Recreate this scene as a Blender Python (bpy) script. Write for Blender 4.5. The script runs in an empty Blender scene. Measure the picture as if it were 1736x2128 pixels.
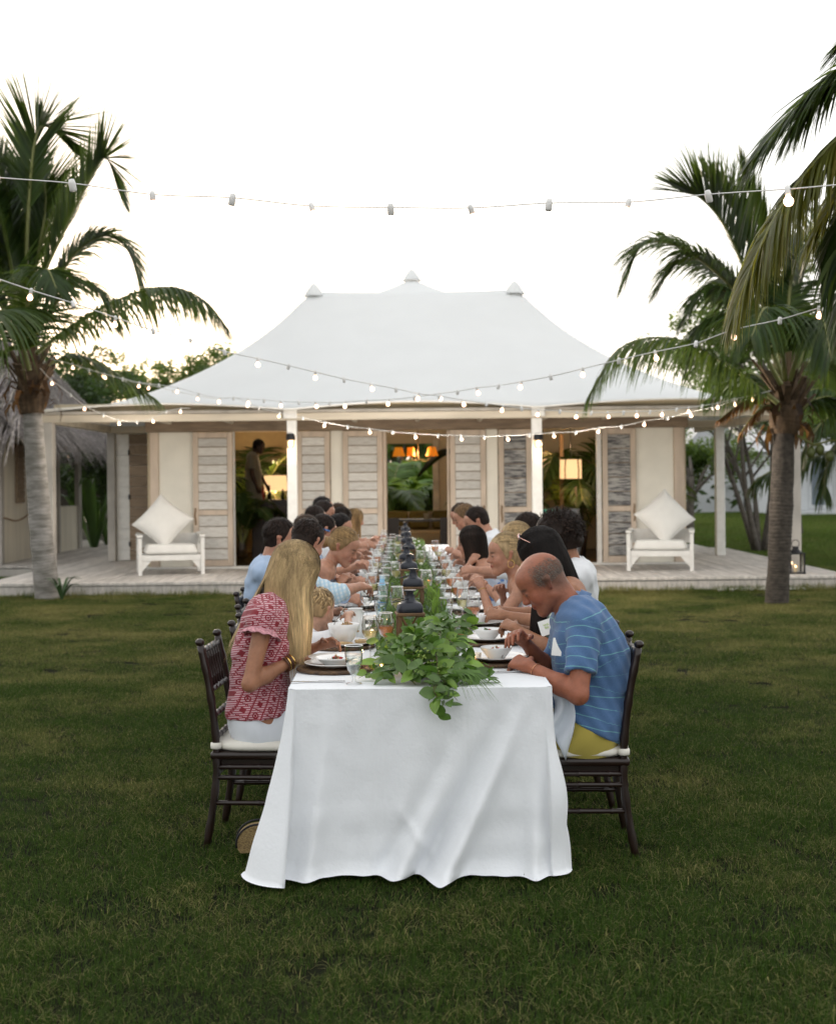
import bpy, math, random
import numpy as np
from mathutils import Vector, Matrix, noise
R = random.Random(7)
S = bpy.context.scene
C = S.collection
PI = math.pi

# ------------------------------------------------------------------ camera
FD, ROLL, EYE, CX, CY = 2800.0, 0.0101, 1.58, 868.0, 1000.0
cam_d = bpy.data.cameras.new('camera'); cam = bpy.data.objects.new('camera', cam_d); C.objects.link(cam)
S.camera = cam
cam_d.sensor_fit = 'VERTICAL'; cam_d.sensor_height = 36.0; cam_d.lens = 36.0*FD/2128
cam_d.shift_y = -64/2128
cam_d.clip_start = 0.1; cam_d.clip_end = 2000
cam.location = (0, 0, EYE)
cam.rotation_euler = (Matrix.Rotation(PI/2, 4, 'X') @ Matrix.Rotation(-ROLL, 4, 'Z')).to_euler()
cam_d.dof.use_dof = True; cam_d.dof.focus_distance = 6.2; cam_d.dof.aperture_fstop = 3.4
# ------------------------------------------------------------------ sky and sun
SUN_EL, SUN_AZ = math.radians(4.0), math.radians(-14)      # low, behind the pavilion, a little to the left
w = bpy.data.worlds.new('World'); S.world = w; w.use_nodes = True
nt = w.node_tree; nt.nodes.clear()
sky = nt.nodes.new('ShaderNodeTexSky'); sky.sky_type = 'NISHITA'; sky.sun_disc = False
sky.sun_elevation = SUN_EL; sky.sun_rotation = SUN_AZ; sky.dust_density = 2.2; sky.air_density = 1.0; sky.ozone_density = 1.2
hs = nt.nodes.new('ShaderNodeHueSaturation'); hs.inputs['Saturation'].default_value = 0.75
bg = nt.nodes.new('ShaderNodeBackground'); bg.inputs['Strength'].default_value = 0.12
ow = nt.nodes.new('ShaderNodeOutputWorld')
nt.links.new(sky.outputs[0], hs.inputs['Color']); veil = nt.nodes.new('ShaderNodeMix'); veil.data_type = 'RGBA'; veil.inputs['Factor'].default_value = .88
veil.inputs['B'].default_value = (2.34, 2.33, 2.30, 1)          # thin even cloud veil over the dusk sky
nt.links.new(hs.outputs[0], veil.inputs['A']); nt.links.new(veil.outputs['Result'], bg.inputs['Color']); nt.links.new(bg.outputs[0], ow.inputs['Surface'])
sd = bpy.data.lights.new('sun', 'SUN'); sd.energy = 0.5; sd.angle = math.radians(10); sd.color = (1.0, .82, .62)
sun = bpy.data.objects.new('sun', sd); C.objects.link(sun)
_dir = Vector((math.sin(SUN_AZ)*math.cos(SUN_EL), math.cos(SUN_AZ)*math.cos(SUN_EL), math.sin(SUN_EL)))
sun.rotation_euler = (-_dir).to_track_quat('-Z', 'Y').to_euler()
S.view_settings.view_transform = 'Standard'; S.view_settings.look = 'None'
S.view_settings.exposure = 2.34; S.view_settings.gamma = 1.0; S.view_settings.use_curve_mapping = False
cy = S.cycles
cy.max_bounces = 8; cy.diffuse_bounces = 3; cy.glossy_bounces = 3; cy.transmission_bounces = 6; cy.transparent_max_bounces = 24
cy.use_adaptive_sampling = True; cy.adaptive_threshold = 0.02; cy.use_denoising = True; cy.sample_clamp_indirect = 6.0
cy.caustics_reflective = False; cy.caustics_refractive = False

def W(x, y, Z):
    """place at depth Z that shows at the given spot of the 1736x2128 view"""
    dx, dy = x-CX, y-CY
    return Vector(((dx-ROLL*dy)/FD*Z, Z, EYE-(dy+ROLL*dx)/FD*Z))
def XW(x, Z, y=1000): return (x-CX-ROLL*(y-CY))/FD*Z
def HW(y, Z, x=868): return EYE-(y-CY+ROLL*(x-CX))/FD*Z

# ------------------------------------------------------------------ materials
MATS = {}
def _n(nt, t, **kw):
    n = nt.nodes.new(t)
    for k, v in kw.items(): setattr(n, k, v)
    return n
def mat(name, col, rough=.6, metal=0, var=0.0, scale=8, bump=0, bscale=60, stretch=(1, 1, 1), col2=None, attr=False, trans=0, spec=.5,
        emit=None, estr=0, sheen=0, coat=0, coord='Object', lo=.35, hi=.65, detail=5, tcol=None, rand=0):
    if name in MATS: return MATS[name]
    m = bpy.data.materials.new(name); m.use_nodes = True; nt = m.node_tree; L = nt.links.new
    b = nt.nodes['Principled BSDF']; out = nt.nodes['Material Output']
    b.inputs['Roughness'].default_value = rough; b.inputs['Metallic'].default_value = metal
    b.inputs['Specular IOR Level'].default_value = spec
    if sheen: b.inputs['Sheen Weight'].default_value = sheen
    if coat: b.inputs['Coat Weight'].default_value = coat; b.inputs['Coat Roughness'].default_value = .1
    if emit: b.inputs['Emission Color'].default_value = (*emit, 1); b.inputs['Emission Strength'].default_value = estr
    tc = _n(nt, 'ShaderNodeTexCoord'); mp = _n(nt, 'ShaderNodeMapping'); mp.inputs['Scale'].default_value = stretch
    if rand:
        oi0 = _n(nt, 'ShaderNodeObjectInfo'); va = _n(nt, 'ShaderNodeVectorMath', operation='MULTIPLY_ADD'); va.inputs[1].default_value = (37, 21, 53)
        L(oi0.outputs['Random'], va.inputs[0]); L(tc.outputs[coord], va.inputs[2]); L(va.outputs[0], mp.inputs[0])
    else: L(tc.outputs[coord], mp.inputs[0])
    src = None
    if attr:
        a = _n(nt, 'ShaderNodeAttribute', attribute_name='Col'); src = a.outputs['Color']
        if not (var or col2):
            mu = _n(nt, 'ShaderNodeMix', data_type='RGBA', blend_type='MULTIPLY'); mu.inputs['Factor'].default_value = 1
            mu.inputs['B'].default_value = (*col, 1); L(src, mu.inputs['A']); src = mu.outputs['Result']
    if var or col2:
        nz = _n(nt, 'ShaderNodeTexNoise'); nz.inputs['Scale'].default_value = scale; nz.inputs['Detail'].default_value = detail
        L(mp.outputs[0], nz.inputs[0])
        cr = _n(nt, 'ShaderNodeMapRange'); cr.inputs[1].default_value = lo; cr.inputs[2].default_value = hi
        L(nz.outputs[0], cr.inputs[0])
        mx = _n(nt, 'ShaderNodeMix', data_type='RGBA')
        c2 = col2 or tuple(c*(1-var) for c in col)
        mx.inputs['A'].default_value = (*col, 1); mx.inputs['B'].default_value = (*c2, 1)
        L(cr.outputs[0], mx.inputs['Factor'])
        if attr:
            mu = _n(nt, 'ShaderNodeMix', data_type='RGBA', blend_type='MULTIPLY'); mu.inputs['Factor'].default_value = 1
            L(src, mu.inputs['A']); L(mx.outputs['Result'], mu.inputs['B']); src = mu.outputs['Result']
        else: src = mx.outputs['Result']
    if rand:
        oi = _n(nt, 'ShaderNodeObjectInfo'); mr = _n(nt, 'ShaderNodeMapRange'); mr.inputs[3].default_value = 1-rand; mr.inputs[4].default_value = 1+rand
        L(oi.outputs['Random'], mr.inputs[0])
        vm = _n(nt, 'ShaderNodeVectorMath', operation='SCALE')
        if src is None:
            vm.inputs[0].default_value = col
        else: L(src, vm.inputs[0])
        L(mr.outputs[0], vm.inputs['Scale']); src = vm.outputs[0]
    if src is None: b.inputs['Base Color'].default_value = (*col, 1)
    else: L(src, b.inputs['Base Color'])
    if bump:
        n2 = _n(nt, 'ShaderNodeTexNoise'); n2.inputs['Scale'].default_value = bscale; n2.inputs['Detail'].default_value = 4
        L(mp.outputs[0], n2.inputs[0])
        bp = _n(nt, 'ShaderNodeBump'); bp.inputs['Strength'].default_value = bump; bp.inputs['Distance'].default_value = .01
        L(n2.outputs[0], bp.inputs['Height']); L(bp.outputs[0], b.inputs['Normal'])
    if trans:
        t = _n(nt, 'ShaderNodeBsdfTranslucent'); ms = _n(nt, 'ShaderNodeMixShader'); ms.inputs[0].default_value = trans
        if tcol: t.inputs[0].default_value = (*tcol, 1)
        elif src is not None: L(src, t.inputs[0])
        else: t.inputs[0].default_value = (*col, 1)
        L(b.outputs[0], ms.inputs[1]); L(t.outputs[0], ms.inputs[2]); L(ms.outputs[0], out.inputs[0])
    MATS[name] = m
    return m
def glassmat(name, tint=(1, 1, 1), ior=1.45, base=.04, refl=1.0, rough=.02, milk=0, mcol=None):
    """thin-walled glass or a drink seen through it: see-through tint plus fresnel reflection"""
    if name in MATS: return MATS[name]
    m = bpy.data.materials.new(name); m.use_nodes = True; nt = m.node_tree; nt.nodes.clear(); L = nt.links.new
    out = _n(nt, 'ShaderNodeOutputMaterial'); tr = _n(nt, 'ShaderNodeBsdfTransparent'); gl = _n(nt, 'ShaderNodeBsdfGlossy')
    tr.inputs[0].default_value = (*tint, 1); gl.inputs['Roughness'].default_value = rough
    lf = _n(nt, 'ShaderNodeLayerWeight'); lf.inputs[0].default_value = .5; lw = _n(nt, 'ShaderNodeMath', operation='POWER'); lw.inputs[1].default_value = 2.1; L(lf.outputs['Facing'], lw.inputs[0])
    ad = _n(nt, 'ShaderNodeMath', operation='MULTIPLY_ADD'); ad.inputs[1].default_value = refl*.95; ad.inputs[2].default_value = base; ad.use_clamp = True
    L(lw.outputs[0], ad.inputs[0])
    ms = _n(nt, 'ShaderNodeMixShader'); L(ad.outputs[0], ms.inputs[0]); L(tr.outputs[0], ms.inputs[1]); L(gl.outputs[0], ms.inputs[2])
    if milk:      # a drink scatters some of the sky light that enters it
        tl = _n(nt, 'ShaderNodeBsdfTranslucent'); df = _n(nt, 'ShaderNodeBsdfDiffuse'); a1 = _n(nt, 'ShaderNodeMixShader'); a2 = _n(nt, 'ShaderNodeMixShader')
        tl.inputs[0].default_value = (*mcol, 1); df.inputs[0].default_value = (*mcol, 1); L(tl.outputs[0], a1.inputs[1]); L(df.outputs[0], a1.inputs[2])
        a2.inputs[0].default_value = milk; L(tr.outputs[0], a2.inputs[1]); L(a1.outputs[0], a2.inputs[2]); L(a2.outputs[0], ms.inputs[1])
    L(ms.outputs[0], out.inputs[0])
    MATS[name] = m
    return m

# ------------------------------------------------------------------ mesh builder
class MB:
    def __init__(s): s.v = []; s.f = []; s.c = []; s.col = None
    def add(s, vs, fs):
        o = len(s.v); s.v += [tuple(p) for p in vs]; s.f += [tuple(i+o for i in f) for f in fs]
        s.c += [s.col or (1, 1, 1)]*len(vs)
        return s
    def box(s, c, d, M=None, taper=0):
        x, y, z = d[0]/2, d[1]/2, d[2]/2; t = 1-taper
        vs = [Vector(p) for p in ((-x,-y,-z),(x,-y,-z),(x,y,-z),(-x,y,-z),(-x*t,-y*t,z),(x*t,-y*t,z),(x*t,y*t,z),(-x*t,y*t,z))]
        if M is not None: vs = [M @ p for p in vs]
        return s.add([p+Vector(c) for p in vs], [(0,3,2,1),(4,5,6,7),(0,1,5,4),(1,2,6,5),(2,3,7,6),(3,0,4,7)])
    def beam(s, a, b, wd, th, up=(0, 0, 1)):
        a, b = Vector(a), Vector(b); d = (b-a); l = d.length; d.normalize(); u = Vector(up)
        sdv = d.cross(u)
        if sdv.length < 1e-4: sdv = d.cross(Vector((1, 0, 0)))
        sdv.normalize(); u = sdv.cross(d)
        M = Matrix((sdv, d, u)).transposed()
        return s.box((a+b)/2, (wd, l, th), M)
    def tube(s, pts, r, n=8, cap=True):
        pts = [Vector(p) for p in pts]; k = len(pts)
        rs = list(r) if hasattr(r, '__len__') else [r]*k
        t0 = (pts[1]-pts[0]).normalized()
        u = t0.cross(Vector((0, 0, 1)));
        if u.length < .05: u = t0.cross(Vector((1, 0, 0)))
        u.normalize(); vs = []; fs = []
        for i, p in enumerate(pts):
            t = (pts[min(i+1, k-1)]-pts[max(i-1, 0)])
            if t.length > 1e-9: t.normalize()
            else: t = t0
            u = (u-t*u.dot(t)); u.normalize(); v = t.cross(u)
            for j in range(n):
                a = 2*PI*j/n; vs.append(p+(u*math.cos(a)+v*math.sin(a))*rs[i])
        for i in range(k-1):
            for j in range(n):
                a, b = i*n+j, i*n+(j+1) % n; fs.append((a, b, b+n, a+n))
        if cap: fs.append(tuple(reversed(range(n)))); fs.append(tuple(range((k-1)*n, k*n)))
        return s.add(vs, fs)
    def lathe(s, prof, c=(0, 0, 0), n=20, M=None, cap=False):
        vs = []; fs = []; k = len(prof); c = Vector(c)
        for r, z in prof:
            for j in range(n):
                a = 2*PI*j/n; p = Vector((r*math.cos(a), r*math.sin(a), z))
                if M is not None: p = M @ p
                vs.append(p+c)
        for i in range(k-1):
            for j in range(n):
                a, b = i*n+j, i*n+(j+1) % n; fs.append((a, b, b+n, a+n))
        if cap: fs.append(tuple(reversed(range(n)))); fs.append(tuple(range((k-1)*n, k*n)))
        return s.add(vs, fs)
    def ball(s, c, r, n=10, m=6, M=None):
        if not hasattr(r, '__len__'): r = (r, r, r)
        pr = [(math.sin(PI*i/m), -math.cos(PI*i/m)) for i in range(m+1)]
        K = Matrix.Diagonal(Vector(r))
        K = (M @ K) if M is not None else K
        return s.lathe([(max(a, 1e-4), b) for a, b in pr], c, n, K)
    def grid(s, P):
        h, wd = len(P), len(P[0]); vs = [p for row in P for p in row]
        return s.add(vs, [(i*wd+j, i*wd+j+1, (i+1)*wd+j+1, (i+1)*wd+j) for i in range(h-1) for j in range(wd-1)])
    def strip(s, pts, wid, side):
        """flat ribbon along pts"""
        vs = []; k = len(pts)
        for i, p in enumerate(pts):
            q = Vector(side[i] if isinstance(side, list) else side)*(wid[i] if hasattr(wid, '__len__') else wid)/2
            vs += [Vector(p)-q, Vector(p)+q]
        return s.add(vs, [(2*i, 2*i+1, 2*i+3, 2*i+2) for i in range(k-1)])
    def mesh(s, name, m, smooth=False, attr=False):
        me = bpy.data.meshes.new(name); me.from_pydata(s.v, [], s.f); me.materials.append(m)
        if smooth: me.polygons.foreach_set('use_smooth', [True]*len(me.polygons))
        if attr or s.col is not None:
            ca = me.color_attributes.new('Col', 'FLOAT_COLOR', 'POINT')
            a = np.ones((len(s.v), 4), np.float32); a[:, :3] = s.c; ca.data.foreach_set('color', a.ravel())
        me.update(); return me
    def build(s, name, m, parent=None, smooth=False, **k):
        return ob(name, s.mesh(name, m, smooth), parent, **k)
def ob(name, me, parent=None, loc=None, rot=None, scale=None, **props):
    o = bpy.data.objects.new(name, me); C.objects.link(o)
    if parent is not None: o.parent = parent
    if loc is not None: o.location = loc
    if rot is not None: o.rotation_euler = rot
    if scale is not None: o.scale = scale if hasattr(scale, '__len__') else (scale,)*3
    for k, v in props.items(): o[k] = v
    return o
def thing(name, label, cat, group=None, loc=(0, 0, 0), rotz=0, scale=None):
    o = ob(name, None, None, loc, (0, 0, rotz), scale, label=label, category=cat)
    o.empty_display_size = .1
    if group: o['group'] = group
    return o
def copy_tree(o, loc=None, rotz=None, label=None, scale=None, parent=None):
    c = o.copy(); C.objects.link(c)
    if parent is not None: c.parent = parent; 
    if loc is not None: c.location = loc
    if rotz is not None: c.rotation_euler = (0, 0, rotz)
    if scale is not None: c.scale = scale if hasattr(scale, '__len__') else (scale,)*3
    if label: c['label'] = label
    for ch in list(o.children): copy_tree(ch, parent=c)
    return c
def roundbox(c, d, r, M=None, seg=2):
    """box with bevelled edges as (verts, faces)"""
    import bmesh
    bm = bmesh.new(); bmesh.ops.create_cube(bm, size=1)
    for v in bm.verts: v.co = Vector((v.co.x*d[0], v.co.y*d[1], v.co.z*d[2]))
    bmesh.ops.bevel(bm, geom=bm.edges[:], offset=r, segments=seg, affect='EDGES', profile=.5)
    bm.verts.index_update()
    vs = [(M @ v.co if M is not None else v.co)+Vector(c) for v in bm.verts]; fs = [[v.index for v in f.verts] for f in bm.faces]
    bm.free(); return vs, fs
def nz(*p): return noise.noise(Vector(p))
# ================================================================== ground and lawn
def lawn_mat():
    m = bpy.data.materials.new('lawn_soil'); m.use_nodes = True; nt = m.node_tree; L = nt.links.new; b = nt.nodes['Principled BSDF']
    g = _n(nt, 'ShaderNodeNewGeometry'); n1 = _n(nt, 'ShaderNodeTexNoise'); n1.inputs['Scale'].default_value = .9; n1.inputs['Detail'].default_value = 4
    n2 = _n(nt, 'ShaderNodeTexNoise'); n2.inputs['Scale'].default_value = 40; n2.inputs['Detail'].default_value = 5
    L(g.outputs['Position'], n1.inputs[0]); L(g.outputs['Position'], n2.inputs[0])
    r = _n(nt, 'ShaderNodeValToRGB'); r.color_ramp.elements[0].color = (.004, .006, .002, 1); r.color_ramp.elements[1].color = (.016, .017, .006, 1)
    r.color_ramp.elements[0].position = .35; r.color_ramp.elements[1].position = .7
    ad = _n(nt, 'ShaderNodeMath', operation='MULTIPLY_ADD'); ad.inputs[1].default_value = .5; L(n2.outputs[0], ad.inputs[0])
    h = _n(nt, 'ShaderNodeMath', operation='MULTIPLY'); h.inputs[1].default_value = .5; L(n1.outputs[0], h.inputs[0]); L(h.outputs[0], ad.inputs[2])
    L(ad.outputs[0], r.inputs[0]); L(r.outputs[0], b.inputs['Base Color']); b.inputs['Roughness'].default_value = 1; b.inputs['Specular IOR Level'].default_value = .1
    return m
def gh(x, y): return .02*nz(x*.35, y*.35, 0)+.008*nz(x*1.3, y*1.3, 3)
P = [[(x, y, gh(x, y)-.012) for x in np.linspace(-14, 30, 90)] for y in np.linspace(.5, 30, 60)]
gm = lawn_mat()
MB().grid(P).build('lawn', gm, smooth=True, kind='structure')
g2 = MB()
g2.add([(-600, -60, -.05), (600, -60, -.05), (600, 900, -.05), (-600, 900, -.05)], [(0, 1, 2, 3)])
g2.build('ground', gm, kind='structure')

def grass_mat(nm, gcol, dcol):
    m = bpy.data.materials.new(nm); m.use_nodes = True; nt = m.node_tree; L = nt.links.new
    b = nt.nodes['Principled BSDF']; out = nt.nodes['Material Output']
    a = _n(nt, 'ShaderNodeAttribute', attribute_name='Col'); g = _n(nt, 'ShaderNodeNewGeometry')
    n1 = _n(nt, 'ShaderNodeTexNoise'); n1.inputs['Scale'].default_value = .8; n1.inputs['Detail'].default_value = 6; n1.inputs['Roughness'].default_value = .65
    L(g.outputs['Position'], n1.inputs[0])
    mr = _n(nt, 'ShaderNodeMapRange'); mr.inputs[1].default_value = .36; mr.inputs[2].default_value = .72
    # paler towards the deck, darker near the camera: light falloff put into the colour
    sp_ = _n(nt, 'ShaderNodeSeparateXYZ'); L(g.outputs['Position'], sp_.inputs[0]); falloff_ = _n(nt, 'ShaderNodeMath', operation='MULTIPLY_ADD'); falloff_.inputs[1].default_value = .017; falloff_.inputs[2].default_value = -.17
    L(sp_.outputs[1], falloff_.inputs[0]); mn_ = _n(nt, 'ShaderNodeMath', operation='MINIMUM'); mn_.inputs[1].default_value = .07; L(falloff_.outputs[0], mn_.inputs[0]); sm_ = _n(nt, 'ShaderNodeMath', operation='ADD'); L(n1.outputs[0], sm_.inputs[0]); L(mn_.outputs[0], sm_.inputs[1])
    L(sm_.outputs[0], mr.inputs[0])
    sx = _n(nt, 'ShaderNodeSeparateColor'); L(a.outputs['Color'], sx.inputs[0])
    # red channel = dryness of the blade, green = brightness
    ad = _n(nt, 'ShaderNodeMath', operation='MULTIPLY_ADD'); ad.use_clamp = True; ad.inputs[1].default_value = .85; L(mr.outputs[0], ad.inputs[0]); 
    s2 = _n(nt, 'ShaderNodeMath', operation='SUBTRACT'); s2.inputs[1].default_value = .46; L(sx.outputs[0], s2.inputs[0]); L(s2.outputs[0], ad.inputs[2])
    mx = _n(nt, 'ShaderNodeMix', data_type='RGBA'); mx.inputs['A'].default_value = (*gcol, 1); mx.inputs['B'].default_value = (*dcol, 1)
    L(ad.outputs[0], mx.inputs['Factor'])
    sc = _n(nt, 'ShaderNodeVectorMath', operation='SCALE'); L(mx.outputs['Result'], sc.inputs[0]); L(sx.outputs[1], sc.inputs['Scale'])
    L(sc.outputs[0], b.inputs['Base Color']); b.inputs['Roughness'].default_value = .7; b.inputs['Specular IOR Level'].default_value = .25
    t = _n(nt, 'ShaderNodeBsdfTranslucent'); L(sc.outputs[0], t.inputs[0]); ms = _n(nt, 'ShaderNodeMixShader'); ms.inputs[0].default_value = .45
    L(b.outputs[0], ms.inputs[1]); L(t.outputs[0], ms.inputs[2]); L(ms.outputs[0], out.inputs[0])
    return m
GM = grass_mat('grass_blades', (.046, .090, .011), (.37, .32, .12)); GF = grass_mat('sunny_grass_blades', (.085, .150, .022), (.16, .17, .05))  # second material is the lit copy: open backlight put into its colour
def patch(seed, n, size, hmin, hmax, wmin, wmax, gm_=None):
    rg = np.random.RandomState(seed); m = MB(); m.col = (0, 1, 0)
    for i in range(n):
        x, y = (rg.rand(2)-.5)*size; a = rg.rand()*6.28; le = hmin+(hmax-hmin)*rg.rand()
        lean = .15+rg.rand()*.9; w_ = wmin+(wmax-wmin)*rg.rand(); dr = rg.rand()
        flat = dr > .80
        if flat: lean = 1.6+rg.rand(); le *= 1.3
        dx, dy = math.cos(a), math.sin(a); sx, sy = -dy*w_/2, dx*w_/2
        z0 = rg.rand()*.006
        p1 = (x+dx*le*.22*lean, y+dy*le*.22*lean, z0+le*.62/(1+.35*lean)); p2 = (x+dx*le*.62*lean, y+dy*le*.62*lean, z0+le*(.95-.3*lean) if not flat else z0+le*.18+.012)
        m.col = ((.35+.75*rg.rand()) if flat else rg.rand()*.42, .55+.8*rg.rand(), 0)
        m.add([(x-sx, y-sy, z0), (x+sx, y+sy, z0), (p1[0]+sx*.8, p1[1]+sy*.8, p1[2]), (p1[0]-sx*.8, p1[1]-sy*.8, p1[2]), p2], [(0, 1, 2, 3), (3, 2, 4)])
    return m.mesh('grass_patch', gm_ or GM)
def scatter(name, sources, pts, rots, idx, scl=None):
    """one object that instances patches of blades on its points"""
    me = bpy.data.meshes.new(name); me.from_pydata([tuple(p) for p in pts], [], [])
    a = me.attributes.new('rot', 'FLOAT', 'POINT'); a.data.foreach_set('value', np.array(rots, np.float32))
    a = me.attributes.new('pick', 'INT', 'POINT'); a.data.foreach_set('value', np.array(idx, np.int32))
    a = me.attributes.new('scl', 'FLOAT', 'POINT'); a.data.foreach_set('value', np.array(scl if scl is not None else [1]*len(pts), np.float32))
    o = ob(name, me, kind='stuff')
    ng = bpy.data.node_groups.new(name, 'GeometryNodeTree')
    ng.interface.new_socket('Geometry', in_out='INPUT', socket_type='NodeSocketGeometry'); ng.interface.new_socket('Geometry', in_out='OUTPUT', socket_type='NodeSocketGeometry')
    gi = ng.nodes.new('NodeGroupInput'); go = ng.nodes.new('NodeGroupOutput'); L = ng.links.new
    jn = ng.nodes.new('GeometryNodeJoinGeometry')
    m2p = ng.nodes.new('GeometryNodeMeshToPoints'); L(gi.outputs[0], m2p.inputs[0])
    ra = ng.nodes.new('GeometryNodeInputNamedAttribute'); ra.data_type = 'FLOAT'; ra.inputs[0].default_value = 'rot'
    sa = ng.nodes.new('GeometryNodeInputNamedAttribute'); sa.data_type = 'FLOAT'; sa.inputs[0].default_value = 'scl'
    pa = ng.nodes.new('GeometryNodeInputNamedAttribute'); pa.data_type = 'INT'; pa.inputs[0].default_value = 'pick'
    cx = ng.nodes.new('ShaderNodeCombineXYZ'); L(ra.outputs[0], cx.inputs[2])
    for k, src in enumerate(sources):
        so = bpy.data.objects.new('grass_source', src)
        oi = ng.nodes.new('GeometryNodeObjectInfo'); oi.inputs['Object'].default_value = so
        cp = ng.nodes.new('FunctionNodeCompare'); cp.data_type = 'INT'; cp.operation = 'EQUAL'
        L(pa.outputs[0], cp.inputs[2]); cp.inputs[3].default_value = k
        ip = ng.nodes.new('GeometryNodeInstanceOnPoints')
        L(m2p.outputs[0], ip.inputs['Points']); L(cp.outputs[0], ip.inputs['Selection']); L(oi.outputs['Geometry'], ip.inputs['Instance'])
        L(cx.outputs[0], ip.inputs['Rotation']); L(sa.outputs[0], ip.inputs['Scale'])
        L(ip.outputs[0], jn.inputs[0])
    L(jn.outputs[0], go.inputs[0])
    md = o.modifiers.new('scatter', 'NODES'); md.node_group = ng
    return o
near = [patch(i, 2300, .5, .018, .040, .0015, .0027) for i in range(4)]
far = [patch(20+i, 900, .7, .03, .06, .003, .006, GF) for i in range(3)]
pts, ro, ix, sc_ = [], [], [], []
rr = random.Random(3)
y = 3.3
while y < 19.2:
    half = y*.345+.8; st = .36 if y < 11 else .44
    x = -half
    while x < half:
        px, py = x+rr.uniform(-.08, .08), y+rr.uniform(-.08, .08)
        pts.append((px, py, gh(px, py)-.008)); ro.append(rr.random()*6.28)
        ix.append(rr.randrange(4)); sc_.append((.85+.35*rr.random())*(1+.35*nz(px*.7, py*.7, 9)))
        x += st
    y += st
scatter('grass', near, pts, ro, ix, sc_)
pts, ro, ix, sc_ = [], [], [], []
y = 19.4
while y < 62:
    x = 5.9 if y < 32 else 4
    st = .5*(1 if y < 30 else 1.7)
    while x < y*.36+1.5:
        pts.append((x+rr.uniform(-.1, .1), y+rr.uniform(-.1, .1), -.01 if y < 29.5 else -.045)); ro.append(rr.random()*6.28); ix.append(rr.randrange(3)); sc_.append((.9+.3*rr.random())*st/.5)
        x += st
    y += st
y = 19.3
while y < 34:
    x = -20.0
    while x < (-6.25 if y < 23.2 else -10.6):
        pts.append((x, y, -.01)); ro.append(rr.random()*6.28); ix.append(rr.randrange(3)); sc_.append(1); x += .5
    y += .5
y = 2.6
while y < 19.2:
    x = -15+rr.uniform(-.1, .1)
    while x < 15:
        if abs(x) > y*.345+.8: pts.append((x, y, gh(max(-14, x), y)-.01)); ro.append(rr.random()*6.28); ix.append(3+rr.randrange(4)); sc_.append(1.1)
        x += .46
    y += .46
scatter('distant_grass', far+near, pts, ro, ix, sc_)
# longer unmown grass against the deck
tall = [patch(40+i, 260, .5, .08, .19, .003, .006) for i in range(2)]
pts, ro, ix, sc_ = [], [], [], []
for i in range(60):
    x = -7+i*.23; pts.append((x+rr.uniform(-.05, .05), 18.8+rr.uniform(-.06, .05), -.01)); ro.append(rr.random()*6.28); ix.append(rr.randrange(2)); sc_.append(.45+.55*rr.random()*(1 if abs(x-1.5) > 1 else 1))
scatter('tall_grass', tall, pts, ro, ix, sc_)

# ================================================================== deck
WOOD_DECK = mat('weathered_deck_wood', (.60, .56, .52), .8, var=.35, scale=3, stretch=(6, .5, 1), bump=.25, bscale=40, rand=.14)
WOOD_GREY = mat('grey_washed_wood', (.50, .47, .43), .75, var=.3, scale=4, stretch=(1, 1, .4), bump=.2, bscale=30)
WOOD_WARM = mat('pale_pickled_wood', (.70, .58, .47), .7, var=.25, scale=5, stretch=(1, 1, .3), bump=.15, bscale=30)
WOOD_BEAM = mat('limed_beam_wood', (.68, .61, .50), .75, var=.25, scale=3, stretch=(.3, 1, 2), bump=.2, bscale=30)
WOOD_BROWN = mat('brown_shutter_wood', (.32, .24, .17), .8, var=.3, scale=6, stretch=(.5, 1, 3), bump=.25, bscale=40, rand=.12)
PLANK_WHITE = mat('whitewashed_shutter_board', (.72, .71, .68), .8, scale=10, stretch=(.9, 1, 9), col2=(.50, .47, .43), lo=.40, hi=.75, bump=.4, bscale=40, rand=.13, detail=8)
PLANK_DARK = mat('peeling_grey_shutter_board', (.48, .47, .45), .8, scale=7, stretch=(.8, 1, 7), col2=(.10, .10, .11), lo=.42, hi=.60, bump=.5, bscale=50, rand=.12, detail=8)
PLASTER = mat('white_plaster', (.88, .85, .76), .9, var=.07, scale=3, bump=.1, bscale=80)
WHITEP = mat('white_painted_wood', (.80, .79, .76), .6, var=.1, scale=10, bump=.1)
CREAM = mat('cream_interior_wall', (.62, .52, .36), .9, var=.06)
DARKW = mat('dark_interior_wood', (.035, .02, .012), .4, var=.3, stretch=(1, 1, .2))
DK0, DK1, DH = -6.2, 6.12, .19
deck = ob('deck', None, kind='structure')
fr = MB()
fr.box(((DK0+DK1)/2, 24.5, DH/2-.03), (DK1-DK0-.1, 10.8, DH-.06)); fr.build('deck_base', WOOD_GREY, deck)
fr = MB(); fr.box(((DK0+DK1)/2, 19.02, .078), (DK1-DK0-.04, .035, .135)); fr.build('fascia_board', WOOD_DECK, deck)
fr = MB(); fr.box(((DK0+DK1)/2, 19.03, .172), (DK1-DK0, .10, .035)); fr.build('edge_board', WOOD_DECK, deck)
npl = 86; pw = (DK1-DK0)/npl
pm = MB().box((0, 0, 0), (pw-.012, 8.0, .03)).mesh('plank', WOOD_DECK)
for i in range(npl):
    ob('plank', pm, deck, (DK0+pw*(i+.5), 23.085, DH-.015+R.uniform(-.002, .002)), (0, R.uniform(-.006, .006), 0))
wk = ob('walkway', None, kind='structure')
MB().box((-7.75, 28.5, .07), (2.95, 10.6, .13)).build('walkway_base', WOOD_GREY, wk)
pm2 = MB().box((0, 0, 0), (.128, 10.8, .03)).mesh('plank', WOOD_DECK)
for i in range(21): ob('plank', pm2, wk, (-9.15+.14*i, 28.6, .165+R.uniform(-.002, .002)))

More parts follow.
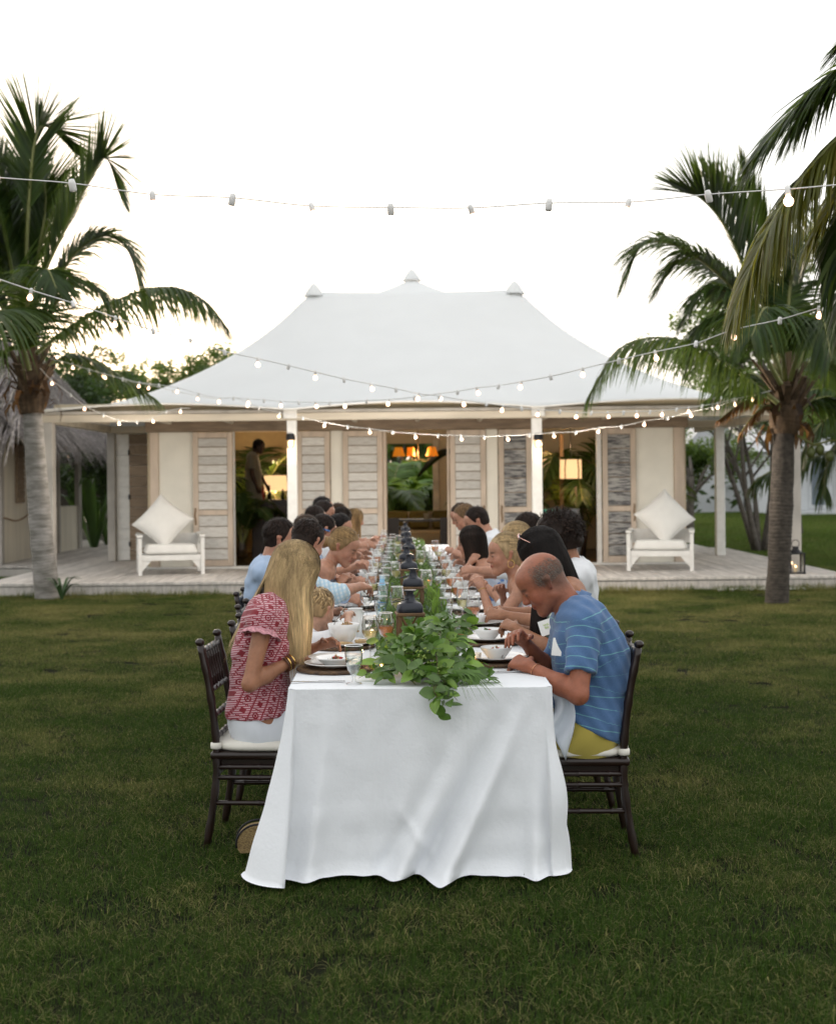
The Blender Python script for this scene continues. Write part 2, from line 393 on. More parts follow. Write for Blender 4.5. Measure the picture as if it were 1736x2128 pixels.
# ================================================================== pavilion
YP, YW, YB = 20.15, 21.9, 24.25       # front posts, front wall, rear posts
pav = thing('pavilion', 'white tent roofed wooden pavilion with open shuttered doors behind the dining table', 'pavilion')
def bx(name, x0, x1, y0, y1, z0, z1, m, par=pav, **k):
    return MB().add(*roundbox(((x0+x1)/2, (y0+y1)/2, (z0+z1)/2), (x1-x0, y1-y0, z1-z0), min(.008, (x1-x0)/4, (y1-y0)/4, (z1-z0)/4), seg=1)).build(name, m, par, **k)
def post(xD, Z, yref, wD, top, m=WOOD_GREY):
    X = XW(xD, Z, yref); h = wD/2/FD*Z
    return bx('post', X-h, X+h, Z-h, Z+h, DH, top, m)
HB0, HB1 = HW(871, YP), HW(855.5, YP)
XL, XR = -5.66, 5.74
post(101, YP, 1050, 26, HB0-.001); post(607.5, YP, 1000, 20, HB0-.001, WHITEP); post(1115, YP, 1000, 21, HB0-.001, WHITEP); post(1648, YP, 1050, 24, HB0-.001)
post(233, YB, 1050, 16, 2.5); post(1494.5, YB, 1050, 18, 2.5, WHITEP)
for xd in (604, 1116):
    X = XW(xd, YP, 860); bx('post_cap', X-.10, X+.10, YP-.15, YP-.075, HB0+.02, HB1+.09, WHITEP)
bx('beam', XL, XR, YP-.07, YP+.07, HB0, HB1, WOOD_BEAM)
bx('beam', XL-.03, XR+.03, YP-.09, YP+.09, HB1+.003, HB1+.05, WOOD_GREY)
for X in (XL+.09, XR-.09): bx('beam', X-.07, X+.07, YP+.075, YB+3, HB0+.002, HB1+.001, WOOD_BEAM)
bx('beam', XL, XR, YB-.06, YB+.06, 2.50, 2.52+.1, WOOD_BEAM)
# rafters under the fabric in the porch
for i in range(11):
    X = -5+i; bx('rafter', X-.03, X+.03, YP+.1, YW-.1, HB0+.03, HB0+.12, WOOD_BEAM)
bx('porch_ceiling', XL+.2, XR-.2, YP+.1, YW-.03, HB1-.02, HB1+.02, WHITEP)
# front wall lintel
ZT = HW(893, YW); ZC = HB1-.02
bx('lintel', -4.42, 4.39, YW-.02, YW+.14, ZT+.002, ZC, WOOD_BROWN)
ZS = DH+.035
bx('sill', -4.42, 4.39, YW-.05, YW+.12, DH+.001, ZS, WHITEP)
def xw(x): return XW(x, YW, 1030)
bx('corner_jamb', xw(312), xw(330), YW, YW+.1, ZS, ZT, WOOD_WARM)
bx('plaster_panel', xw(330)+.002, xw(402), YW+.03, YW+.1, ZS, ZT, PLASTER)
bx('column', xw(687), xw(713), YW+.02, YW+.13, ZS, ZT, PLASTER)
bx('column', xw(1010), xw(1035), YW+.02, YW+.13, ZS, ZT, PLASTER)
bx('plaster_panel', xw(1320), xw(1400), YW+.03, YW+.1, ZS, ZT, PLASTER)
bx('corner_jamb', xw(1400)+.002, xw(1422), YW, YW+.12, ZS, ZT, WOOD_WARM)
HANDLE = mat('driftwood_handle', (.28, .17, .08), .7, var=.3)
IRON = mat('black_iron', (.02, .02, .022), .45, metal=.6)
def shutter(x0, x1, bm, hside=0, st=None, nb=(8, 4), fm=WOOD_WARM, Y=YW, zb=None, zt=None, ang=0):
    a, b = XW(x0, Y, 1030), XW(x1, Y, 1030); wd = b-a; zb = zb or ZS+.01; zt = zt or ZT-.01; H = zt-zb
    st = st or .085; m = MB(); T = .045; mid = zb+H*.40
    for xx in (st/2, wd-st/2): m.add(*roundbox((xx, 0, zb+H/2), (st, T, H), .004, seg=1))
    for z_, h_ in ((zb+.05, .10), (mid, .085), (zt-.045, .09)):
        m.add(*roundbox((wd/2, 0, z_), (wd-2*st-.002, T-.006, h_), .004, seg=1))
    s = m.build('shutter', fm, pav, loc=(a, Y-.02, 0), rot=(0, 0, ang))
    i_back = False
    for lo_, hi_, n in ((mid+.045, zt-.092, nb[0]), (zb+.102, mid-.045, nb[1])):
        hh = (hi_-lo_)/n
        me = MB().add(*roundbox((0, 0, 0), (wd-2*st-.004, .018, hh-.014), .004, seg=1)).mesh('board', bm)
        if not i_back: MB().box((wd/2, .012, (lo_+hi_)/2), (wd-2*st-.002, .004, hi_-lo_)).build('backing', WOOD_BROWN, s)
        for i in range(n): ob('board', me, s, (wd/2+R.uniform(-.001, .001), R.uniform(-.003, .003), lo_+hh*(i+.5)), (R.uniform(-.03, .03), 0, R.uniform(-.006, .006)))
    if hside:
        X = st*.45 if hside < 0 else wd-st*.45
        z_ = zb+.80
        MB().tube([(X, -.03, z_+.14), (X+.006, -.05, z_+.12), (X-.006, -.055, z_+.03), (X+.008, -.05, z_-.08), (X+.002, -.03, z_-.13)], [.010, .011, .013, .012, .010], 6).build('handle', HANDLE, s, smooth=True)
    return s
shutter(402, 484, PLANK_WHITE, -1)
shutter(617, 686, PLANK_WHITE, 1)
shutter(713, 795, PLANK_WHITE, -1)
shutter(935, 1009, PLANK_WHITE, 1)
shutter(1036, 1104, PLANK_DARK, -1, nb=(5, 4))
shutter(1251, 1320, PLANK_DARK, 1, nb=(5, 4))
bx('jamb', xw(484)+.002, xw(487), YW+.01, YW+.12, ZS, ZT, WHITEP); bx('jamb', xw(1240), xw(1250), YW+.01, YW+.12, ZS, ZT, WHITEP)
bx('jamb', xw(795)+.002, xw(803), YW+.02, YW+.12, ZS, ZT, WOOD_WARM); bx('jamb', xw(929), xw(934), YW+.02, YW+.12, ZS, ZT, WOOD_WARM)
# set-back wall on the left side of the porch
ww = MB()
zb0, zt0 = DH+.02, 2.48; n = 12; hh = (zt0-zb0)/n
base_w = bx('side_wall', XW(241, YB+.1), XW(320, YB+.1), YB+.06, YB+.1, zb0, zt0, WHITEP)
me = MB().box((0, 0, 0), (.235, .02, hh-.008)).mesh('board', WHITEP); me2 = MB().box((0, 0, 0), (.42, .02, hh-.006)).mesh('board', WOOD_BROWN)
for i in range(n):
    ob('board', me, base_w, (XW(255, YB), YB+.045, zb0+hh*(i+.5)))
    ob('board', me2, base_w, (XW(292, YB), YB+.04+R.uniform(-.003, .003), zb0+hh*(i+.5)))
for z_ in (.5, 1.35, 2.15): MB().box((XW(268, YB), YB+.02, z_), (.03, .02, .09)).build('hinge', IRON, base_w)
# outer walls, inner floor, partitions and rear wall
FLOOR = mat('polished_interior_floor', (.10, .06, .035), .25, var=.3, stretch=(1, .2, 1))
bx('inner_floor', -4.3, 4.3, YW+.13, 29, DH+.002, DH+.02, FLOOR)
bx('side_wall', -4.42, -4.34, YW+.15, 29, DH+.03, 2.7, CREAM); bx('side_wall', 4.3, 4.38, YW+.15, 29, DH+.03, 2.7, CREAM)
YR = 27.5
def xr(x): return XW(x, YR, 1020)
zr0, zr1 = DH+.03, 2.9
bx('rear_wall', -4.33, xr(803), YR, YR+.1, zr0, zr1, CREAM)
bx('rear_wall', xr(899), 4.29, YR, YR+.1, zr0, zr1, CREAM)
bx('rear_wall', xr(803)+.002, xr(899)-.002, YR, YR+.1, HW(922, YR), zr1, CREAM)
bx('rear_wall', xr(803)+.002, xr(899)-.002, YR, YR+.1, zr0, HW(1085, YR), CREAM)
bx('window_frame', xr(793), xr(805), YR-.06, YR-.005, zr0, HW(915, YR), WOOD_BEAM); bx('window_frame', xr(899), xr(912), YR-.06, YR-.005, zr0, HW(915, YR), WOOD_BEAM)
bx('partition', xw(640), xw(648), YW+.2, 26, zr0, 2.45, CREAM); bx('partition', xw(1085), xw(1092), YW+.2, 26, zr0, 2.45, CREAM)
# ---- tent roof: membrane relaxed over its eaves and three poles
NX, NY = 92, 66; X0, X1, Y0, Y1 = XL-.12, XR+.12, YP-.28, 30.4
xs = np.linspace(X0, X1, NX); ys = np.linspace(Y0, Y1, NY)
ZE = HW(849, YP-.2)
H = np.full((NY, NX), ZE+.8); fixm = np.zeros((NY, NX), bool)
posts_x = [X0, XW(606, YP), XW(1116, YP), X1]
def eave(x):
    for a, b in zip(posts_x[:-1], posts_x[1:]):
        if a <= x <= b+1e-6: t = (x-a)/(b-a); return ZE+.10*math.sin(PI*t)*(1 if b-a > 3 else .6)
    return ZE
for j, x in enumerate(xs): H[0, j] = H[-1, j] = eave(x)
for i, y in enumerate(ys): H[i, 0] = H[i, -1] = ZE+.03*math.sin(PI*i/(NY-1))
fixm[0, :] = fixm[-1, :] = True; fixm[:, 0] = fixm[:, -1] = True
YRG = 23.6
pl, pr, pc = W(652, 592, YRG), W(1068, 587, YRG), W(855, 562, 26.6)
def setp(p, z, rad=0):
    i = int(round((p[1]-Y0)/(Y1-Y0)*(NY-1))); j = int(round((p[0]-X0)/(X1-X0)*(NX-1))); H[i, j] = z; fixm[i, j] = True
    if rad:
        for a in range(NY):
            for b in range(NX):
                d = math.hypot(xs[b]-p[0], ys[a]-p[1])
                if d < rad: H[a, b] = z-rad_drop*(d/rad)**.8; fixm[a, b] = True
    return i, j
rad_drop = .52
il, jl = setp(pl, pl.z-.12); ir, jr = setp(pr, pr.z-.12); ic, jc = setp(pc, pc.z-.14, 1.25)
zm = HW(607, YRG)
for j in range(jl+1, jr):
    t = (j-jl)/(jr-jl); base = (pl.z-.12)*(1-t)+(pr.z-.12)*t
    sag = (base-zm); k_ = 1-abs(2*t-1)**3.2
    H[il, j] = base-sag*k_; fixm[il, j] = True
for k in range(60):      # soft ridge cables from the rear pole to the front ones
    t = k/59
    for (p0, z0) in ((pl, pl.z-.12), (pr, pr.z-.12)):
        x = pc.x*(1-t)+p0.x*t; y = pc.y*(1-t)+p0.y*t; z = (pc.z-.62)*(1-t)+z0*t-.7*math.sin(PI*t)
        i = int(round((y-Y0)/(Y1-Y0)*(NY-1))); j = int(round((x-X0)/(X1-X0)*(NX-1)))
        if not fixm[i, j]: H[i, j] = z; fixm[i, j] = True
for (p0, z0, cx_, cy_) in ((pl, pl.z-.12, X0, Y0), (pr, pr.z-.12, X1, Y0), (pl, pl.z-.12, X0, Y1), (pr, pr.z-.12, X1, Y1)):
    for k in range(80):
        t = .02+k/79*.93; x = p0.x*(1-t)+cx_*t; y = p0.y*(1-t)+cy_*t; z = z0+(ZE-z0)*(t+1.08*t*(1-t)+.18*t*(1-t)*(1-2*t))
        i = int(round((y-Y0)/(Y1-Y0)*(NY-1))); j = int(round((x-X0)/(X1-X0)*(NX-1)))
        if 0 < i < NY-1 and 0 < j < NX-1 and not fixm[i, j]: H[i, j] = z; fixm[i, j] = True
dx2 = ((X1-X0)/(NX-1))**2; dy2 = ((Y1-Y0)/(NY-1))**2
for it in range(2600):
    N = (dy2*(np.roll(H, 1, 1)+np.roll(H, -1, 1))+dx2*(np.roll(H, 1, 0)+np.roll(H, -1, 0)))/(2*(dx2+dy2))
    H = np.where(fixm, H, H+1.0*(N-H))
FABRIC = mat('white_tent_fabric', (.85, .865, .87), .75, var=.03, scale=1.5, trans=.25, tcol=(.75, .75, .72), bump=.05, bscale=6)
tent = MB().grid([[(xs[j], ys[i], H[i, j]) for j in range(NX)] for i in range(NY)])
roof = tent.build('roof', FABRIC, pav, smooth=True)
so = roof.modifiers.new('thick', 'SOLIDIFY'); so.thickness = .012
# stitched hem along the eave, seams down the fabric
hem = MB(); hem.tube([(x, Y0-.004, eave(x)+.005) for x in xs], .013, 6); hem.build('hem', WHITEP, roof)
def roof_z(x, y):
    fi = (y-Y0)/(Y1-Y0)*(NY-1); fj = (x-X0)/(X1-X0)*(NX-1); i = min(int(fi), NY-2); j = min(int(fj), NX-2); a, b = fi-i, fj-j
    return (H[i, j]*(1-b)+H[i, j+1]*b)*(1-a)+(H[i+1, j]*(1-b)+H[i+1, j+1]*b)*a
SEAM = mat('grey_seam', (.66, .68, .69), .8)
for p in (pl, pr, pc):
    s_ = 1.0
    m = MB(); m.lathe([(.175, -.20), (.165, -.17), (.12, -.09), (.075, -.03), (.045, .005), (.001, .03)], (p.x, p.y, p.z), 16)
    cp = m.build('peak_cap', FABRIC, roof, smooth=True)
    mm = MB(); mm.lathe([(.177, -.205), (.186, -.20), (.177, -.19)], (p.x, p.y, p.z), 16); mm.build('cap_rim', SEAM, roof, smooth=True)
# porch and interior poles carrying the peaks
# gap behind the eave: cream inner valance
bx('inner_valance', XL+.2, XR-.2, YP+.12, YP+.15, HB1+.02, ZE+.13, CREAM)
# ================================================================== palms
PALM = mat('palm_leaf', (.04, .08, .02), .45, var=.3, scale=2, attr=True, trans=.42, tcol=(.13, .19, .025), spec=.35)
PALM_BACKLIT = mat('backlit_palm_leaf', (.13, .15, .03), .5, var=.3, scale=2, attr=True, trans=.5, tcol=(.42, .40, .05))  # gold-green of sky light through the frond, put into the leaf colour
PALM_DEAD = mat('dead_palm_leaf', (.16, .085, .035), .8, var=.3, attr=True, trans=.3, tcol=(.45, .22, .06))
RACHIS = mat('palm_rachis', (.20, .21, .06), .5, var=.2)
def bez(P, n):
    """smooth curve through control points (catmull-rom)"""
    P = [Vector(p) for p in P]; Q = [P[0]*2-P[1]]+P+[P[-1]*2-P[-2]]; out = []
    k = len(P)-1
    for i in range(n):
        t = i/(n-1)*k; s = min(int(t), k-1); u = t-s; a, b, c, d = Q[s:s+4]
        out.append(.5*((2*b)+(c-a)*u+(2*a-5*b+4*c-d)*u*u+(3*b-a-3*c+d)*u**3))
    return out
def frond(parent, pts, leaf=.62, n=64, droop=.5, m=PALM, seed=0, wd=.036, start=.2, fwd=.75, split=1, tilt=0, ror=.022, up=None, name='frond'):
    rg = random.Random(seed); c = bez(pts, 48); n = int(n*1.7)
    L = MB(); L.col = (1, 1, 1)
    for side in (-1, 1):
        for i in range(n):
            u = start+(1-start)*(i+rg.random()*.5)/n; f = u*47; k = min(int(f), 46); p = c[k].lerp(c[k+1], f-k)
            t = (c[min(k+2, 47)]-c[max(k-1, 0)]).normalized()
            sd = t.cross(Vector(up) if up else Vector((0, 0, 1)))
            if sd.length < .15: sd = t.cross(Vector((0, -1, 0)))
            sd.normalize(); nn = sd.cross(t).normalized()
            s2 = (sd*side*math.cos(tilt)+nn*(math.sin(tilt)*side+.30)).normalized()
            env = (min(1, (u-start)/(.22)+.35))*(1-.60*max(0, (u-.62)/.38)**1.4)
            ll = leaf*env*rg.uniform(.86, 1.08)
            fw = fwd+.9*max(0, u-.7)/.3+rg.uniform(-.09, .09)
            d = (s2+t*fw).normalized()
            g = droop*rg.uniform(.7, 1.4)
            q = [p]; dd = d.copy(); sg = 5
            for j in range(sg):
                dd = (dd+Vector((0, 0, -1))*g*.30+Vector((rg.uniform(-.03, .03), rg.uniform(-.03, .03), 0))).normalized(); q.append(q[-1]+dd*ll/sg)
            wv = t-d*t.dot(d)
            wv = (wv.normalized()+Vector((rg.uniform(-.35, .35), rg.uniform(-.5, .5), rg.uniform(-.35, .35)))).normalized()
            w0 = wd*rg.uniform(.8, 1.15)
            b = rg.uniform(.62, 1.25); yy = rg.random()
            L.col = (b*(1.35 if yy > .9 else 1), b, b*.85)
            L.strip(q, [w0*.45, w0, w0*.95, w0*.72, w0*.4, .001], wv)
    o = L.build(name, m, parent)
    T = MB(); T.tube(c, [ror*(1.5-1.25*i/47) for i in range(48)], 6); T.build('rachis', RACHIS, o, smooth=True)
    return o
def palm_trunk(parent, pts, radii, m, name='trunk', rings=60):
    c = bez(pts, rings*3); MBt = MB(); rs = []
    for i in range(len(c)):
        u = i/(len(c)-1)*(len(radii)-1); k = min(int(u), len(radii)-2); r = radii[k]*(1-(u-k))+radii[k+1]*(u-k)
        rs.append(r*(1+(.045 if i % 3 == 0 else -.01)+.03*nz(i*.3, 2, 2)))
    MBt.tube(c, rs, 20); 
    for i, v in enumerate(MBt.v): 
        k = 1+.05*nz(v[0]*9, v[1]*9, v[2]*6); cc = c[min(i//20, len(c)-1)]; MBt.v[i] = (cc.x+(v[0]-cc.x)*k, cc.y+(v[1]-cc.y)*k, v[2]+.02*nz(v[0]*5, v[1]*5, v[2]*2))
    return MBt.build(name, m, parent, smooth=True)
BARK_PALE = mat('pale_grey_palm_bark', (.30, .28, .26), .9, scale=5, stretch=(1, 1, 3), col2=(.16, .15, .13), bump=.6, bscale=25)
BARK_DARK = mat('dark_palm_bark', (.085, .07, .055), .9, scale=14, stretch=(1, 1, 1.5), col2=(.035, .028, .022), bump=.8, bscale=22, lo=.3, hi=.7)
FIBRE = mat('palm_husk_fibre', (.12, .075, .04), .9, var=.5, scale=20, stretch=(1, 1, .3), bump=.6)
def crown_base(parent, c, r, h, n=22, seed=1):
    rg = random.Random(seed); m = MB()
    for i in range(n):
        a = i*2.4; z = rg.uniform(-.1, h*.6); d = Vector((math.cos(a), math.sin(a), rg.uniform(.8, 1.8))).normalized()
        p = c+Vector((math.cos(a)*r*.6, math.sin(a)*r*.6, z)); q = p+d*rg.uniform(.25, .5)
        m.beam(p, q, rg.uniform(.05, .09), .025, up=(math.cos(a), math.sin(a), 0))
    m.build('leaf_base', FIBRE, parent)
    k = MB()
    for i in range(n):
        a = rg.random()*6.28; p = c+Vector((math.cos(a)*r*1.0, math.sin(a)*r*1.0, rg.uniform(-.25, .15)))
        o = Vector((math.cos(a), math.sin(a), 0)); s = Vector((-math.sin(a), math.cos(a), 0)); l = rg.uniform(.15, .38)
        k.strip([p, p+o*l*.4+Vector((0, 0, l*.2)), p+o*l*.7-Vector((0, 0, l*.3)), p+o*l*.6-Vector((0, 0, l*.8))], [.05, .09, .07, .01], s)
    k.build('dry_sheath', PALM_DEAD, parent)
# ---- left palm
ZL = 18.6
def pts(Z, *xy, dz=None):
    out = []
    for i, q in enumerate(xy): out.append(W(q[0], q[1], Z+(q[2] if len(q) > 2 else 0)))
    return out
lp = thing('palm_tree', 'coconut palm with a smooth pale grey leaning trunk left of the pavilion', 'palm tree', loc=(0, 0, 0))
palm_trunk(lp, [W(100, 1246, ZL), W(88, 1130, ZL), W(76, 980, ZL), W(68, 858, ZL)], [.175, .155, .15, .135, .13], BARK_PALE)
cb = W(62, 790, ZL)
palm_trunk(lp, [W(68, 860, ZL), W(66, 810, ZL), W(58, 720, ZL), W(50, 640, ZL)], [.16, .19, .13, .09], FIBRE, 'crownshaft', 14)
crown_base(lp, W(63, 810, ZL), .2, .6)
def F(*a, **k): k['leaf'] = k.get('leaf', .62)*1.5; k['n'] = int(k.get('n', 64)*1.15); return frond(lp, *a, **k)
F(pts(ZL, (52, 690), (57, 480), (68, 330), (80, 270), (108, 268, .2), (150, 312, .3)), leaf=.70, n=70, droop=.12, seed=1, fwd=1.5, start=.25)
F(pts(ZL-.4, (62, 680), (92, 570), (132, 483), (192, 362), (222, 330), (248, 402)), leaf=.62, n=70, droop=.12, seed=2, fwd=1.1, start=.2)
F(pts(ZL+.3, (72, 700), (110, 600), (157, 526), (215, 490), (262, 515), (290, 585)), leaf=.62, n=66, droop=.6, seed=3, fwd=.9)
F(pts(ZL-.6, (75, 735), (130, 692), (228, 632), (330, 598), (410, 615), (470, 678)), leaf=.60, n=80, droop=1.1, seed=4, fwd=.45, start=.16)
F(pts(ZL+.8, (75, 775), (120, 748), (170, 742), (245, 778), (318, 826)), leaf=.55, n=60, droop=.8, seed=5, fwd=.8)
F(pts(ZL-1.0, (62, 770), (40, 690, -.2), (20, 650, -.5), (-10, 655, -.9), (-60, 740, -1.2)), leaf=.95, n=60, droop=.75, seed=6, fwd=.6, start=.12)
F(pts(ZL, (45, 720), (25, 560), (-10, 420), (-70, 330)), leaf=.7, n=64, droop=.2, seed=7, fwd=1.0)
F(pts(ZL+.6, (50, 700), (72, 560), (112, 440, .4), (135, 395, .6)), leaf=.62, n=60, droop=.2, seed=8, fwd=1.2)
F(pts(ZL, (42, 720), (5, 640), (-60, 570), (-150, 560)), leaf=.7, n=64, droop=.5, seed=9)
F(pts(ZL+.9, (48, 720), (35, 590, .3), (28, 450, .6), (60, 380, .9)), leaf=.62, n=60, droop=.2, seed=10, fwd=1.2)
F(pts(ZL-.7, (55, 720), (60, 620, -.3), (95, 560, -.7), (118, 600, -1.0)), leaf=.55, n=50, droop=.8, seed=11)
F(pts(ZL, (50, 760), (0, 730), (-60, 760), (-110, 850)), leaf=.6, n=50, droop=.9, seed=12)
F(pts(ZL+.4, (60, 705), (30, 500), (8, 390), (-20, 300)), leaf=.7, n=64, droop=.1, seed=13, fwd=1.4)
F(pts(ZL+.1, (60, 720), (110, 640), (150, 590), (200, 600), (235, 660)), leaf=.55, n=60, droop=.7, seed=15, fwd=.7)
F(pts(ZL+.5, (50, 700), (80, 520), (95, 400), (60, 300)), leaf=.6, n=60, droop=.15, seed=16, fwd=1.1)
F(pts(ZL+.2, (50, 720), (15, 600), (-20, 500), (-30, 420)), leaf=.7, n=64, droop=.3, seed=14, fwd=.8)
# ---- right palm
ZR_ = 16.9
rp = thing('palm_tree', 'coconut palm with a straight dark ringed trunk standing right of the tables', 'palm tree')
palm_trunk(rp, [W(1612, 1262, ZR_), W(1618, 1150, ZR_), W(1624, 1000, ZR_), W(1628, 900, ZR_)], [.150, .135, .145, .135, .13], BARK_DARK)
palm_trunk(rp, [W(1628, 902, ZR_), W(1630, 870, ZR_), W(1634, 800, ZR_), W(1636, 700, ZR_)], [.15, .2, .13, .06], FIBRE, 'crownshaft', 14)
crown_base(rp, W(1630, 860, ZR_), .2, .6, seed=4)
def F(*a, **k): k['leaf'] = k.get('leaf', .62)*(1.5 if k.get('m') is not PALM_DEAD else 1); return frond(rp, *a, **k)
F(pts(ZR_+.3, (1632, 780), (1590, 650), (1541, 546), (1500, 462), (1455, 412), (1420, 400)), leaf=.80, n=84, droop=.10, seed=21, fwd=.75)
F(pts(ZR_+.5, (1636, 780), (1600, 640), (1560, 520), (1520, 430), (1470, 370)), leaf=.62, n=76, droop=.15, seed=37, fwd=.9)
F(pts(ZR_+.2, (1628, 790), (1570, 660), (1490, 560), (1420, 540), (1370, 590)), leaf=.56, n=76, droop=.6, seed=38, fwd=.7)
F(pts(ZR_-.4, (1628, 790), (1585, 690), (1530, 620), (1470, 600), (1420, 660)), leaf=.50, n=70, droop=.8, seed=39, fwd=.7)
F(pts(ZR_, (1625, 790), (1580, 680), (1518, 595), (1420, 518), (1340, 505), (1300, 575)), leaf=.60, n=80, droop=.6, seed=22, fwd=.7)
F(pts(ZR_-.5, (1615, 838), (1578, 808), (1500, 752), (1395, 704), (1290, 722), (1222, 822)), leaf=.62, n=86, droop=1.15, seed=23, fwd=.6, start=.14)
F(pts(ZR_+.2, (1640, 800), (1690, 690), (1745, 640), (1830, 650)), leaf=.66, n=64, droop=.5, seed=24)
F(pts(ZR_+.6, (1638, 790), (1655, 620), (1700, 480), (1760, 400)), leaf=.66, n=70, droop=.2, seed=25)
F(pts(ZR_+.4, (1630, 780), (1605, 600), (1575, 470), (1538, 345)), leaf=.50, n=64, droop=.05, seed=26, fwd=1.9)
F(pts(ZR_-.5, (1622, 800), (1575, 720), (1520, 660), (1468, 668), (1440, 720)), leaf=.52, n=60, droop=.9, seed=27)
F(pts(ZR_-.9, (1630, 790), (1620, 700, -.3), (1590, 640, -.7), (1560, 700, -1.1)), leaf=.6, n=56, droop=1.1, seed=28)
F(pts(ZR_-.9, (1640, 790), (1670, 700, -.3), (1705, 660, -.7), (1725, 740, -1.1)), leaf=.6, n=56, droop=1.1, seed=29)
F(pts(ZR_+1.0, (1630, 780), (1600, 680, .5), (1560, 600, 1.0), (1500, 610, 1.4)), leaf=.6, n=56, droop=.6, seed=30)
F(pts(ZR_, (1650, 868), (1690, 832), (1745, 832), (1800, 900)), leaf=.5, n=50, droop=1.2, seed=31, start=.25)
F(pts(ZR_+.8, (1640, 800), (1670, 760, .5), (1715, 740, .8), (1770, 790, 1)), leaf=.55, n=50, droop=.9, seed=32)
F(pts(ZR_+.9, (1620, 830), (1585, 790, .3), (1545, 780, .6), (1470, 830, .9)), leaf=.5, n=50, droop=1.0, seed=33)
F(pts(ZR_-.2, (1618, 845), (1580, 826), (1540, 838), (1490, 875)), leaf=.30, n=34, droop=1.0, seed=34, m=PALM_DEAD)
F(pts(ZR_-.2, (1618, 850), (1590, 845), (1560, 870), (1535, 905)), leaf=.26, n=30, droop=1.2, seed=35, m=PALM_DEAD)
F(pts(ZR_+.2, (1634, 760), (1640, 600), (1670, 500), (1710, 560)), leaf=.6, n=60, droop=.5, seed=36)
NUT = mat('green_coconut', (.10, .12, .03), .45, var=.3)
MB().tube([W(1655, 905, ZR_), W(1690, 925, ZR_), W(1725, 915, ZR_), W(1760, 920, ZR_)], [.02, .016, .012, .008], 6).build('fruit_stalk', RACHIS, rp, smooth=True)
for x, y in ((1683, 940), (1702, 934), (1722, 948)):
    MB().ball(W(x, y, ZR_), (.06, .06, .075), 10, 8).build('coconut', NUT, rp, smooth=True)
# ---- close palm whose fronds hang into the picture from the upper right
ZN = 7.6
npm = thing('palm_tree', 'nearby palm whose yellow-green fronds hang into the sky over the other palm', 'palm tree')
base = W(2120, 240, ZN)
palm_trunk(npm, [(base.x+.15, ZN, -.02), (base.x+.1, ZN, 1.5), (base.x, ZN, base.z)], [.17, .14, .13], BARK_PALE)
def F(*a, **k): k['leaf'] = k.get('leaf', .62)*1.15; k['n'] = int(k['n']*1.2); return frond(npm, *a, **k)
F(pts(ZN, (2100, 240), (1900, 190), (1760, 270), (1640, 405), (1572, 528), (1532, 632)), leaf=.62, n=100, droop=1.3, seed=41, fwd=.40, m=PALM_BACKLIT, wd=.030, start=.2, ror=.016)
F(pts(ZN+.2, (2100, 220), (1930, 120), (1800, 130), (1690, 200), (1590, 300)), leaf=.66, n=84, droop=.55, seed=42, fwd=.9, wd=.032, ror=.016)
F(pts(ZN-.3, (2100, 240), (1960, 260), (1840, 330), (1770, 430), (1745, 560)), leaf=.62, n=84, droop=1.1, seed=43, fwd=.5, wd=.032, ror=.016)
F(pts(ZN+.4, (2100, 220), (1960, 150), (1850, 200), (1740, 290), (1640, 390)), leaf=.56, n=84, droop=.8, seed=44, fwd=.8, wd=.030, ror=.016)
F(pts(ZN+.3, (2100, 210), (1980, 60), (1870, 30), (1760, 80)), leaf=.50, n=60, droop=.5, seed=45, fwd=.8, wd=.030, ror=.016)
F(pts(ZN+.6, (2100, 200), (1960, 20), (1850, 60), (1740, 160), (1660, 250)), leaf=.62, n=80, droop=.7, seed=46, fwd=.8, wd=.032, ror=.016)
F(pts(ZN, (2100, 260), (1960, 330), (1850, 420), (1790, 540), (1770, 640)), leaf=.62, n=80, droop=1.1, seed=47, fwd=.5, wd=.032, ror=.016)
F(pts(ZN+.5, (2100, 230), (1950, 210), (1850, 280), (1770, 360), (1700, 470)), leaf=.60, n=80, droop=1.0, seed=48, fwd=.6, wd=.032, ror=.016, m=PALM_BACKLIT)
# ---- palm further back on the right with hanging fronds
ZB = 24.5
bp_ = thing('palm_tree', 'shaded palm behind the right trunk with long drooping fronds', 'palm tree')
palm_trunk(bp_, [W(1830, 1150, ZB), W(1815, 1000, ZB), W(1800, 880, ZB)], [.17, .14, .13], BARK_DARK)
F = lambda *a, **k: frond(bp_, *a, **k)
for i, q in enumerate((((1800, 885), (1740, 860), (1690, 900), (1660, 990)), ((1800, 890), (1760, 900), (1720, 960), (1705, 1040)), ((1800, 880), (1720, 810), (1640, 830), (1585, 880)),
          ((1800, 885), (1730, 935), (1660, 960), (1590, 985), (1560, 1010)), ((1800, 870), (1740, 790), (1700, 760), (1650, 790)), ((1800, 870), (1800, 760), (1760, 700), (1720, 690)), ((1800, 880), (1850, 850), (1900, 900), (1930, 960)))):
    F(pts(ZB+.2*i, *q), leaf=.75, n=56, droop=1.2, seed=50+i, fwd=.5, wd=.04)

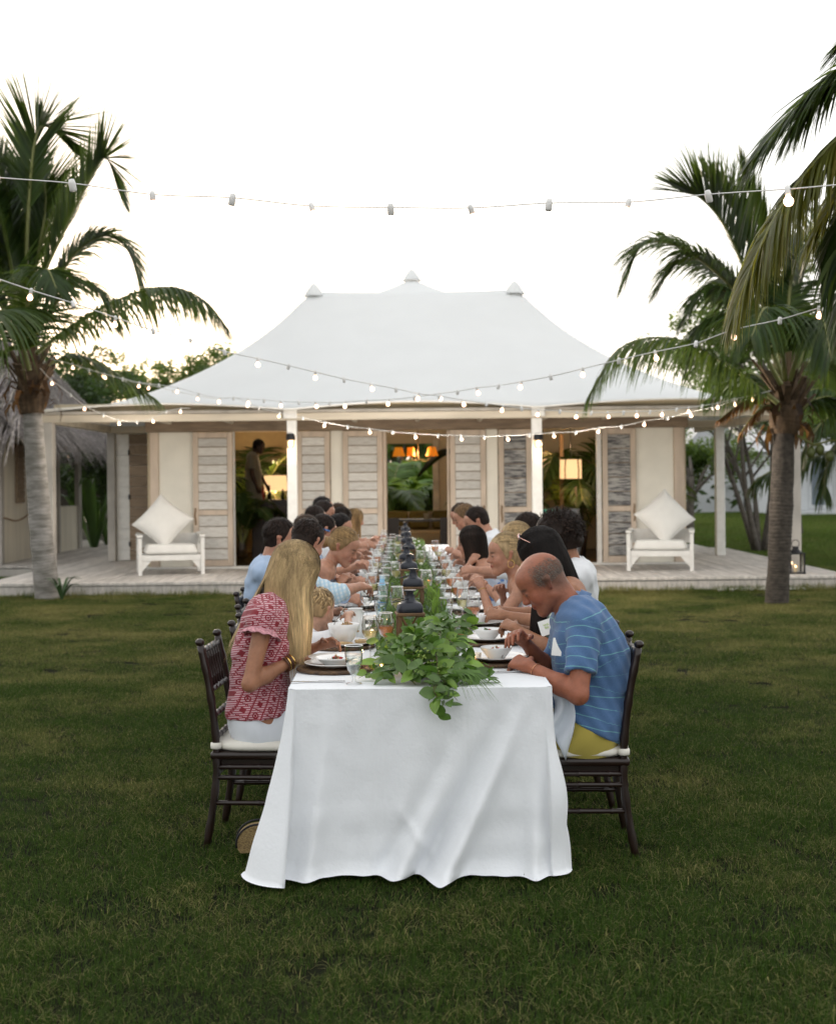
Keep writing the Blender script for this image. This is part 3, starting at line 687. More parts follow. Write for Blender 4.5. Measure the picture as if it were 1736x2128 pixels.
# ================================================================== leafy trees and undergrowth
LEAF = mat('broad_leaf', (.07, .13, .028), .5, var=.3, scale=1.2, attr=True, trans=.42, tcol=(.22, .32, .05), rand=.2)
LEAF_DK = mat('dark_broad_leaf', (.035, .07, .022), .5, var=.3, scale=1.2, attr=True, trans=.35, tcol=(.12, .20, .04), rand=.2)
BARK = mat('grey_branch_bark', (.16, .14, .12), .9, var=.4, scale=12, bump=.5)
def leafcloud(seed, n, clumps, size, squash=.8):
    rg = np.random.RandomState(seed); m = MB(); m.col = (1, 1, 1)
    cl = []
    for i in range(clumps):
        d = rg.randn(3); d /= np.linalg.norm(d); r = rg.rand()**.5*.85; cl.append((d*r*np.array([1, 1, squash]), .16+.16*rg.rand(), .6+.7*rg.rand()))
    for i in range(n):
        c, r, br = cl[rg.randint(clumps)]; d = rg.randn(3); d /= np.linalg.norm(d); p = c+d*r*(rg.rand()**.35)
        a = Vector(rg.randn(3)).normalized(); b = a.cross(Vector(rg.randn(3))).normalized(); s = size*rg.uniform(.7, 1.3)
        v = br*rg.uniform(.7, 1.3); m.col = (v*(1+.4*(rg.rand() > .85)), v, v*.9); p = Vector(p)
        m.add([p-a*s, p+b*s*.45, p+a*s, p-b*s*.45], [(0, 1, 2, 3)])
    return m
def tree(label, x, y, h, cr, seed, lm=LEAF, trunks=1, spread=.5, group='trees beyond the pavilion', crown_n=9, leaves=1700, lsize=.055, zlow=.45, cat='tree', ctr=None):
    rg = random.Random(seed); t = thing('tree', label, cat, group, loc=(x, y, -.05))
    tips = []
    for k in range(trunks):
        a = rg.random()*6.28+k*2.2; lean = spread*rg.uniform(.5, 1)*(1 if trunks > 1 else .3); z = h*zlow
        p0 = Vector((math.cos(a)*.10*(trunks > 1), math.sin(a)*.10*(trunks > 1), 0)); p1 = p0+Vector((math.cos(a)*lean*z*.35, math.sin(a)*lean*z*.3, z*.5)); p2 = p1+Vector((math.cos(a+.5)*lean*z*.5, math.sin(a+.5)*lean*z*.4, z*.6))
        r = (.058 if trunks > 1 else .05*h**.7)
        c = bez([p0, p1, p2], 8); MB().tube(c, [r*(1.2-.09*i) for i in range(8)], 8).build('trunk', BARK, t, smooth=True)
        for j in range(4 if trunks > 1 else 7):
            s = c[rg.randrange(4, 8)]; b = rg.random()*6.28; e = s+Vector((math.cos(b)*cr*rg.uniform(.4, .9), math.sin(b)*cr*rg.uniform(.4, .9), h*rg.uniform(.12, .42)))
            mid = (s+e)/2+Vector((0, 0, .1*h*rg.random()))
            MB().tube(bez([s, mid, e], 6), [r*.5*(1-.15*i) for i in range(6)], 6).build('branch', BARK, t, smooth=True); tips.append(e)
    me = leafcloud(seed, leaves, 26, lsize).mesh('crown', lm, attr=True)
    me2 = leafcloud(seed+77, leaves, 26, lsize).mesh('crown', lm, attr=True)
    for j in range(crown_n):
        e = tips[j % len(tips)] if tips else Vector((0, 0, h)); s = cr*rg.uniform(.5, .75)
        ob('crown', me if j % 2 else me2, t, e+Vector((rg.uniform(-.3, .3), rg.uniform(-.3, .3), rg.uniform(-.2, .3)))*s, (0, 0, rg.random()*6.28), (s, s, s*.75))
    return t
# right side
tree('small multi-stemmed tree with splayed grey branches behind the right end of the porch', 7.35, 29.0, 4.0, 1.5, 11, trunks=6, spread=.55, crown_n=13, leaves=1500, lsize=.034, zlow=.70, group=None)
tree('leafy tree between the porch post and the white cottage', 10.6, 38, 7.0, 2.2, 12, group=None, crown_n=9, zlow=.62)
tree('dark tree rising behind the drooping palm fronds at the right edge', 13.8, 37, 6.0, 2.6, 13, LEAF_DK, group=None, crown_n=11)
tree('broad tree further back on the right, partly behind the ringed palm trunk', 16.5, 52, 6.2, 3.4, 14, LEAF_DK, group=None, crown_n=10)
tree('green tree directly behind the rear corner of the porch roof', 6.6, 33, 3.4, 1.6, 15, group=None, crown_n=9)
# left side
tree('dark green tree behind the thatched hut, nearest the palm crown', -8.9, 34, 5.1, 2.4, 16, LEAF_DK, group=None, crown_n=12)
tree('rounded green tree seen over the left slope of the tent roof', -6.6, 38, 5.4, 2.1, 17, group=None, crown_n=11, zlow=.5)
tree('low tree between the hut and the tent roof', -7.6, 33, 3.8, 2.0, 18, LEAF_DK, group=None, crown_n=12, zlow=.4)
tree('wide dark tree filling the gap past the hut wall', -8.0, 40, 4.6, 2.8, 19, LEAF_DK, group=None, crown_n=12, zlow=.3)
# garden seen through the pavilion
tree('dense green garden tree seen through the rear window of the pavilion', -.8, 40, 5.2, 2.4, 20, group=None, crown_n=12, zlow=.3)
tree('garden tree seen at the right of the rear window', 1.6, 42, 5.0, 2.4, 24, LEAF, group=None, crown_n=14, zlow=.25)
hd = MB(); hd.col = (1, 1, 1)
rg = np.random.RandomState(5)
for i in range(26000):
    x = rg.uniform(-60, 60); y = rg.uniform(62, 74) if x > -12 and x < 40 else rg.uniform(50, 60); hmax = 2.6+1.6*nz(x*.15, 1, 0)+.7*nz(x*.8, 2, 0)
    if -9 < x < 9: y = rg.uniform(44, 52); hmax = 3.4
    z = rg.rand()**.7*hmax; p = Vector((x, y, z)); a = Vector(rg.randn(3)).normalized(); b = a.cross(Vector(rg.randn(3))).normalized(); s = rg.uniform(.16, .34)
    v = rg.uniform(.6, 1.2); hd.col = (v, v, v*.9); hd.add([p-a*s, p+b*s*.5, p+a*s, p-b*s*.5], [(0, 1, 2, 3)])
hd.build('treeline', LEAF_DK, kind='stuff')
# palm-like garden plants behind the window, and beside the hut
def fanplant(label, x, y, h, n, seed, m=PALM, z0=0, leaf=.3, wd=.03, cat='plant', par=None):
    t = thing('palm_plant', label, cat, loc=(x, y, z0)); rg = random.Random(seed)
    for i in range(n):
        a = 2*PI*i/n+rg.uniform(-.3, .3); r = h*rg.uniform(.45, .9); hh = h*rg.uniform(.6, 1.0)
        frond(t, [(0, 0, 0), (math.cos(a)*r*.25, math.sin(a)*r*.25, hh*.6), (math.cos(a)*r*.65, math.sin(a)*r*.65, hh), (math.cos(a)*r*1.15, math.sin(a)*r*1.15, hh*.72)], leaf=leaf*h, n=30, droop=.6, m=m, seed=seed+i, wd=wd*h, start=.25, ror=.008*h)
    MB().tube([(0, 0, -.05), (0, 0, .25*h)], [.05*h, .03*h], 8).build('stem', BARK, t)
    return t
GPALM = mat('bright_garden_palm_leaf', (.13, .24, .06), .45, var=.3, scale=2, attr=True, trans=.4, tcol=(.40, .55, .10))
fanplant('bright arching palm plant at the left of the rear garden window', -.75, 31.4, 2.1, 12, 60, leaf=.3, wd=.05, m=GPALM)
fanplant('bushy palm plant in the middle of the rear garden window', .15, 32.0, 1.6, 12, 61, leaf=.35, wd=.06, m=GPALM)
fanplant('tall palm plant at the right of the rear garden window', .75, 33.5, 2.4, 11, 62, leaf=.28, wd=.05, m=GPALM)
def strapplant(label, x, y, z0, h, n, seed, m, wd=.12, bend=.5):
    t = thing('leafy_plant', label, 'plant', loc=(x, y, z0)); rg = random.Random(seed)
    for i in range(n):
        a = 2*PI*i/n+rg.uniform(-.4, .4); r = h*bend*rg.uniform(.5, 1.1); hh = h*rg.uniform(.65, 1.0); d = Vector((math.cos(a), math.sin(a), 0)); s = Vector((-math.sin(a), math.cos(a), 0))
        c = bez([(0, 0, 0), tuple(d*r*.25+Vector((0, 0, hh*.5))), tuple(d*r*.7+Vector((0, 0, hh*.95))), tuple(d*r*1.2+Vector((0, 0, hh*.85)))], 9)
        w_ = wd*rg.uniform(.7, 1.1); q = MB(); ws = [w_*k for k in (.25, .6, .9, 1, 1, .9, .7, .4, .02)]
        P = []
        for j, p in enumerate(c): P.append([p-s*ws[j]/2+Vector((0, 0, ws[j]*.22)), p, p+s*ws[j]/2+Vector((0, 0, ws[j]*.22))])
        q.grid(P).build('leaf', m, t, smooth=True)
    return t
BANANA = mat('glossy_green_leaf', (.05, .11, .03), .35, var=.25, scale=3, trans=.35, tcol=(.18, .32, .05), rand=.2)
strapplant('young banana-like plant with upright leaves beyond the hut walkway', XW(195, 30, 1000), 30.0, -.05, 2.0, 15, 70, BANANA, wd=.15, bend=.62)
strapplant('low broad-leaved plant at the foot of the taller one beyond the walkway', XW(180, 29, 1000), 31.2, -.05, .9, 12, 71, BANANA, wd=.22, bend=.9)
AGAVE = mat('agave_leaf', (.05, .10, .035), .45, var=.25, trans=.15)
strapplant('small spiky agave at the foot of the pale palm trunk', XW(128, 18.3, 1230), 18.3, -.01, .36, 9, 72, AGAVE, wd=.05, bend=.9)
# low bushy weeds and white stones along the deck
STONE = mat('white_coral_stone', (.55, .54, .50), .9, var=.3, bump=.4)
rg = random.Random(9)
for i in range(16):
    x = XW(1495+i*11.5+rg.uniform(-3, 3), 18.85, 1232); s = rg.uniform(.025, .05)
    m = MB(); m.ball((0, 0, 0), (s*1.5, s, s*.7), 8, 6)
    m.v = [tuple(Vector(v)*(1+.25*nz(v[0]*30+i, v[1]*30, v[2]*30))) for v in m.v]
    o = m.build('stone', STONE, smooth=True, loc=(x, 18.84+rg.uniform(-.05, .05), .02), rot=(0, 0, rg.random()*3))
    o['label'] = 'small white stone in the row on the grass under the right end of the deck'; o['category'] = 'stone'; o['group'] = 'white stones along the deck'
# ================================================================== thatched hut
THATCH = mat('grey_palm_thatch', (.30, .27, .25), .95, attr=True, scale=12, col2=(.13, .11, .10), stretch=(1, 1, 1), rand=.1)
hut = thing('thatched_hut', 'cream boarded hut with a shaggy grey thatched roof at the left edge', 'hut')
XH, YH0, YH1, HDk = -7.42, 23.5, 30.2, .165
HUTW = mat('cream_boarded_wall', (.76, .71, .60), .85, var=.12, scale=2, stretch=(4, 4, .4))
def hb(name, x0, x1, y0, y1, z0, z1, m): return MB().box(((x0+x1)/2, (y0+y1)/2, (z0+z1)/2), (x1-x0, y1-y0, z1-z0)).build(name, m, hut)
ys_ = [XH*FD/(xx-868) if 0 else None for xx in ()]
def yof(xD): return XH*FD/(xD-CX)          # depth on the side wall seen at a given spot
hb('wall', -10.5, XH, yof(2)+.02, yof(112), HDk, 2.5, HUTW)
hb('wall', -10.5, XH, yof(112)+.01, yof(165), HDk, 1.12, HUTW); hb('wall', -10.5, XH, yof(112)+.01, yof(165), 2.3, 2.5, HUTW)
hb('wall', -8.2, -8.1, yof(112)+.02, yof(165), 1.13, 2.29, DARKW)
for a, b in ((-2, 4), (95, 99), (118, 121.5), (160, 166)): hb('post', XH-.05, XH+.04, yof(a), yof(b), HDk-.001, 2.51, WOOD_GREY)
hb('window_shutter', XH+.005, XH+.04, yof(31), yof(46), 1.25, 2.35, WOOD_BROWN)
for i in range(9): MB().box((XH+.05, (yof(31)+yof(46))/2, 1.31+i*.12), (.02, yof(46)-yof(31)-.02, .10)).build('slat', WOOD_BROWN, hut)
MB().tube(bez([(XH+.06, yof(1), 1.0), (XH+.12, yof(30), .95), (XH+.06, yof(90), 1.32)], 10), .015, 6).build('rope', HANDLE, hut)
# roof: hip, with layered ragged fringe of palm strips
th = MB(); th.col = (1, 1, 1); rg = random.Random(31)
EX, EY, EZ, RX, RZ = -6.75, 22.7, 2.42, -9.0, 4.7
def strips(a, b, up, out, n, rows, L0):
    a, b, up = Vector(a), Vector(b), Vector(up)
    for r in range(rows):
        for i in range(n):
            u = (i+rg.random())/n; s = r/rows
            p = a.lerp(b, u)+(up)*s; p += Vector((rg.uniform(-.03, .03), rg.uniform(-.03, .03), rg.uniform(0, .06)))
            d = (-up.normalized()*1.0+Vector(out)*rg.uniform(.02, .22)+(b-a).normalized()*rg.uniform(-.22, .22)+Vector((0, 0, -.25 if r == 0 else 0))).normalized()
            l = L0*rg.uniform(.6, 1.35); g = rg.uniform(.45, 1.35); th.col = (g, g, g*rg.uniform(.92, 1.1))
            q = p+d*l*.5+Vector(out)*.02; e = p+d*l-Vector((0, 0, l*.18))
            th.strip([p, q, e], [rg.uniform(.018, .045), rg.uniform(.016, .035), .004], (b-a).normalized())
strips((EX, EY, EZ), (EX, 31.5, EZ), (RX-EX, 0, RZ-EZ), (1, 0, .25), 420, 13, .50)
strips((EX-4.5, EY, EZ), (EX, EY, EZ), (-.0, 2.4, RZ-EZ), (0, -1, .25), 190, 13, .50)
strips((EX-4.5, 31.5, EZ), (EX-4.5, EY, EZ), (2.25, 0, RZ-EZ), (-1, 0, .25), 200, 10, .60)
hb_ = MB(); hb_.add([(EX, EY, EZ), (EX, 31.5, EZ), (RX, 31.5, RZ), (RX, EY+2.4, RZ), (EX-4.5, 31.5, EZ), (EX-4.5, EY, EZ)], [(0, 1, 2, 3), (0, 3, 5), (5, 3, 2, 4)])
rfh = hb_.build('roof', THATCH, hut, loc=(-.06, .05, -.02)); o = th.build('thatch', THATCH, rfh, loc=(.06, -.05, .02)); o['kind'] = 'stuff'
# ================================================================== white cottages far right
WALLW = mat('distant_white_wall', (.72, .74, .76), .85, var=.05)
WINB = mat('blue_grey_window_glass', (.16, .20, .24), .2)
ROOFW = mat('pale_shingle_roof', (.52, .53, .55), .8, var=.15)
ct = thing('cottage', 'white cottage with a pale pitched roof beyond the lawn on the right', 'cottage')
def cb_(name, x0, x1, y0, y1, z0, z1, m, par=ct): return MB().box(((x0+x1)/2, (y0+y1)/2, (z0+z1)/2), (x1-x0, y1-y0, z1-z0)).build(name, m, par)
cb_('wall', 15.3, 30, 58.5, 78, -.05, 2.7, WALLW)
MB().add([(15, 58.2, 2.71), (30.3, 58.2, 2.71), (30.3, 78.3, 2.71), (15, 78.3, 2.71), (20, 64, 5.0), (26, 64, 5.0), (26, 72, 5.0), (20, 72, 5.0)], [(0, 1, 5, 4), (1, 2, 6, 5), (2, 3, 7, 6), (3, 0, 4, 7), (4, 5, 6, 7), (3, 2, 1, 0)]).build('roof', ROOFW, ct)
cb_('porch_step', 15.4, 29.5, 57.0, 58.4, -.05, .12, WALLW)
for i in range(7):
    x = 15.9+i*1.05; f_ = cb_('window_frame', x, x+.75, 58.43, 58.49, .25, 2.3, WALLW)
    MB().box((x+.375, 58.41, 1.3), (.55, .02, 1.85)).build('pane', WINB, f_)
for i in range(5): cb_('post', 15.5+i*2.1, 15.62+i*2.1, 57.05, 57.15, .13, 2.7, WALLW)
c2 = thing('cottage', 'low white cottage wall glimpsed through the branches behind the porch post', 'cottage')
cb_('wall', 12.5, 15.2, 63, 80, -.05, 2.9, WALLW, c2)
MB().add([(12.3, 62.8, 2.91), (15.4, 62.8, 2.91), (15.4, 80, 2.91), (12.3, 80, 2.91), (13.85, 62.8, 4.6), (13.85, 80, 4.6)], [(0, 1, 4), (1, 2, 5, 4), (2, 3, 5), (3, 0, 4, 5), (3, 2, 1, 0)]).build('roof', ROOFW, c2)
cb_('shed_door', 12.45, 12.49, 64, 66, 0, 2.0, WOOD_BROWN, c2)
# ================================================================== things in and on the pavilion
GLOW = lambda n, c, s: mat(n, c, .5, emit=c, estr=s)
BULB = GLOW('lit_bulb', (1.0, .62, .36), 1.2)
SHADE = mat('lit_cream_lampshade', (.8, .6, .38), .8, emit=(1.0, .60, .28), estr=.22)
SHADE_O = mat('orange_lampshade', (.75, .28, .02), .6, emit=(1.0, .33, .02), estr=.10, trans=.3)
def lamp(x, y, z, e, col=(1, .66, .36), r=.06, par=None):
    l = bpy.data.lights.new('lamp_light', 'POINT'); l.energy = e; l.color = col; l.shadow_soft_size = r
    o = bpy.data.objects.new('lamp_light', l); C.objects.link(o); o.location = (x, y, z)
    if par: o.parent = par
    return o
# post lamps
for xd, lb in ((606, 'left'), (1115, 'right')):
    X = XW(xd, YP, 915); z = HW(915, YP, xd)
    t = thing('post_lamp', {'left': 'glowing jar lamp under a black cap on the white post beside the bar doorway', 'right': 'glowing jar lamp under a black cap on the white post beside the pendant lamp doorway'}[lb], 'lamp', 'porch post lamps', loc=(X, YP-.19, z))
    MB().lathe([(.001, .10), (.05, .095), (.068, .06), (.07, .0)], (0, 0, 0), 14).build('cap', IRON, t, smooth=True)
    MB().beam((0, .0, .05), (0, .11, .05), .03, .03).build('bracket', IRON, t)
    MB().lathe([(.055, -.002), (.058, -.06), (.045, -.12), (.001, -.135)], (0, 0, 0), 14).build('jar', glassmat('lamp_jar', (1, .9, .75)), t, smooth=True)
    MB().ball((0, 0, -.055), (.03, .03, .045), 10, 8).build('bulb', GLOW('post_bulb', (1, .66, .36), 2.5), t, smooth=True)
    lamp(0, -.01, -.18, .45, par=t, r=.04)
# lounge chairs with big pillows
CUSH = mat('white_cushion_fabric', (.78, .77, .74), .9, var=.05, scale=6, bump=.15, bscale=12, sheen=.2)
def armchair(label, xD, Z, flip, yaw):
    t = thing('lounge_chair', label, 'armchair', 'white lounge chairs on the deck', loc=(XW(xD, Z, 1190), Z, DH), rotz=yaw)
    def b(name, a, c, w1=.055, w2=.055, par=t): return MB().beam(a, c, w1, w2).build(name, WHITEP, par)
    W2, D = .47, .36
    for sx in (-1, 1):
        b('leg', (sx*W2, -D, 0), (sx*W2, -D, .56)); b('leg', (sx*W2, D, 0), (sx*(W2+.0), D+.10, .62))
        b('armrest', (sx*W2, -D-.03, .59), (sx*W2, D+.1, .59), .08, .03)
        b('side_panel', (sx*W2, -D+.02, .50), (sx*W2, D, .50), .02, .09); b('seat_rail', (sx*W2, -D+.03, .26), (sx*W2, D, .26), .035, .08)
        MB().add([(sx*(W2-.03), -D, .22), (sx*(W2-.17), -D, .22), (sx*(W2-.03), -D, .06), (sx*(W2-.03), -D+.03, .22), (sx*(W2-.17), -D+.03, .22), (sx*(W2-.03), -D+.03, .06)], [(0, 1, 2), (3, 5, 4), (0, 3, 4, 1), (1, 4, 5, 2), (2, 5, 3, 0)]).build('bracket', WHITEP, t)
    b('front_rail', (-W2+.03, -D, .26), (W2-.03, -D, .26), .03, .08); b('rear_rail', (-W2+.03, D, .26), (W2-.03, D, .26), .03, .08)
    MB().beam((-W2+.03, D+.06, .50), (W2-.03, D+.06, .50), .03, .22).build('backrest', WHITEP, t)
    for i in range(6): MB().box((0, -D+.07+i*.12, .295), (2*W2-.08, .08, .015)).build('slat', WHITEP, t)
    vs, fs = roundbox((0, 0, 0), (.80, .70, .15), .05, seg=3)
    vs = [Vector((v[0]*(1-.06*(v[2] > 0)), v[1]*(1-.05*(v[2] > 0)), v[2]+.02*nz(v[0]*4, v[1]*4, yaw))) for v in vs]
    o = MB().add(vs, fs).build('seat_cushion', CUSH, t, smooth=True, loc=(0, -.01, .385))
    # large square pillow leaning on one corner
    n = 22; P = []
    for s in (1, -1):
        G = []
        for i in range(n+1):
            row = []
            for j in range(n+1):
                u, v = 2*i/n-1, 2*j/n-1
                e = (1-abs(u)**2.6)*(1-abs(v)**2.6); pin = 1-.07*(1-abs(u)**2)*abs(v)**2; pin2 = 1-.07*(1-abs(v)**2)*abs(u)**2
                row.append((u*.33*pin2, s*(.125*e**.55+.006*nz(u*3, v*3, 3+yaw)), v*.33*pin))
            G.append(row if s > 0 else row[::-1])
        P.append(G)
    pm_ = MB(); pm_.grid(P[0]); pm_.grid(P[1])
    pl_ = thing('pillow', 'big white square pillow balanced on one corner on the '+('left' if flip < 0 else 'right')+' lounge chair', 'pillow', 'pillows on the lounge chairs')
    pl_.location = t.location+Vector((.10*flip-.02, .06, .80)); pl_.rotation_euler = (-.42, 0, yaw+.05+.2*flip)
    q = pm_.build('cover', CUSH, pl_, smooth=True); q.rotation_euler = (0, PI/4+.10*flip, 0); q.scale = (1.03, 1.25, 1.03)
    return t
armchair('white wooden lounge chair with pillow near the left end of the porch', 354, 20.9, -1, .24)
armchair('white wooden lounge chair with pillow near the right end of the porch', 1372, 20.7, 1, -.20)
# lantern on the deck corner
def candle(par, z, r=.03, h=.07, x=0, y=0):
    MB().lathe([(r, 0), (r, h), (.001, h-.004)], (x, y, z), 12).build('candle', mat('ivory_wax', (.8, .72, .55), .5, trans=.3), par, smooth=False)
    MB().lathe([(.001, 0), (.005, .007), (.003, .018), (.0005, .026)], (x, y, z+h), 8).build('flame', GLOW('candle_flame', (1, .55, .18), 8), par, smooth=True)
t = thing('deck_lantern', 'black metal lantern with a lit candle on the right corner of the deck', 'lantern', loc=(XW(1648, 19.6, 1190), 19.5, DH+.001))
for sx in (-1, 1):
    for sy in (-1, 1): MB().box((sx*.10, sy*.10, .15), (.02, .02, .27)).build('frame', IRON, t)
MB().box((0, 0, .01), (.23, .23, .02)).build('base', IRON, t); MB().box((0, 0, .29), (.23, .23, .02)).build('top', IRON, t)
MB().lathe([(.10, .301), (.05, .35), (.045, .39), (.001, .395)], n=12).build('cap', IRON, t); MB().tube([(.055*math.cos(a), 0, .43+.055*math.sin(a)) for a in np.linspace(0, 2*PI, 17)], .006, 6).build('handle', IRON, t)
for a in range(4): MB().box((.10*math.cos(a*PI/2), .10*math.sin(a*PI/2), .15), (.18 if a % 2 else .002, .002 if a % 2 else .18, .26)).build('pane', glassmat('lantern_glass'), t)
candle(t, .021); lamp(0, 0, .14, .15, par=t, r=.02)

# ---- left room: bar, lamp, palm, waiter
t = thing('bar_counter', 'dark wooden bar counter inside the left doorway', 'bar counter', loc=(XW(570, 23.6, 1040), 23.9, DH+.02))
MB().box((0, 0, .52), (.78, .5, 1.0)).build('body', DARKW, t); MB().box((0, 0, 1.045), (.86, .6, .05)).build('top', DARKW, t)
for i in range(4): MB().box((-.30+i*.2, -.255, .52), (.17, .012, .9)).build('panel', mat('bar_front_wood', (.05, .025, .012), .35, var=.3), t)
GL = glassmat('clear_glass', (.96, .98, .97), base=.05)
BOT = mat('dark_bottle_glass', (.02, .03, .015), .1); REDB = mat('red_bottle', (.45, .05, .03), .2)
rg = random.Random(12)
bars = [(.24, BOT, 'dark'), (-.30, REDB, 'red'), (-.23, REDB, 'red'), (-.12, BOT, 'dark'), (.12, BOT, 'dark'), (.30, BOT, 'dark')]
for i, (dx, m, cn) in enumerate(bars):
    o = MB().lathe([(.001, 0), (.035, 0), (.035, .15), (.013, .2), (.013, .26), (.001, .262)], n=12).build('bottle', m, smooth=True, loc=(t.location.x+dx, 23.85+.05*(i % 2), DH+.02+1.071), rot=(0, 0, 0))
    o.scale = (1, 1, rg.uniform(.7, 1)); o['label'] = cn+' bottle standing on the bar counter inside the left doorway'; o['category'] = 'bottle'; o['group'] = cn+' bottles on the bar'
tl = thing('table_lamp', 'lit table lamp with a wide cream shade behind the bar', 'lamp', loc=(XW(572, 24.6, 1000), 24.6, DH+.021))
MB().box((0, 0, .45), (.6, .35, .9)).build('stand', DARKW, tl)
MB().tube([(0, 0, .90), (.02, 0, 1.0), (-.015, 0, 1.1), (0, 0, 1.25)], [.07, .03, .03, .02], 10).build('base', WOOD_WARM, tl, smooth=True)
MB().lathe([(.22, 1.22), (.20, 1.50)], n=24).build('shade', SHADE, tl, smooth=True)
lamp(0, 0, 1.36, 4.0, par=tl, r=.08); lamp(0, .3, 1.75, 4, par=tl, r=.1)
al = MB(); al.add([(math.cos(a)*.36, 0, math.sin(a)*.36+1.72) for a in np.linspace(0, PI, 17)]+[(-.36, 0, 1.0), (.36, 0, 1.0)], [tuple(range(19))])
al.build('arched_niche', mat('lit_arch_plaster', (.75, .62, .40), .9), pav, loc=(XW(558, 26.3, 940), 26.38, 0)).modifiers.new('s', 'SOLIDIFY').thickness = .03
bx('rear_partition', -4.3, xw(640)-.01, 26.4, 26.5, zr0, 2.7, mat('ochre_wall', (.42, .32, .17), .9, var=.1))
bx('rear_partition', xw(1092)+.01, 4.29, 26.4, 26.5, zr0, 2.7, CREAM)
lamp(XW(520, 25), 25.2, 2.1, 4); lamp(XW(1185, 24), 23.6, 2.15, 4); lamp(XW(868, 25), 25.3, 2.1, 5)
fanplant('tall indoor palm with dark fronds behind the waiter', XW(500, 25.2, 950), 25.3, 2.15, 9, 80, z0=DH+.02, leaf=.3, wd=.02, cat='potted palm')
fanplant('dark potted fern by the left jamb of the bar doorway', XW(500, 22.9, 1080), 23.0, .95, 9, 81, z0=DH+.3, leaf=.3, wd=.05, cat='potted plant')
# ---- right room: pendant, plants
def pendant(label, xD, yD, Z, r, h):
    z = HW(yD, Z); t = thing('pendant_lamp', label, 'lamp', 'drum lamps in the right doorway', loc=(XW(xD, Z, yD), Z, z))
    MB().lathe([(r, -h/2), (r*.98, h/2)], n=28).build('shade', SHADE, t, smooth=True)
    for sg in (-1, 1): MB().tube([(sg*r*.6, -r*.80-.012, -h/2), (sg*r*.62, -r*.79-.012, 0), (sg*r*.55, -r*.82-.012, h/2)], .012, 6).build('twig', HANDLE, t)
    MB().tube([(0, 0, h/2), (0, 0, 2.68-z)], .006, 5).build('cord', IRON, t)
    MB().ball((0, 0, .03), .04, 10, 8).build('bulb', BULB, t, smooth=True)
    lamp(0, 0, -.02, 3.5, par=t, r=.05); return t
pendant('large lit drum pendant lamp with two twigs in the right doorway', 1185, 978, 23.4, .19, .33)
pendant('smaller lit drum lamp half hidden by the white post', 1128, 970, 24.8, .13, .25)
POTD = mat('dark_glazed_pot', (.05, .035, .03), .35); POTG = mat('grey_stone_urn', (.30, .32, .34), .6, var=.2)
tp = thing('potted_plant', 'spiky potted plant in a tall dark pot inside the right doorway', 'potted plant', loc=(XW(1203, 23.6, 1100), 23.6, DH+.021))
MB().lathe([(.001, 0), (.10, 0), (.15, .40), (.17, .48), (.14, .48), (.001, .45)], n=20).build('pot', POTD, tp, smooth=True)
rg = random.Random(3)
for i in range(11):
    a = i*2.4; d = Vector((math.cos(a), math.sin(a), 0)); s = Vector((-math.sin(a), math.cos(a), 0)); r = rg.uniform(.35, .5); hh = rg.uniform(.15, .42)
    MB().strip(bez([(0, 0, .46), tuple(d*r*.4+Vector((0, 0, .5+hh))), tuple(d*r+Vector((0, 0, .42+hh*.6)))], 8), [.04, .06, .06, .06, .05, .04, .03, .01], s).build('leaf', LEAF_DK, tp)
MB().tube([(0, 0, .45), (-.03, 0, .9), (-.06, 0, 1.25)], .012, 6).build('flower_stem', BARK, tp)
ur = MB().lathe([(.001, 0), (.08, 0), (.14, .3), (.15, .55), (.10, .85), (.12, .88), (.10, .88), (.001, .5)], n=20).build('urn', POTG, smooth=True, loc=(XW(1190, 22.5, 1100), 22.45, DH+.021))
ur['label'] = 'tall grey stone urn just inside the right doorway'; ur['category'] = 'urn'
tk = fanplant('dark indoor palm tree overhanging the pendant lamp', XW(1190, 25.3, 950), 25.3, 2.3, 11, 84, z0=DH+.02, leaf=.3, wd=.02, cat='potted palm')
bx('interior_column', XW(1170, 24.4, 1000)-.07, XW(1170, 24.4, 1000)+.0, 24.35, 24.45, zr0, 2.4, HANDLE)
tb = thing('teal_armchair', 'teal armchair corner glimpsed beside the right white post', 'armchair', loc=(XW(1138, 23.5, 1100), 23.6, DH+.021))
TEAL = mat('teal_upholstery', (.03, .22, .26), .8)
MB().add(*roundbox((0, 0, .25), (.55, .55, .32), .05)).build('seat', TEAL, tb, smooth=True); MB().add(*roundbox((0, .27, .60), (.55, .12, .5), .04)).build('backrest', TEAL, tb, smooth=True)
# ---- middle room: sofa, table, chandelier
OLIVE = mat('olive_cushion', (.17, .13, .03), .9, var=.2); TAN = mat('tan_sofa_fabric', (.42, .34, .22), .9)
sf = thing('sofa', 'tan sofa with olive cushions below the rear window', 'sofa', loc=(XW(868, 26.6, 1070), 26.75, DH+.021))
MB().add(*roundbox((0, 0, .22), (1.5, .7, .36), .05)).build('seat', TAN, sf, smooth=True); MB().add(*roundbox((0, .3, .55), (1.5, .16, .42), .05)).build('backrest', TAN, sf, smooth=True)
for dx, wd in ((-.45, .5), (.02, .4), (.5, .45)): MB().add(*roundbox((dx, .14, .60), (wd, .14, .36), .06, Matrix.Rotation(-.2, 3, 'X'))).build('cushion', OLIVE, sf, smooth=True)
dt = thing('dining_table', 'dark low table with a plant in front of the sofa', 'table', loc=(XW(870, 24.6, 1100), 24.6, DH+.021))
MB().box((0, 0, .66), (1.25, .7, .04)).build('tabletop', DARKW, dt)
for sx in (-.55, .55):
    for sy in (-.28, .28): MB().box((sx, sy, .32), (.06, .06, .64)).build('leg', DARKW, dt)
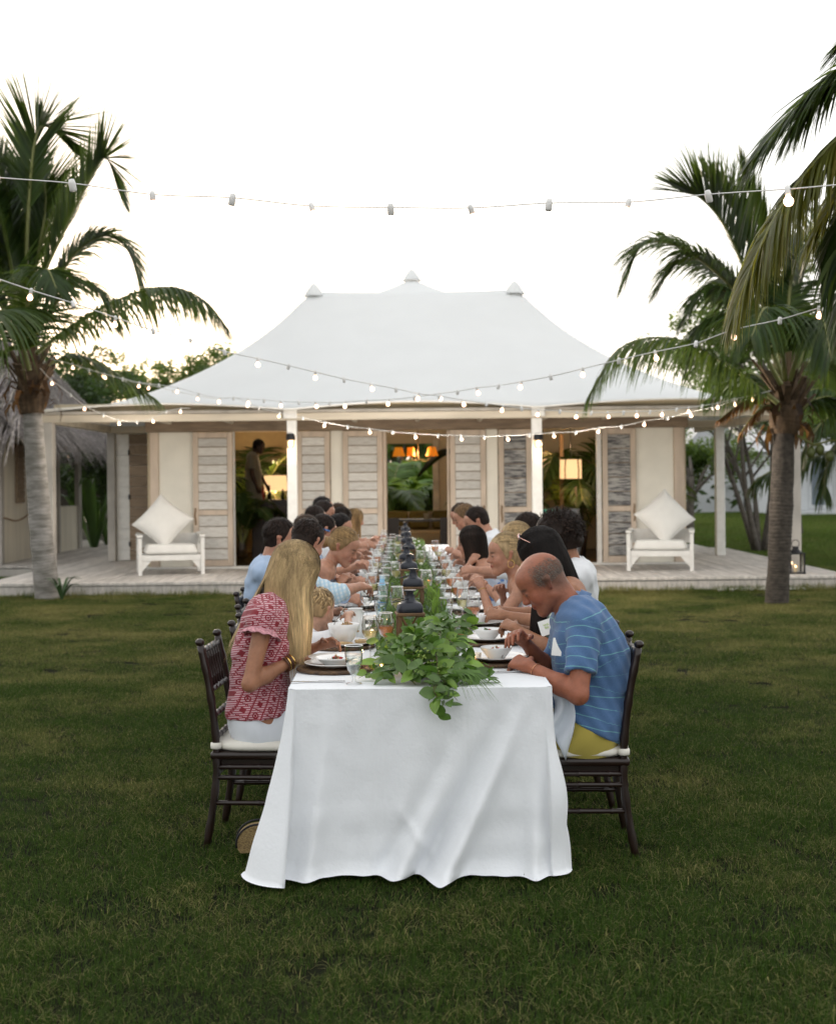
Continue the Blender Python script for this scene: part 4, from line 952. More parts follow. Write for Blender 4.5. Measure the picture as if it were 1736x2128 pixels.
for dx, cn in ((-.6, 'left'), (.62, 'right')):
    c_ = thing('side_chair', 'dark upholstered chair at the '+cn+' end of the low table in the middle room', 'chair', loc=(dt.location.x+dx, 23.7, DH+.021))
    MB().box((0, 0, .25), (.5, .5, .45)).build('seat', DARKW, c_); MB().box((0, -.2, .58), (.5, .08, .3)).build('backrest', DARKW, c_)
pp = thing('potted_plant', 'small dark plant on the low table in the middle room', 'potted plant', loc=(XW(886, 24.6, 1050), 24.6, DH+.702))
MB().lathe([(.001, 0), (.05, 0), (.06, .10), (.001, .1)], n=12).build('pot', TAN, pp)
ob('crown', leafcloud(90, 500, 10, .14).mesh('crown', LEAF_DK, attr=True), pp, (0, 0, .24), None, (.10, .10, .17))
ch = thing('chandelier', 'chandelier with three orange shades in front of the garden window', 'chandelier', loc=(XW(868, 25.3, 900), 25.3, 0))
zc = HW(938, 25.3)
MB().tube([(0, 0, 2.68), (0, 0, zc-.15)], .008, 6).build('cord', HANDLE, ch)
for xd in (828, 853, 897):
    x = XW(xd, 25.3, 938)-ch.location.x
    MB().lathe([(.12 if xd != 853 else .08, zc-.09), (.07 if xd != 853 else .065, zc+.08)], (x, 0, 0), 18).build('lamp_shade', SHADE_O, ch, smooth=True)
    MB().tube(bez([(0, 0, zc-.15), (x*.6, 0, zc-.18), (x, 0, zc-.08)], 8), .008, 6).build('arm', HANDLE, ch)
bd = MB().tube(bez([(XW(868, 25.8), 25.8, HW(990, 25.8)), (XW(900, 25.6), 25.6, HW(955, 25.6)), (XW(925, 25.4), 25.4, HW(940, 25.4)), (XW(960, 25.4), 25.4, HW(938, 25.4))], 14), [.02+.06*math.sin(PI*min(1, i/13*1.1)) for i in range(14)], 8)
o = bd.build('palm_spathe', LEAF_DK, smooth=True); o['label'] = 'dark arching dried palm leaf hanging at the right of the middle doorway'; o['category'] = 'dried leaf'

# ================================================================== string lights
SOCK = mat('white_socket', (.75, .74, .72), .5); CORD = mat('white_cable', (.70, .69, .66), .6)
SOCK_M = MB().lathe([(.001, .018), (.011, .016), (.0145, .0), (.0145, -.028), (.011, -.033), (.001, -.033)], n=10).mesh('socket', SOCK, smooth=True)
BULB_M = MB().lathe([(.010, -.033), (.013, -.042), (.023, -.058), (.0245, -.068), (.018, -.084), (.001, -.092)], n=12).mesh('bulb', mat('lit_festoon_bulb', (1, .80, .66), .2, emit=(1.0, .58, .36), estr=1.3), smooth=True)
def string(label, P, Zs, every=1, cable=.0045, bulbs=None, seed=0, big=1.0, skipend=True, odd=True, glow=0):
    t = thing('string_lights', label, 'string lights', 'festoon light strings'); rg = random.Random(seed)
    n = len(P); pts = []
    for i, (x, y) in enumerate(P):
        Z = np.interp(i/(n-1), np.linspace(0, 1, len(Zs)), Zs); pts.append(W(x, y, Z))
    c = bez(pts, n*6); MB().tube(c, cable*big, 5).build('cable', CORD, t, smooth=True)
    for i, p in enumerate(pts):
        if skipend and i in (0, n-1): continue
        tw = rg.uniform(-.35, .35); rot = (tw, rg.uniform(-.3, .3), 0)
        if bulbs and not bulbs(i): rot = (2.0+rg.uniform(-.4, .4), rg.uniform(-.4, .4), rg.random()*6)
        if odd and i % 2 == 0: ob('socket', SOCK_M, t, p, rot, 1.0*big); continue
        b = ob('bulb', BULB_M, t, p, rot, .80*big); ob('socket', SOCK_M, b, (0, 0, 0))
        if glow and i % 4 == 1 and 2 < i < n-2: lamp(p.x, p.y, p.z-.38, glow, col=(1, .88, .75), r=.03, par=t)  # added point light under the bulb, overdriven to brighten the porch front
    return t
def resample(P, step, Zs, n=None):
    """socket spots a fixed length apart along the drawn curve"""
    pts = [Vector((x, y, 0)) for x, y in P]; c = bez(pts, 200); L = [0]
    for i in range(199): L.append(L[-1]+(c[i+1]-c[i]).length)
    out = []; tot = L[-1]; n = n or int(tot/step)
    for k in range(n+1):
        # denser towards the far end
        z0, z1 = Zs[0], Zs[-1]; u = k/n; s = (u*z0/(z1*(1-u)+z0*u)) if abs(z1-z0) > 1e-6 else u
        d = s*tot; i = min(range(200), key=lambda q: abs(L[q]-d)); out.append((c[i].x, c[i].y))
    return out
string('uppermost string of bulbs crossing the open sky above everything', [(-170, 345), (-10, 368), (150, 381), (317, 404), (483, 411), (647, 428), (811, 431), (977, 432), (1140, 422), (1305, 420), (1470, 404), (1635, 393), (1760, 382)], [6.4, 6.9, 7.3, 7.0, 6.1], seed=1, big=1.25, cable=.0026)
string('bulb string falling from the upper left down to the right palm', [(-60, 560), (65, 603), (152, 630), (240, 660), (318, 686), (396, 706), (466, 730), (535, 745), (600, 760), (655, 773), (714, 787), (770, 798), (822, 808), (870, 818), (912, 823), (960, 831), (1009, 838), (1045, 843), (1083, 848), (1118, 852), (1163, 854), (1198, 857), (1228, 857), (1262, 857), (1295, 856), (1322, 855), (1350, 855), (1376, 853), (1405, 850), (1430, 847), (1458, 843), (1490, 838), (1525, 829), (1560, 822), (1600, 812)], [8.5, 11, 13, 14.5, 15.5, 16.2], seed=2)
string('bulb string falling from the upper right towards the left palm', [(1790, 615), (1700, 640), (1619, 664), (1520, 686), (1445, 713), (1360, 731), (1285, 748), (1210, 766), (1143, 782), (1083, 793), (1035, 801), (990, 806), (950, 813), (912, 818), (860, 825), (808, 830), (762, 832), (718, 835), (685, 836), (655, 836), (620, 835), (583, 834), (548, 831), (515, 829), (485, 826), (457, 827), (413, 818), (370, 806), (330, 800), (290, 795), (255, 787), (217, 777), (185, 768), (150, 757), (105, 745)], [8.2, 10.8, 13.5, 15.5, 17, 18.2], seed=3)
string('short drooping bulb string from the left palm to the pavilion beam', [(84, 765), (107, 790), (147, 820), (176, 843), (215, 861), (246, 873), (285, 876), (317, 869), (346, 855), (376, 849), (395, 848)], [18.2, 19.7], seed=4, glow=9)
string('lowest bulb string sagging in front of the porch posts', [(490, 827), (515, 836), (538, 847), (581, 858), (629, 868), (674, 877), (722, 886), (767, 891), (815, 897), (862, 901), (910, 904), (957, 905), (1005, 907), (1053, 905), (1100, 903), (1149, 899), (1196, 897), (1244, 889), (1291, 885), (1339, 875), (1386, 867), (1434, 856), (1480, 846), (1524, 833), (1600, 812)], [19.2, 18.2, 17.6, 17.2, 16.8], seed=5, glow=11)
string('faint bulb string behind the left palm running up to the tent slope', [(70, 700), (120, 735), (165, 760), (215, 775), (262, 790), (310, 800), (360, 812), (410, 822), (455, 830)], [19.2, 19.6], seed=6)
# ================================================================== long table under its cloth
TZ0, TZ1, TH, THW = 5.32, 17.3, .762, .523
def tcx(y): return -.0125*(y-TZ0)+.0
tbl = thing('dining_table', 'long wooden banquet table under the white cloth', 'table', loc=(0, 0, 0))
m = MB(); m.beam((tcx(TZ0+.05), TZ0+.05, TH-.025), (tcx(TZ1-.05), TZ1-.05, TH-.025), 2*THW-.04, .03); m.build('tabletop', WOOD_BROWN, tbl)
for i in range(9):
    y = TZ0+.5+i*(TZ1-TZ0-1)/8
    for s in (-1, 1): MB().box((tcx(y)+s*.38, y, (TH-.04)/2-.005), (.05, .05, TH-.05)).build('leg', WOOD_BROWN, tbl)
CLOTH = mat('white_linen', (.77, .79, .82), .9, var=.03, scale=2, bump=.18, bscale=60, sheen=.1)
def cloth():
    nv = 44; drop = TH; rows = []
    # perimeter walked clockwise seen from above: left side (far to near), near end, right side, far end
    per = []
    r = .03
    ysl = list(np.linspace(TZ1, TZ0+1.2, 150))+list(np.linspace(TZ0+1.15, TZ0+r, 60))
    for y in ysl: per.append((tcx(y)-THW, y, -1, 0, 'L', y))
    for a in np.linspace(0, PI/2, 12)[1:-1]: per.append((tcx(TZ0)-THW+r-r*math.cos(a), TZ0+r-r*math.sin(a), -math.cos(a), -math.sin(a), 'CL', a))
    for x in np.linspace(-THW+r, THW-r, 150): per.append((x, TZ0, 0, -1, 'N', x))
    for a in np.linspace(0, PI/2, 12)[1:-1]: per.append((tcx(TZ0)+THW-r+r*math.sin(a), TZ0+r-r*math.cos(a), math.sin(a), -math.cos(a), 'CR', a))
    for y in reversed(ysl): per.append((tcx(y)+THW, y, 1, 0, 'R', y))
    def g(d, w): return math.exp(-(d/w)**2)
    m_ = MB()
    for vi in range(nv):
        v = vi/(nv-1); row = []
        for (x, y, nx, ny, k, q) in per:
            h = drop*v; o = .012*v
            ripple = nz(x*2.2+3, y*2.2, v*1.0)*.05*v+nz(x*6, y*6, v*2)*.014*v
            tx = ty = 0.0; zz = TH-h
            if k == 'N':
                # broad soft folds of the near face; a long diagonal fold from the right corner
                xd = THW-(.10+.36*v**1.15); d = (x-xd)
                o += .15*v*g(d, .028+.026*v)*(v**.5) - .07*v*g(d+.075, .04)+.06*v*g(d+.17, .04)*v-.03*v*g(d+.23, .04)
                o += .08*v*g(x-(THW-.05-.05*v), .035)*v
                o += .06*v*g(x-(-.36-.05*v), .04)-.03*v*g(x+.26, .06)+.03*v*g(x-.02+.1*v, .07)-.03*v*g(x+.13, .06)
                o += .004*math.sin(v*23+x*3)*g(v-.72, .10)+.0035*nz(x*14, v*9, 3)+.0018*g(v-.62, .012)-.0015*g(x+.17, .006)-.0015*g(x-.18, .006)+.010*g(x+.02-.5*(v-.75), .02)*g(v-.75, .12)
                tx = x*(.04 if x > 0 else .10)*v**2
                if v > .9: o += (v-.9)*.9*(.5+.6*nz(x*5, 7, 0))
                o += ripple*.5
            elif k in ('CL', 'CR'):
                o += (.17 if k == 'CL' else .065)*v**1.3; o += ripple*.4
                if k == 'CR': o += -.03*v*math.sin(v*9)
            else:
                dd = y-TZ0
                o += (.15 if k == 'L' else .05)*v**1.3*g(dd, .22)+(.045*v)*(math.sin(y*9+nz(y, 1, 1)*5)*.5+.5)*min(1, dd/.4)+ripple
                # knees push the side drape outward near laps
            # bottom settles on the lawn
            fl = .028
            if zz < fl: zz = fl+.004*nz(x*20, y*20, 2)+.006
            if k in ('L',) and y < TZ0+.9 and v > .62:   # lifted, curled hem by the near left corner
                pass
            row.append((x+tx+nx*o+(.002*nz(x*30, y*30, v*9))+.005*v*nz(x*9+4, y*9, v*7), y+ny*o+ty, max(zz, .024)))
        rows.append(row)
    m_.grid(rows)
    # top sheet
    NT = 90; top = []
    for i in range(NT):
        y = TZ0+.03+(TZ1-TZ0-.03)*(i/(NT-1))**1.3
        top.append([(tcx(y)+u*THW, y, TH+.0007*nz(u*4, y*3, 0)+(-.002 if abs(u) > .995 else 0)) for u in np.linspace(-1, 1, 15)])
    m_.grid([list(reversed(r_)) for r_ in top])
    y = TZ0
    m_.add([(tcx(y)-THW+.03, TZ0+.0, TH), (tcx(y)+THW-.03, TZ0, TH), (tcx(y)+THW, TZ0+.03, TH), (tcx(y)-THW, TZ0+.03, TH)], [(0, 1, 2, 3)])
    return m_
ct_ = cloth().build('tablecloth', CLOTH, smooth=True)
ct_['label'] = 'white tablecloth draped to the grass over the long dining table'; ct_['category'] = 'tablecloth'
cp = MB()   # turned-back flap of hem hanging at the near left corner
G = []
for i in range(16):
    t_ = i/15; row = []
    for j in range(12):
        s_ = j/11
        a = W(604+10*t_, 1490+160*t_, 5.20); b = W(556-36*t_+8*math.sin(t_*5), 1560+250*t_, 5.42)
        p = a.lerp(b, s_); p.y -= .05*math.sin(PI*s_)*t_+.03*t_*(1-s_); p.x += .012*math.sin(6*t_+3*s_)
        row.append(p)
    G.append(row)

# ================================================================== chiavari chair
MAHO = mat('dark_mahogany_lacquer', (.016, .007, .005), .32, var=.3, scale=10, coat=.2, spec=.4)
SEATC = mat('ivory_seat_cushion', (.72, .69, .62), .85, var=.04, bump=.08, bscale=120)
def bamboo(a, b, r, rings=3, n=8):
    a, b = Vector(a), Vector(b); pts, rs = [], []
    k = rings*5+1
    L_ = (b-a).length; tt = [0]
    for i in range(rings): 
        c = (i+.5)/rings; e = .011/L_
        tt += [c-e, c-e*.5, c, c+e*.5, c+e]
    tt.append(1)
    for i, t_ in enumerate(tt):
        pts.append(a.lerp(b, t_)); rs.append(r*(1.28 if (i > 0 and i < len(tt)-1 and (i-1) % 5 == 2) else 1.12 if (i > 0 and i < len(tt)-1 and (i-1) % 5 in (1, 3)) else 1))
    return pts, rs
def chair_proto():
    t = thing('chiavari_chair', 'x', 'chair', 'dark bamboo-style dining chairs')
    def rod(name, a, b, r=.011, rings=3, par=t): p, q = bamboo(a, b, r, rings); return MB().tube(p, q, 8).build(name, MAHO, par, smooth=True)
    SH = .395
    for s in (-1, 1):
        # rear leg and back post in one line, leaning back; seat faces +x
        c = bez([(-.235, s*.205, -.01), (-.195, s*.195, .25), (-.19, s*.19, .44), (-.215, s*.19, .67), (-.255, s*.19, .872)], 26)
        rs = [.0165*(1.18 if i % 4 == 2 else 1) for i in range(26)]
        lg = MB().tube(c, rs, 10).build('rear_leg', MAHO, t, smooth=True)
        MB().ball((-.258, s*.19, .887), (.021, .021, .017), 10, 8).build('finial', MAHO, lg, smooth=True)
        c = bez([(.205, s*.205, -.01), (.195, s*.20, .22), (.19, s*.195, SH)], 16)
        MB().tube(c, [.0165*(1.18 if i % 4 == 2 else 1)*(.85+.01*i) for i in range(16)], 10).build('front_leg', MAHO, t, smooth=True)
        rod('stretcher', (-.198, s*.196, .30), (.195, s*.20, .30)); rod('stretcher', (-.205, s*.198, .19), (.197, s*.203, .19))
        rod('stretcher', (-.195, s*.195, .345), (.193, s*.197, .345))
        MB().lathe([(.019, -.014), (.0245, -.012), (.026, 0), (.0245, .012), (.019, .014)], (-.190, s*.19, .438), 12).build('cushion_strap', SEATC, t, smooth=True)
    for z_ in (.30, .19): rod('stretcher', (.196, -.2, z_), (.196, .2, z_))
    rod('stretcher', (-.2, -.195, .30), (-.2, .195, .30))
    for x_, z_ in ((-.252, .848), (-.218, .675), (-.203, .565), (-.194, .47)): rod('back_rail', (x_, -.185, z_), (x_, .185, z_), .012, 5)
    for i in range(6):
        y_ = -.125+i*.05; rod('spindle', (-.252, y_, .848), (-.218, y_, .675), .0075, 2)
    MB().add(*roundbox((0, 0, SH), (.43, .42, .035), .012)).build('seat', MAHO, t, smooth=True)
    MB().box((0, 0, SH-.035), (.37, .37, .04)).build('apron', MAHO, t)
    n = 20; m_ = MB(); prof = [(.0, 0), (.9, 0), (1, .3), (1, .7), (.93, .95), (.7, 1.05), (0, 1.1)]
    rows = []
    for f, hz in prof:
        row = []
        for j in range(33):
            a = 2*PI*j/32; c_, s_ = math.cos(a), math.sin(a); e = 3.6; rr_ = (abs(c_)**e+abs(s_)**e)**(-1/e)
            row.append((c_*rr_*.222*f, s_*rr_*.215*f, SH+.018+.042*hz))
        rows.append(row)
    m_.grid(rows).build('cushion', SEATC, t, smooth=True)
    return t
chair0 = chair_proto()
# ================================================================== tableware
PORC = mat('white_porcelain', (.80, .80, .79), .18, coat=.3)
RATTAN = mat('dark_woven_rattan', (.14, .075, .03), .6, scale=60, col2=(.04, .02, .01), bump=.8, bscale=120)
STEEL = mat('polished_cutlery', (.6, .6, .6), .18, metal=1)
LINEN = mat('blue_white_napkin', (.62, .70, .80), .9, var=.2, scale=30)
SAL = [mat('salad_green', (.07, .13, .03), .5, trans=.2), mat('salad_purple', (.10, .02, .03), .5), mat('salad_red', (.55, .05, .04), .35), mat('grain_crumb', (.38, .25, .12), .7)]
WG = glassmat('wine_glass', (.985, .99, .985), base=.085, refl=1.7)
WATER = glassmat('water', (.93, .97, .96), ior=1.33, base=.05)
WINE_W = glassmat('white_wine', (.97, .95, .80), ior=1.33, base=.04, milk=.38, mcol=(.86, .78, .38)); WINE_R = glassmat('rose_wine', (.97, .78, .62), ior=1.33, base=.04, milk=.5, mcol=(.86, .36, .16))
def mcharger():
    rows = []; m_ = MB()
    for k in range(7): m_.tube([(math.cos(a)*(.165-.0115*k), math.sin(a)*(.165-.0115*k), .008-.0004*k) for a in np.linspace(0, 2*PI, 41)], [.0075+.0012*math.sin(i*2.7+k) for i in range(41)], 6, cap=False)
    m_.lathe([(.001, .003), (.10, .003), (.10, .012), (.001, .012)], n=28)
    return m_.mesh('charger', RATTAN, smooth=True)
CH_M = mcharger()
PL_M = MB().lathe([(.001, .004), (.085, .004), (.10, .010), (.136, .020), (.138, .023), (.134, .0235), (.10, .015), (.085, .009), (.001, .008)], n=44).mesh('plate', PORC, smooth=True)
BW_M = MB().lathe([(.001, .0), (.038, .0), (.042, .006), (.066, .036), (.072, .050), (.070, .052), (.062, .036), (.035, .010), (.001, .008)], n=36).mesh('bowl', PORC, smooth=True)
RB_M = MB().lathe([(.001, .0), (.05, .0), (.056, .006), (.080, .026), (.118, .036), (.1185, .039), (.080, .031), (.05, .010), (.001, .008)], n=40).mesh('soup_plate', PORC, smooth=True)
def mglass(kind):
    if kind == 'wine':
        m_ = MB().lathe([(.034, .0), (.034, .002), (.006, .006), (.0035, .03), (.0035, .085), (.010, .093), (.030, .112), (.039, .140), (.038, .170), (.0315, .212)], n=28); h = .212
    else:
        m_ = MB().lathe([(.032, .0), (.032, .003), (.008, .008), (.006, .022), (.009, .034), (.024, .055), (.034, .09), (.0365, .125), (.036, .155)], n=28); h = .155
    return m_.mesh('glass_body', WG, smooth=True)
GW_M, GG_M = mglass('wine'), mglass('goblet')
RIM_W = MB().tube([(.0315*math.cos(a), .0315*math.sin(a), .212) for a in np.linspace(0, 2*PI, 29)], .0019, 5, cap=False).mesh('rim', PORC, smooth=True)  # opaque white ring: the sky's glint on the glass edge put into colour
RIM_G = MB().tube([(.036*math.cos(a), .036*math.sin(a), .155) for a in np.linspace(0, 2*PI, 29)], .0019, 5, cap=False).mesh('rim', PORC, smooth=True)
def liq(m, lvl): return MB().lathe([(.001, .094), (.010, .095), (.0285, .113), (.0375, .139), (.0378, lvl), (.001, lvl)], n=24).mesh('wine', m, smooth=False)
LQ = {'white': liq(WINE_W, .146), 'rose': liq(WINE_R, .150)}
LQW = MB().lathe([(.001, .036), (.009, .037), (.0228, .056), (.0325, .09), (.0345, .112), (.001, .112)], n=24).mesh('water', WATER)
def glass(kind, x, y, label, fill=None, s=1.0, group=None):
    t = thing('wine_glass' if kind == 'wine' else 'water_goblet', label, 'wine glass' if kind == 'wine' else 'goblet', group or ('wine glasses on the table' if kind == 'wine' else 'water goblets on the table'), loc=(x, y, TH+.0015), scale=s)
    ob('glass_body', GW_M if kind == 'wine' else GG_M, t); ob('rim', RIM_W if kind == 'wine' else RIM_G, t)
    if fill == 'water': ob('water', LQW, t)
    elif fill: ob('wine', LQ[fill], t)
    return t
def mfork():
    m_ = MB(); m_.strip(bez([(0, -.10, .0), (0, -.02, .004), (0, .03, .001), (0, .045, .004)], 10), [.010, .009, .007, .006, .005, .005, .005, .006, .010, .020], (1, 0, 0))
    for i in range(4): m_.beam((-.0085+i*.0057, .045, .004), (-.008+i*.0053, .088, .009), .0028, .0015)
    o = m_.mesh('fork', STEEL, smooth=False); return o
def mknife():
    m_ = MB(); m_.beam((0, -.11, .003), (0, .0, .003), .011, .005); m_.beam((0, 0, .003), (0, .11, .003), .016, .0015); return m_.mesh('knife', STEEL)
FK_M, KN_M = mfork(), mknife()
SP_M = MB().strip([(0, -.10, 0), (0, 0, .004), (0, .05, .002)], [.010, .006, .006], (1, 0, 0)).ball((0, .075, .002), (.016, .026, .005), 10, 6).mesh('spoon', STEEL, smooth=True)
def solid(o, th=.0015):
    md = o.modifiers.new('s', 'SOLIDIFY'); md.thickness = th; return o
def item(name, me, label, cat, loc, rot=(0, 0, 0), group=None, scale=None, sol=0):
    o = ob(name, me, None, loc, rot, scale, label=label, category=cat)
    if group: o['group'] = group
    if sol: solid(o, sol)
    return o
def saladmesh(seed, rad, hgt, n=34, mats=(0, 1, 2, 0, 0)):
    out = []; rg = random.Random(seed)
    for mi in sorted(set(mats)):
        m_ = MB(); cnt = int(n*mats.count(mi)/len(mats))
        for i in range(cnt):
            r = rad*math.sqrt(rg.random()); a = rg.random()*6.28; p = Vector((r*math.cos(a), r*math.sin(a), hgt*(1-(r/rad)**2)*rg.uniform(.3, 1)))
            u = Vector((rg.gauss(0, 1), rg.gauss(0, 1), rg.gauss(0, .5))).normalized(); v = u.cross(Vector((rg.gauss(0, 1), rg.gauss(0, 1), rg.gauss(0, 1)))).normalized(); s = rg.uniform(.008, .017)*(1 if mi != 3 else .4)
            q = u.cross(v)*s*.5
            m_.add([p-u*s, p-v*s*.5+q, p+u*s, p+v*s*.5+q], [(0, 1, 2, 3)])
            if mi == 3: m_.ball(p, s, 5, 4)
        out.append(m_.mesh('salad', SAL[mi]))
    return out
SALS = [saladmesh(1, .040, .032, 60), saladmesh(2, .038, .030, 50, (0, 2, 1, 3, 3)), saladmesh(3, .042, .025, 60, (1, 1, 0, 2, 0))]
def setting(side, y, who, bowl='bowl', near=False, fork=True, glasses=(('wine', 'rose'), ('goblet', 'water')), seed=0, dx=0):
    """one place: charger with plate, bowl of salad, cutlery and glasses; `who` names the diner it stands before"""
    rg = random.Random(seed*7+3); X = tcx(y)+side*(THW-.165+dx); z = TH+.0015
    item('charger', CH_M, 'round woven rattan charger before '+who, 'charger', (X, y, z), (0, 0, rg.random()*3), 'woven chargers under the plates')
    p = item('plate', PL_M, 'white dinner plate before '+who, 'plate', (X, y, z+.0135), (0, 0, 0), 'white plates on the chargers')
    b = item('soup_plate' if bowl == 'rim' else 'bowl', RB_M if bowl == 'rim' else BW_M, ('wide-rimmed' if bowl == 'rim' else 'small')+' salad bowl before '+who, 'bowl', (X+rg.uniform(-.01, .01), y+rg.uniform(-.01, .01), z+.0225), group='salad bowls')
    for me in SALS[seed % 3]: o = ob('salad', me, b, (0, 0, .010 if bowl == 'rim' else .022), (0, 0, rg.random()*6), (1, 1, 1)); o['kind'] = 'stuff'
    if fork and rg.random() < .8: item('fork', FK_M, 'fork resting beside the plate before '+who, 'fork', (X+rg.uniform(-.03, .03), y+side*.155*0-.175, z+.002), (0, 0, rg.uniform(-.3, .3)+PI/2*side), 'forks on the table', sol=.001)
    k = 0
    for kind, fill in glasses:
        gx = tcx(y)+side*(.275-.085*k)+rg.uniform(-.012, .012); gy = y+.13+.10*k*0+rg.uniform(-.06, .08)-(.12*k)
        glass(kind, gx, gy, {'wine': 'stemmed glass of '+{'rose': 'rosé', 'white': 'white wine'}.get(fill, 'nothing')+' before ', 'goblet': 'footed goblet '+('of water' if fill else 'standing empty')+' before '}[kind]+who, fill, s=rg.uniform(.97, 1.05))
        k += 1
# ------------------------------------------------------------------ lanterns down the middle
LWOOD = mat('brown_lantern_wood', (.17, .095, .04), .7, var=.4, scale=8, stretch=(1, 1, .3), bump=.2)
LMET = mat('blue_black_lantern_metal', (.016, .019, .030), .42, metal=.3, coat=.2, var=.3)
def lantern_proto():
    t = thing('table_lantern', 'x', 'lantern', 'wood and metal lanterns along the table')
    w2, hb_, ht = .058, 0, .175
    for sx in (-1, 1):
        for sy in (-1, 1): MB().add(*roundbox((sx*w2, sy*w2, .10), (.018, .018, .16), .003, seg=1)).build('post', LWOOD, t)
    MB().add(*roundbox((0, 0, .010), (.145, .145, .019), .004, seg=1)).build('base', LWOOD, t); MB().add(*roundbox((0, 0, .186), (.150, .150, .016), .004, seg=1)).build('top', LWOOD, t)
    for k in range(4):
        M = Matrix.Rotation(k*PI/2, 3, 'Z')
        for s in (-1, 1):
            a = M @ Vector((-.048*s, -w2, .022)); b = M @ Vector((.048*s, -w2+.001*s, .175)); MB().beam(a, b, .008, .012, up=M @ Vector((0, 1, 0))).build('cross_brace', LWOOD, t)
    # square pagoda-shaped metal roof: swelling shoulders, narrow neck, flared cap
    prof = [(.066, .195), (.068, .200), (.066, .222), (.060, .234), (.046, .242), (.031, .250), (.026, .262), (.026, .275)]
    rows = []
    for r, z_ in prof:
        e = 5 if z_ < .24 else 2.4; row = []
        for j in range(33):
            a = 2*PI*j/32+PI/4*0; c_, s_ = math.cos(a), math.sin(a); k = (abs(c_)**e+abs(s_)**e)**(-1/e); row.append((c_*k*r, s_*k*r, z_))
        rows.append(row)
    MB().grid(rows).build('roof', LMET, t, smooth=True)
    MB().lathe([(.020, .268), (.020, .290), (.034, .294), (.034, .299), (.001, .301)], n=16).build('chimney_cap', LMET, t, smooth=False)
    c = [(-.0-.075*(1-math.cos(a))*.5*1.25, .042*math.sin(a)*1.0, .262-.02*(1-math.cos(a))*.5) for a in np.linspace(0, 2*PI, 19)]
    MB().tube(c, .0025, 6, cap=False).build('handle', LMET, t, smooth=True)
    candle(t, .02, .026, .06)
    return t
lan0 = lantern_proto()
spots = [(-.045, 6.42, 'nearest the leafy pile, half buried in its leaves'), (-.035, 8.0, 'second in line behind the leafy pile'), (-.07, 9.6, 'third in line down the table'), (-.096, 10.75, 'fourth in line down the table'), (-.09, 12.3, 'fifth in line, midway down the far half'), (-.12, 13.7, 'sixth in line toward the pavilion'), (-.145, 15.3, 'last but one toward the pavilion'), (-.165, 16.9, 'at the pavilion end of the table')]
for i, (x, y, lb) in enumerate(spots):
    o = lan0 if i == 0 else copy_tree(lan0)
    o['label'] = 'black roofed wooden lantern, '+lb; o.location = (x, y, TH+.0015); o.rotation_euler = (0, 0, (.12, -.08, .05, .1, -.05, .08, 0, 0)[i]); o.scale = (.90, .90, 1.0)
# ------------------------------------------------------------------ votive candles
VG = glassmat('votive_glass', (1, .97, .92), base=.06)
for i, (xd, yd) in enumerate(((792, 1398), (858, 1352), (985, 1375), (905, 1225), (1000-30, 1262), (800, 1250))):
    Zc = (EYE-TH)*FD/(yd-CY+ROLL*(xd-CX)+8); x = XW(xd, Zc, yd)
    t = thing('votive_candle', ('lit votive in a clear cup beside the near left place', 'lit votive glowing among the leaves of the near pile', 'lit votive by the plate of the man in the blue polo', 'lit votive beside the second lantern', 'lit votive between the rosé glasses on the right', 'lit votive next to the water bottle')[i], 'candle', 'votive candles', loc=(x, Zc, TH+.0015))
    MB().lathe([(.001, .001), (.026, .001), (.032, .055), (.030, .055), (.024, .006), (.001, .005)], n=18).build('cup', VG, t, smooth=True)
    candle(t, .006, .021, .022)
l_ = bpy.data.objects
for y_ in (5.95, 6.5): lamp(.02 if y_ > 6 else -.17, y_, TH+.07, .12, col=(1, .5, .2), r=.01)
V3 = lambda *a: Vector(a)
# ------------------------------------------------------------------ foliage garland
SALALL = [mat('glossy_garland_leaf', (.19, .32, .05), .40, var=.3, scale=25, trans=.3, tcol=(.25, .42, .05), spec=.5, rand=.25),
          mat('deep_garland_leaf', (.10, .19, .035), .40, var=.3, scale=25, trans=.25, tcol=(.12, .26, .03), rand=.25)]
STEM = mat('twig_stem', (.10, .075, .04), .8)
def leafmesh(k, m, L_=.075, wd=.046):
    rg = random.Random(k); P = []; n = 7; curl = rg.uniform(-.3, .5); cup = rg.uniform(.1, .35)
    for i in range(n+1):
        u = i/n; ww = wd/2*(math.sin(PI*u**.85)**.75 if 0 < u < 1 else .0)+.0004; zc = -curl*L_*u*u
        P.append([(u*L_, -ww, zc+cup*ww), (u*L_, -ww*.5, zc+cup*ww*.35), (u*L_, 0, zc), (u*L_, ww*.5, zc+cup*ww*.35), (u*L_, ww, zc+cup*ww)])
    return MB().grid(P).mesh('leaf', m, smooth=True)
LM = [leafmesh(k, SALALL[k % 2], .062+.012*(k % 3), .040+.006*(k % 2)) for k in range(8)]
gar = thing('leafy_pile', 'heap of glossy green leaf branches spilling over the near end of the table', 'foliage')
rg = random.Random(21); nleaf = 0
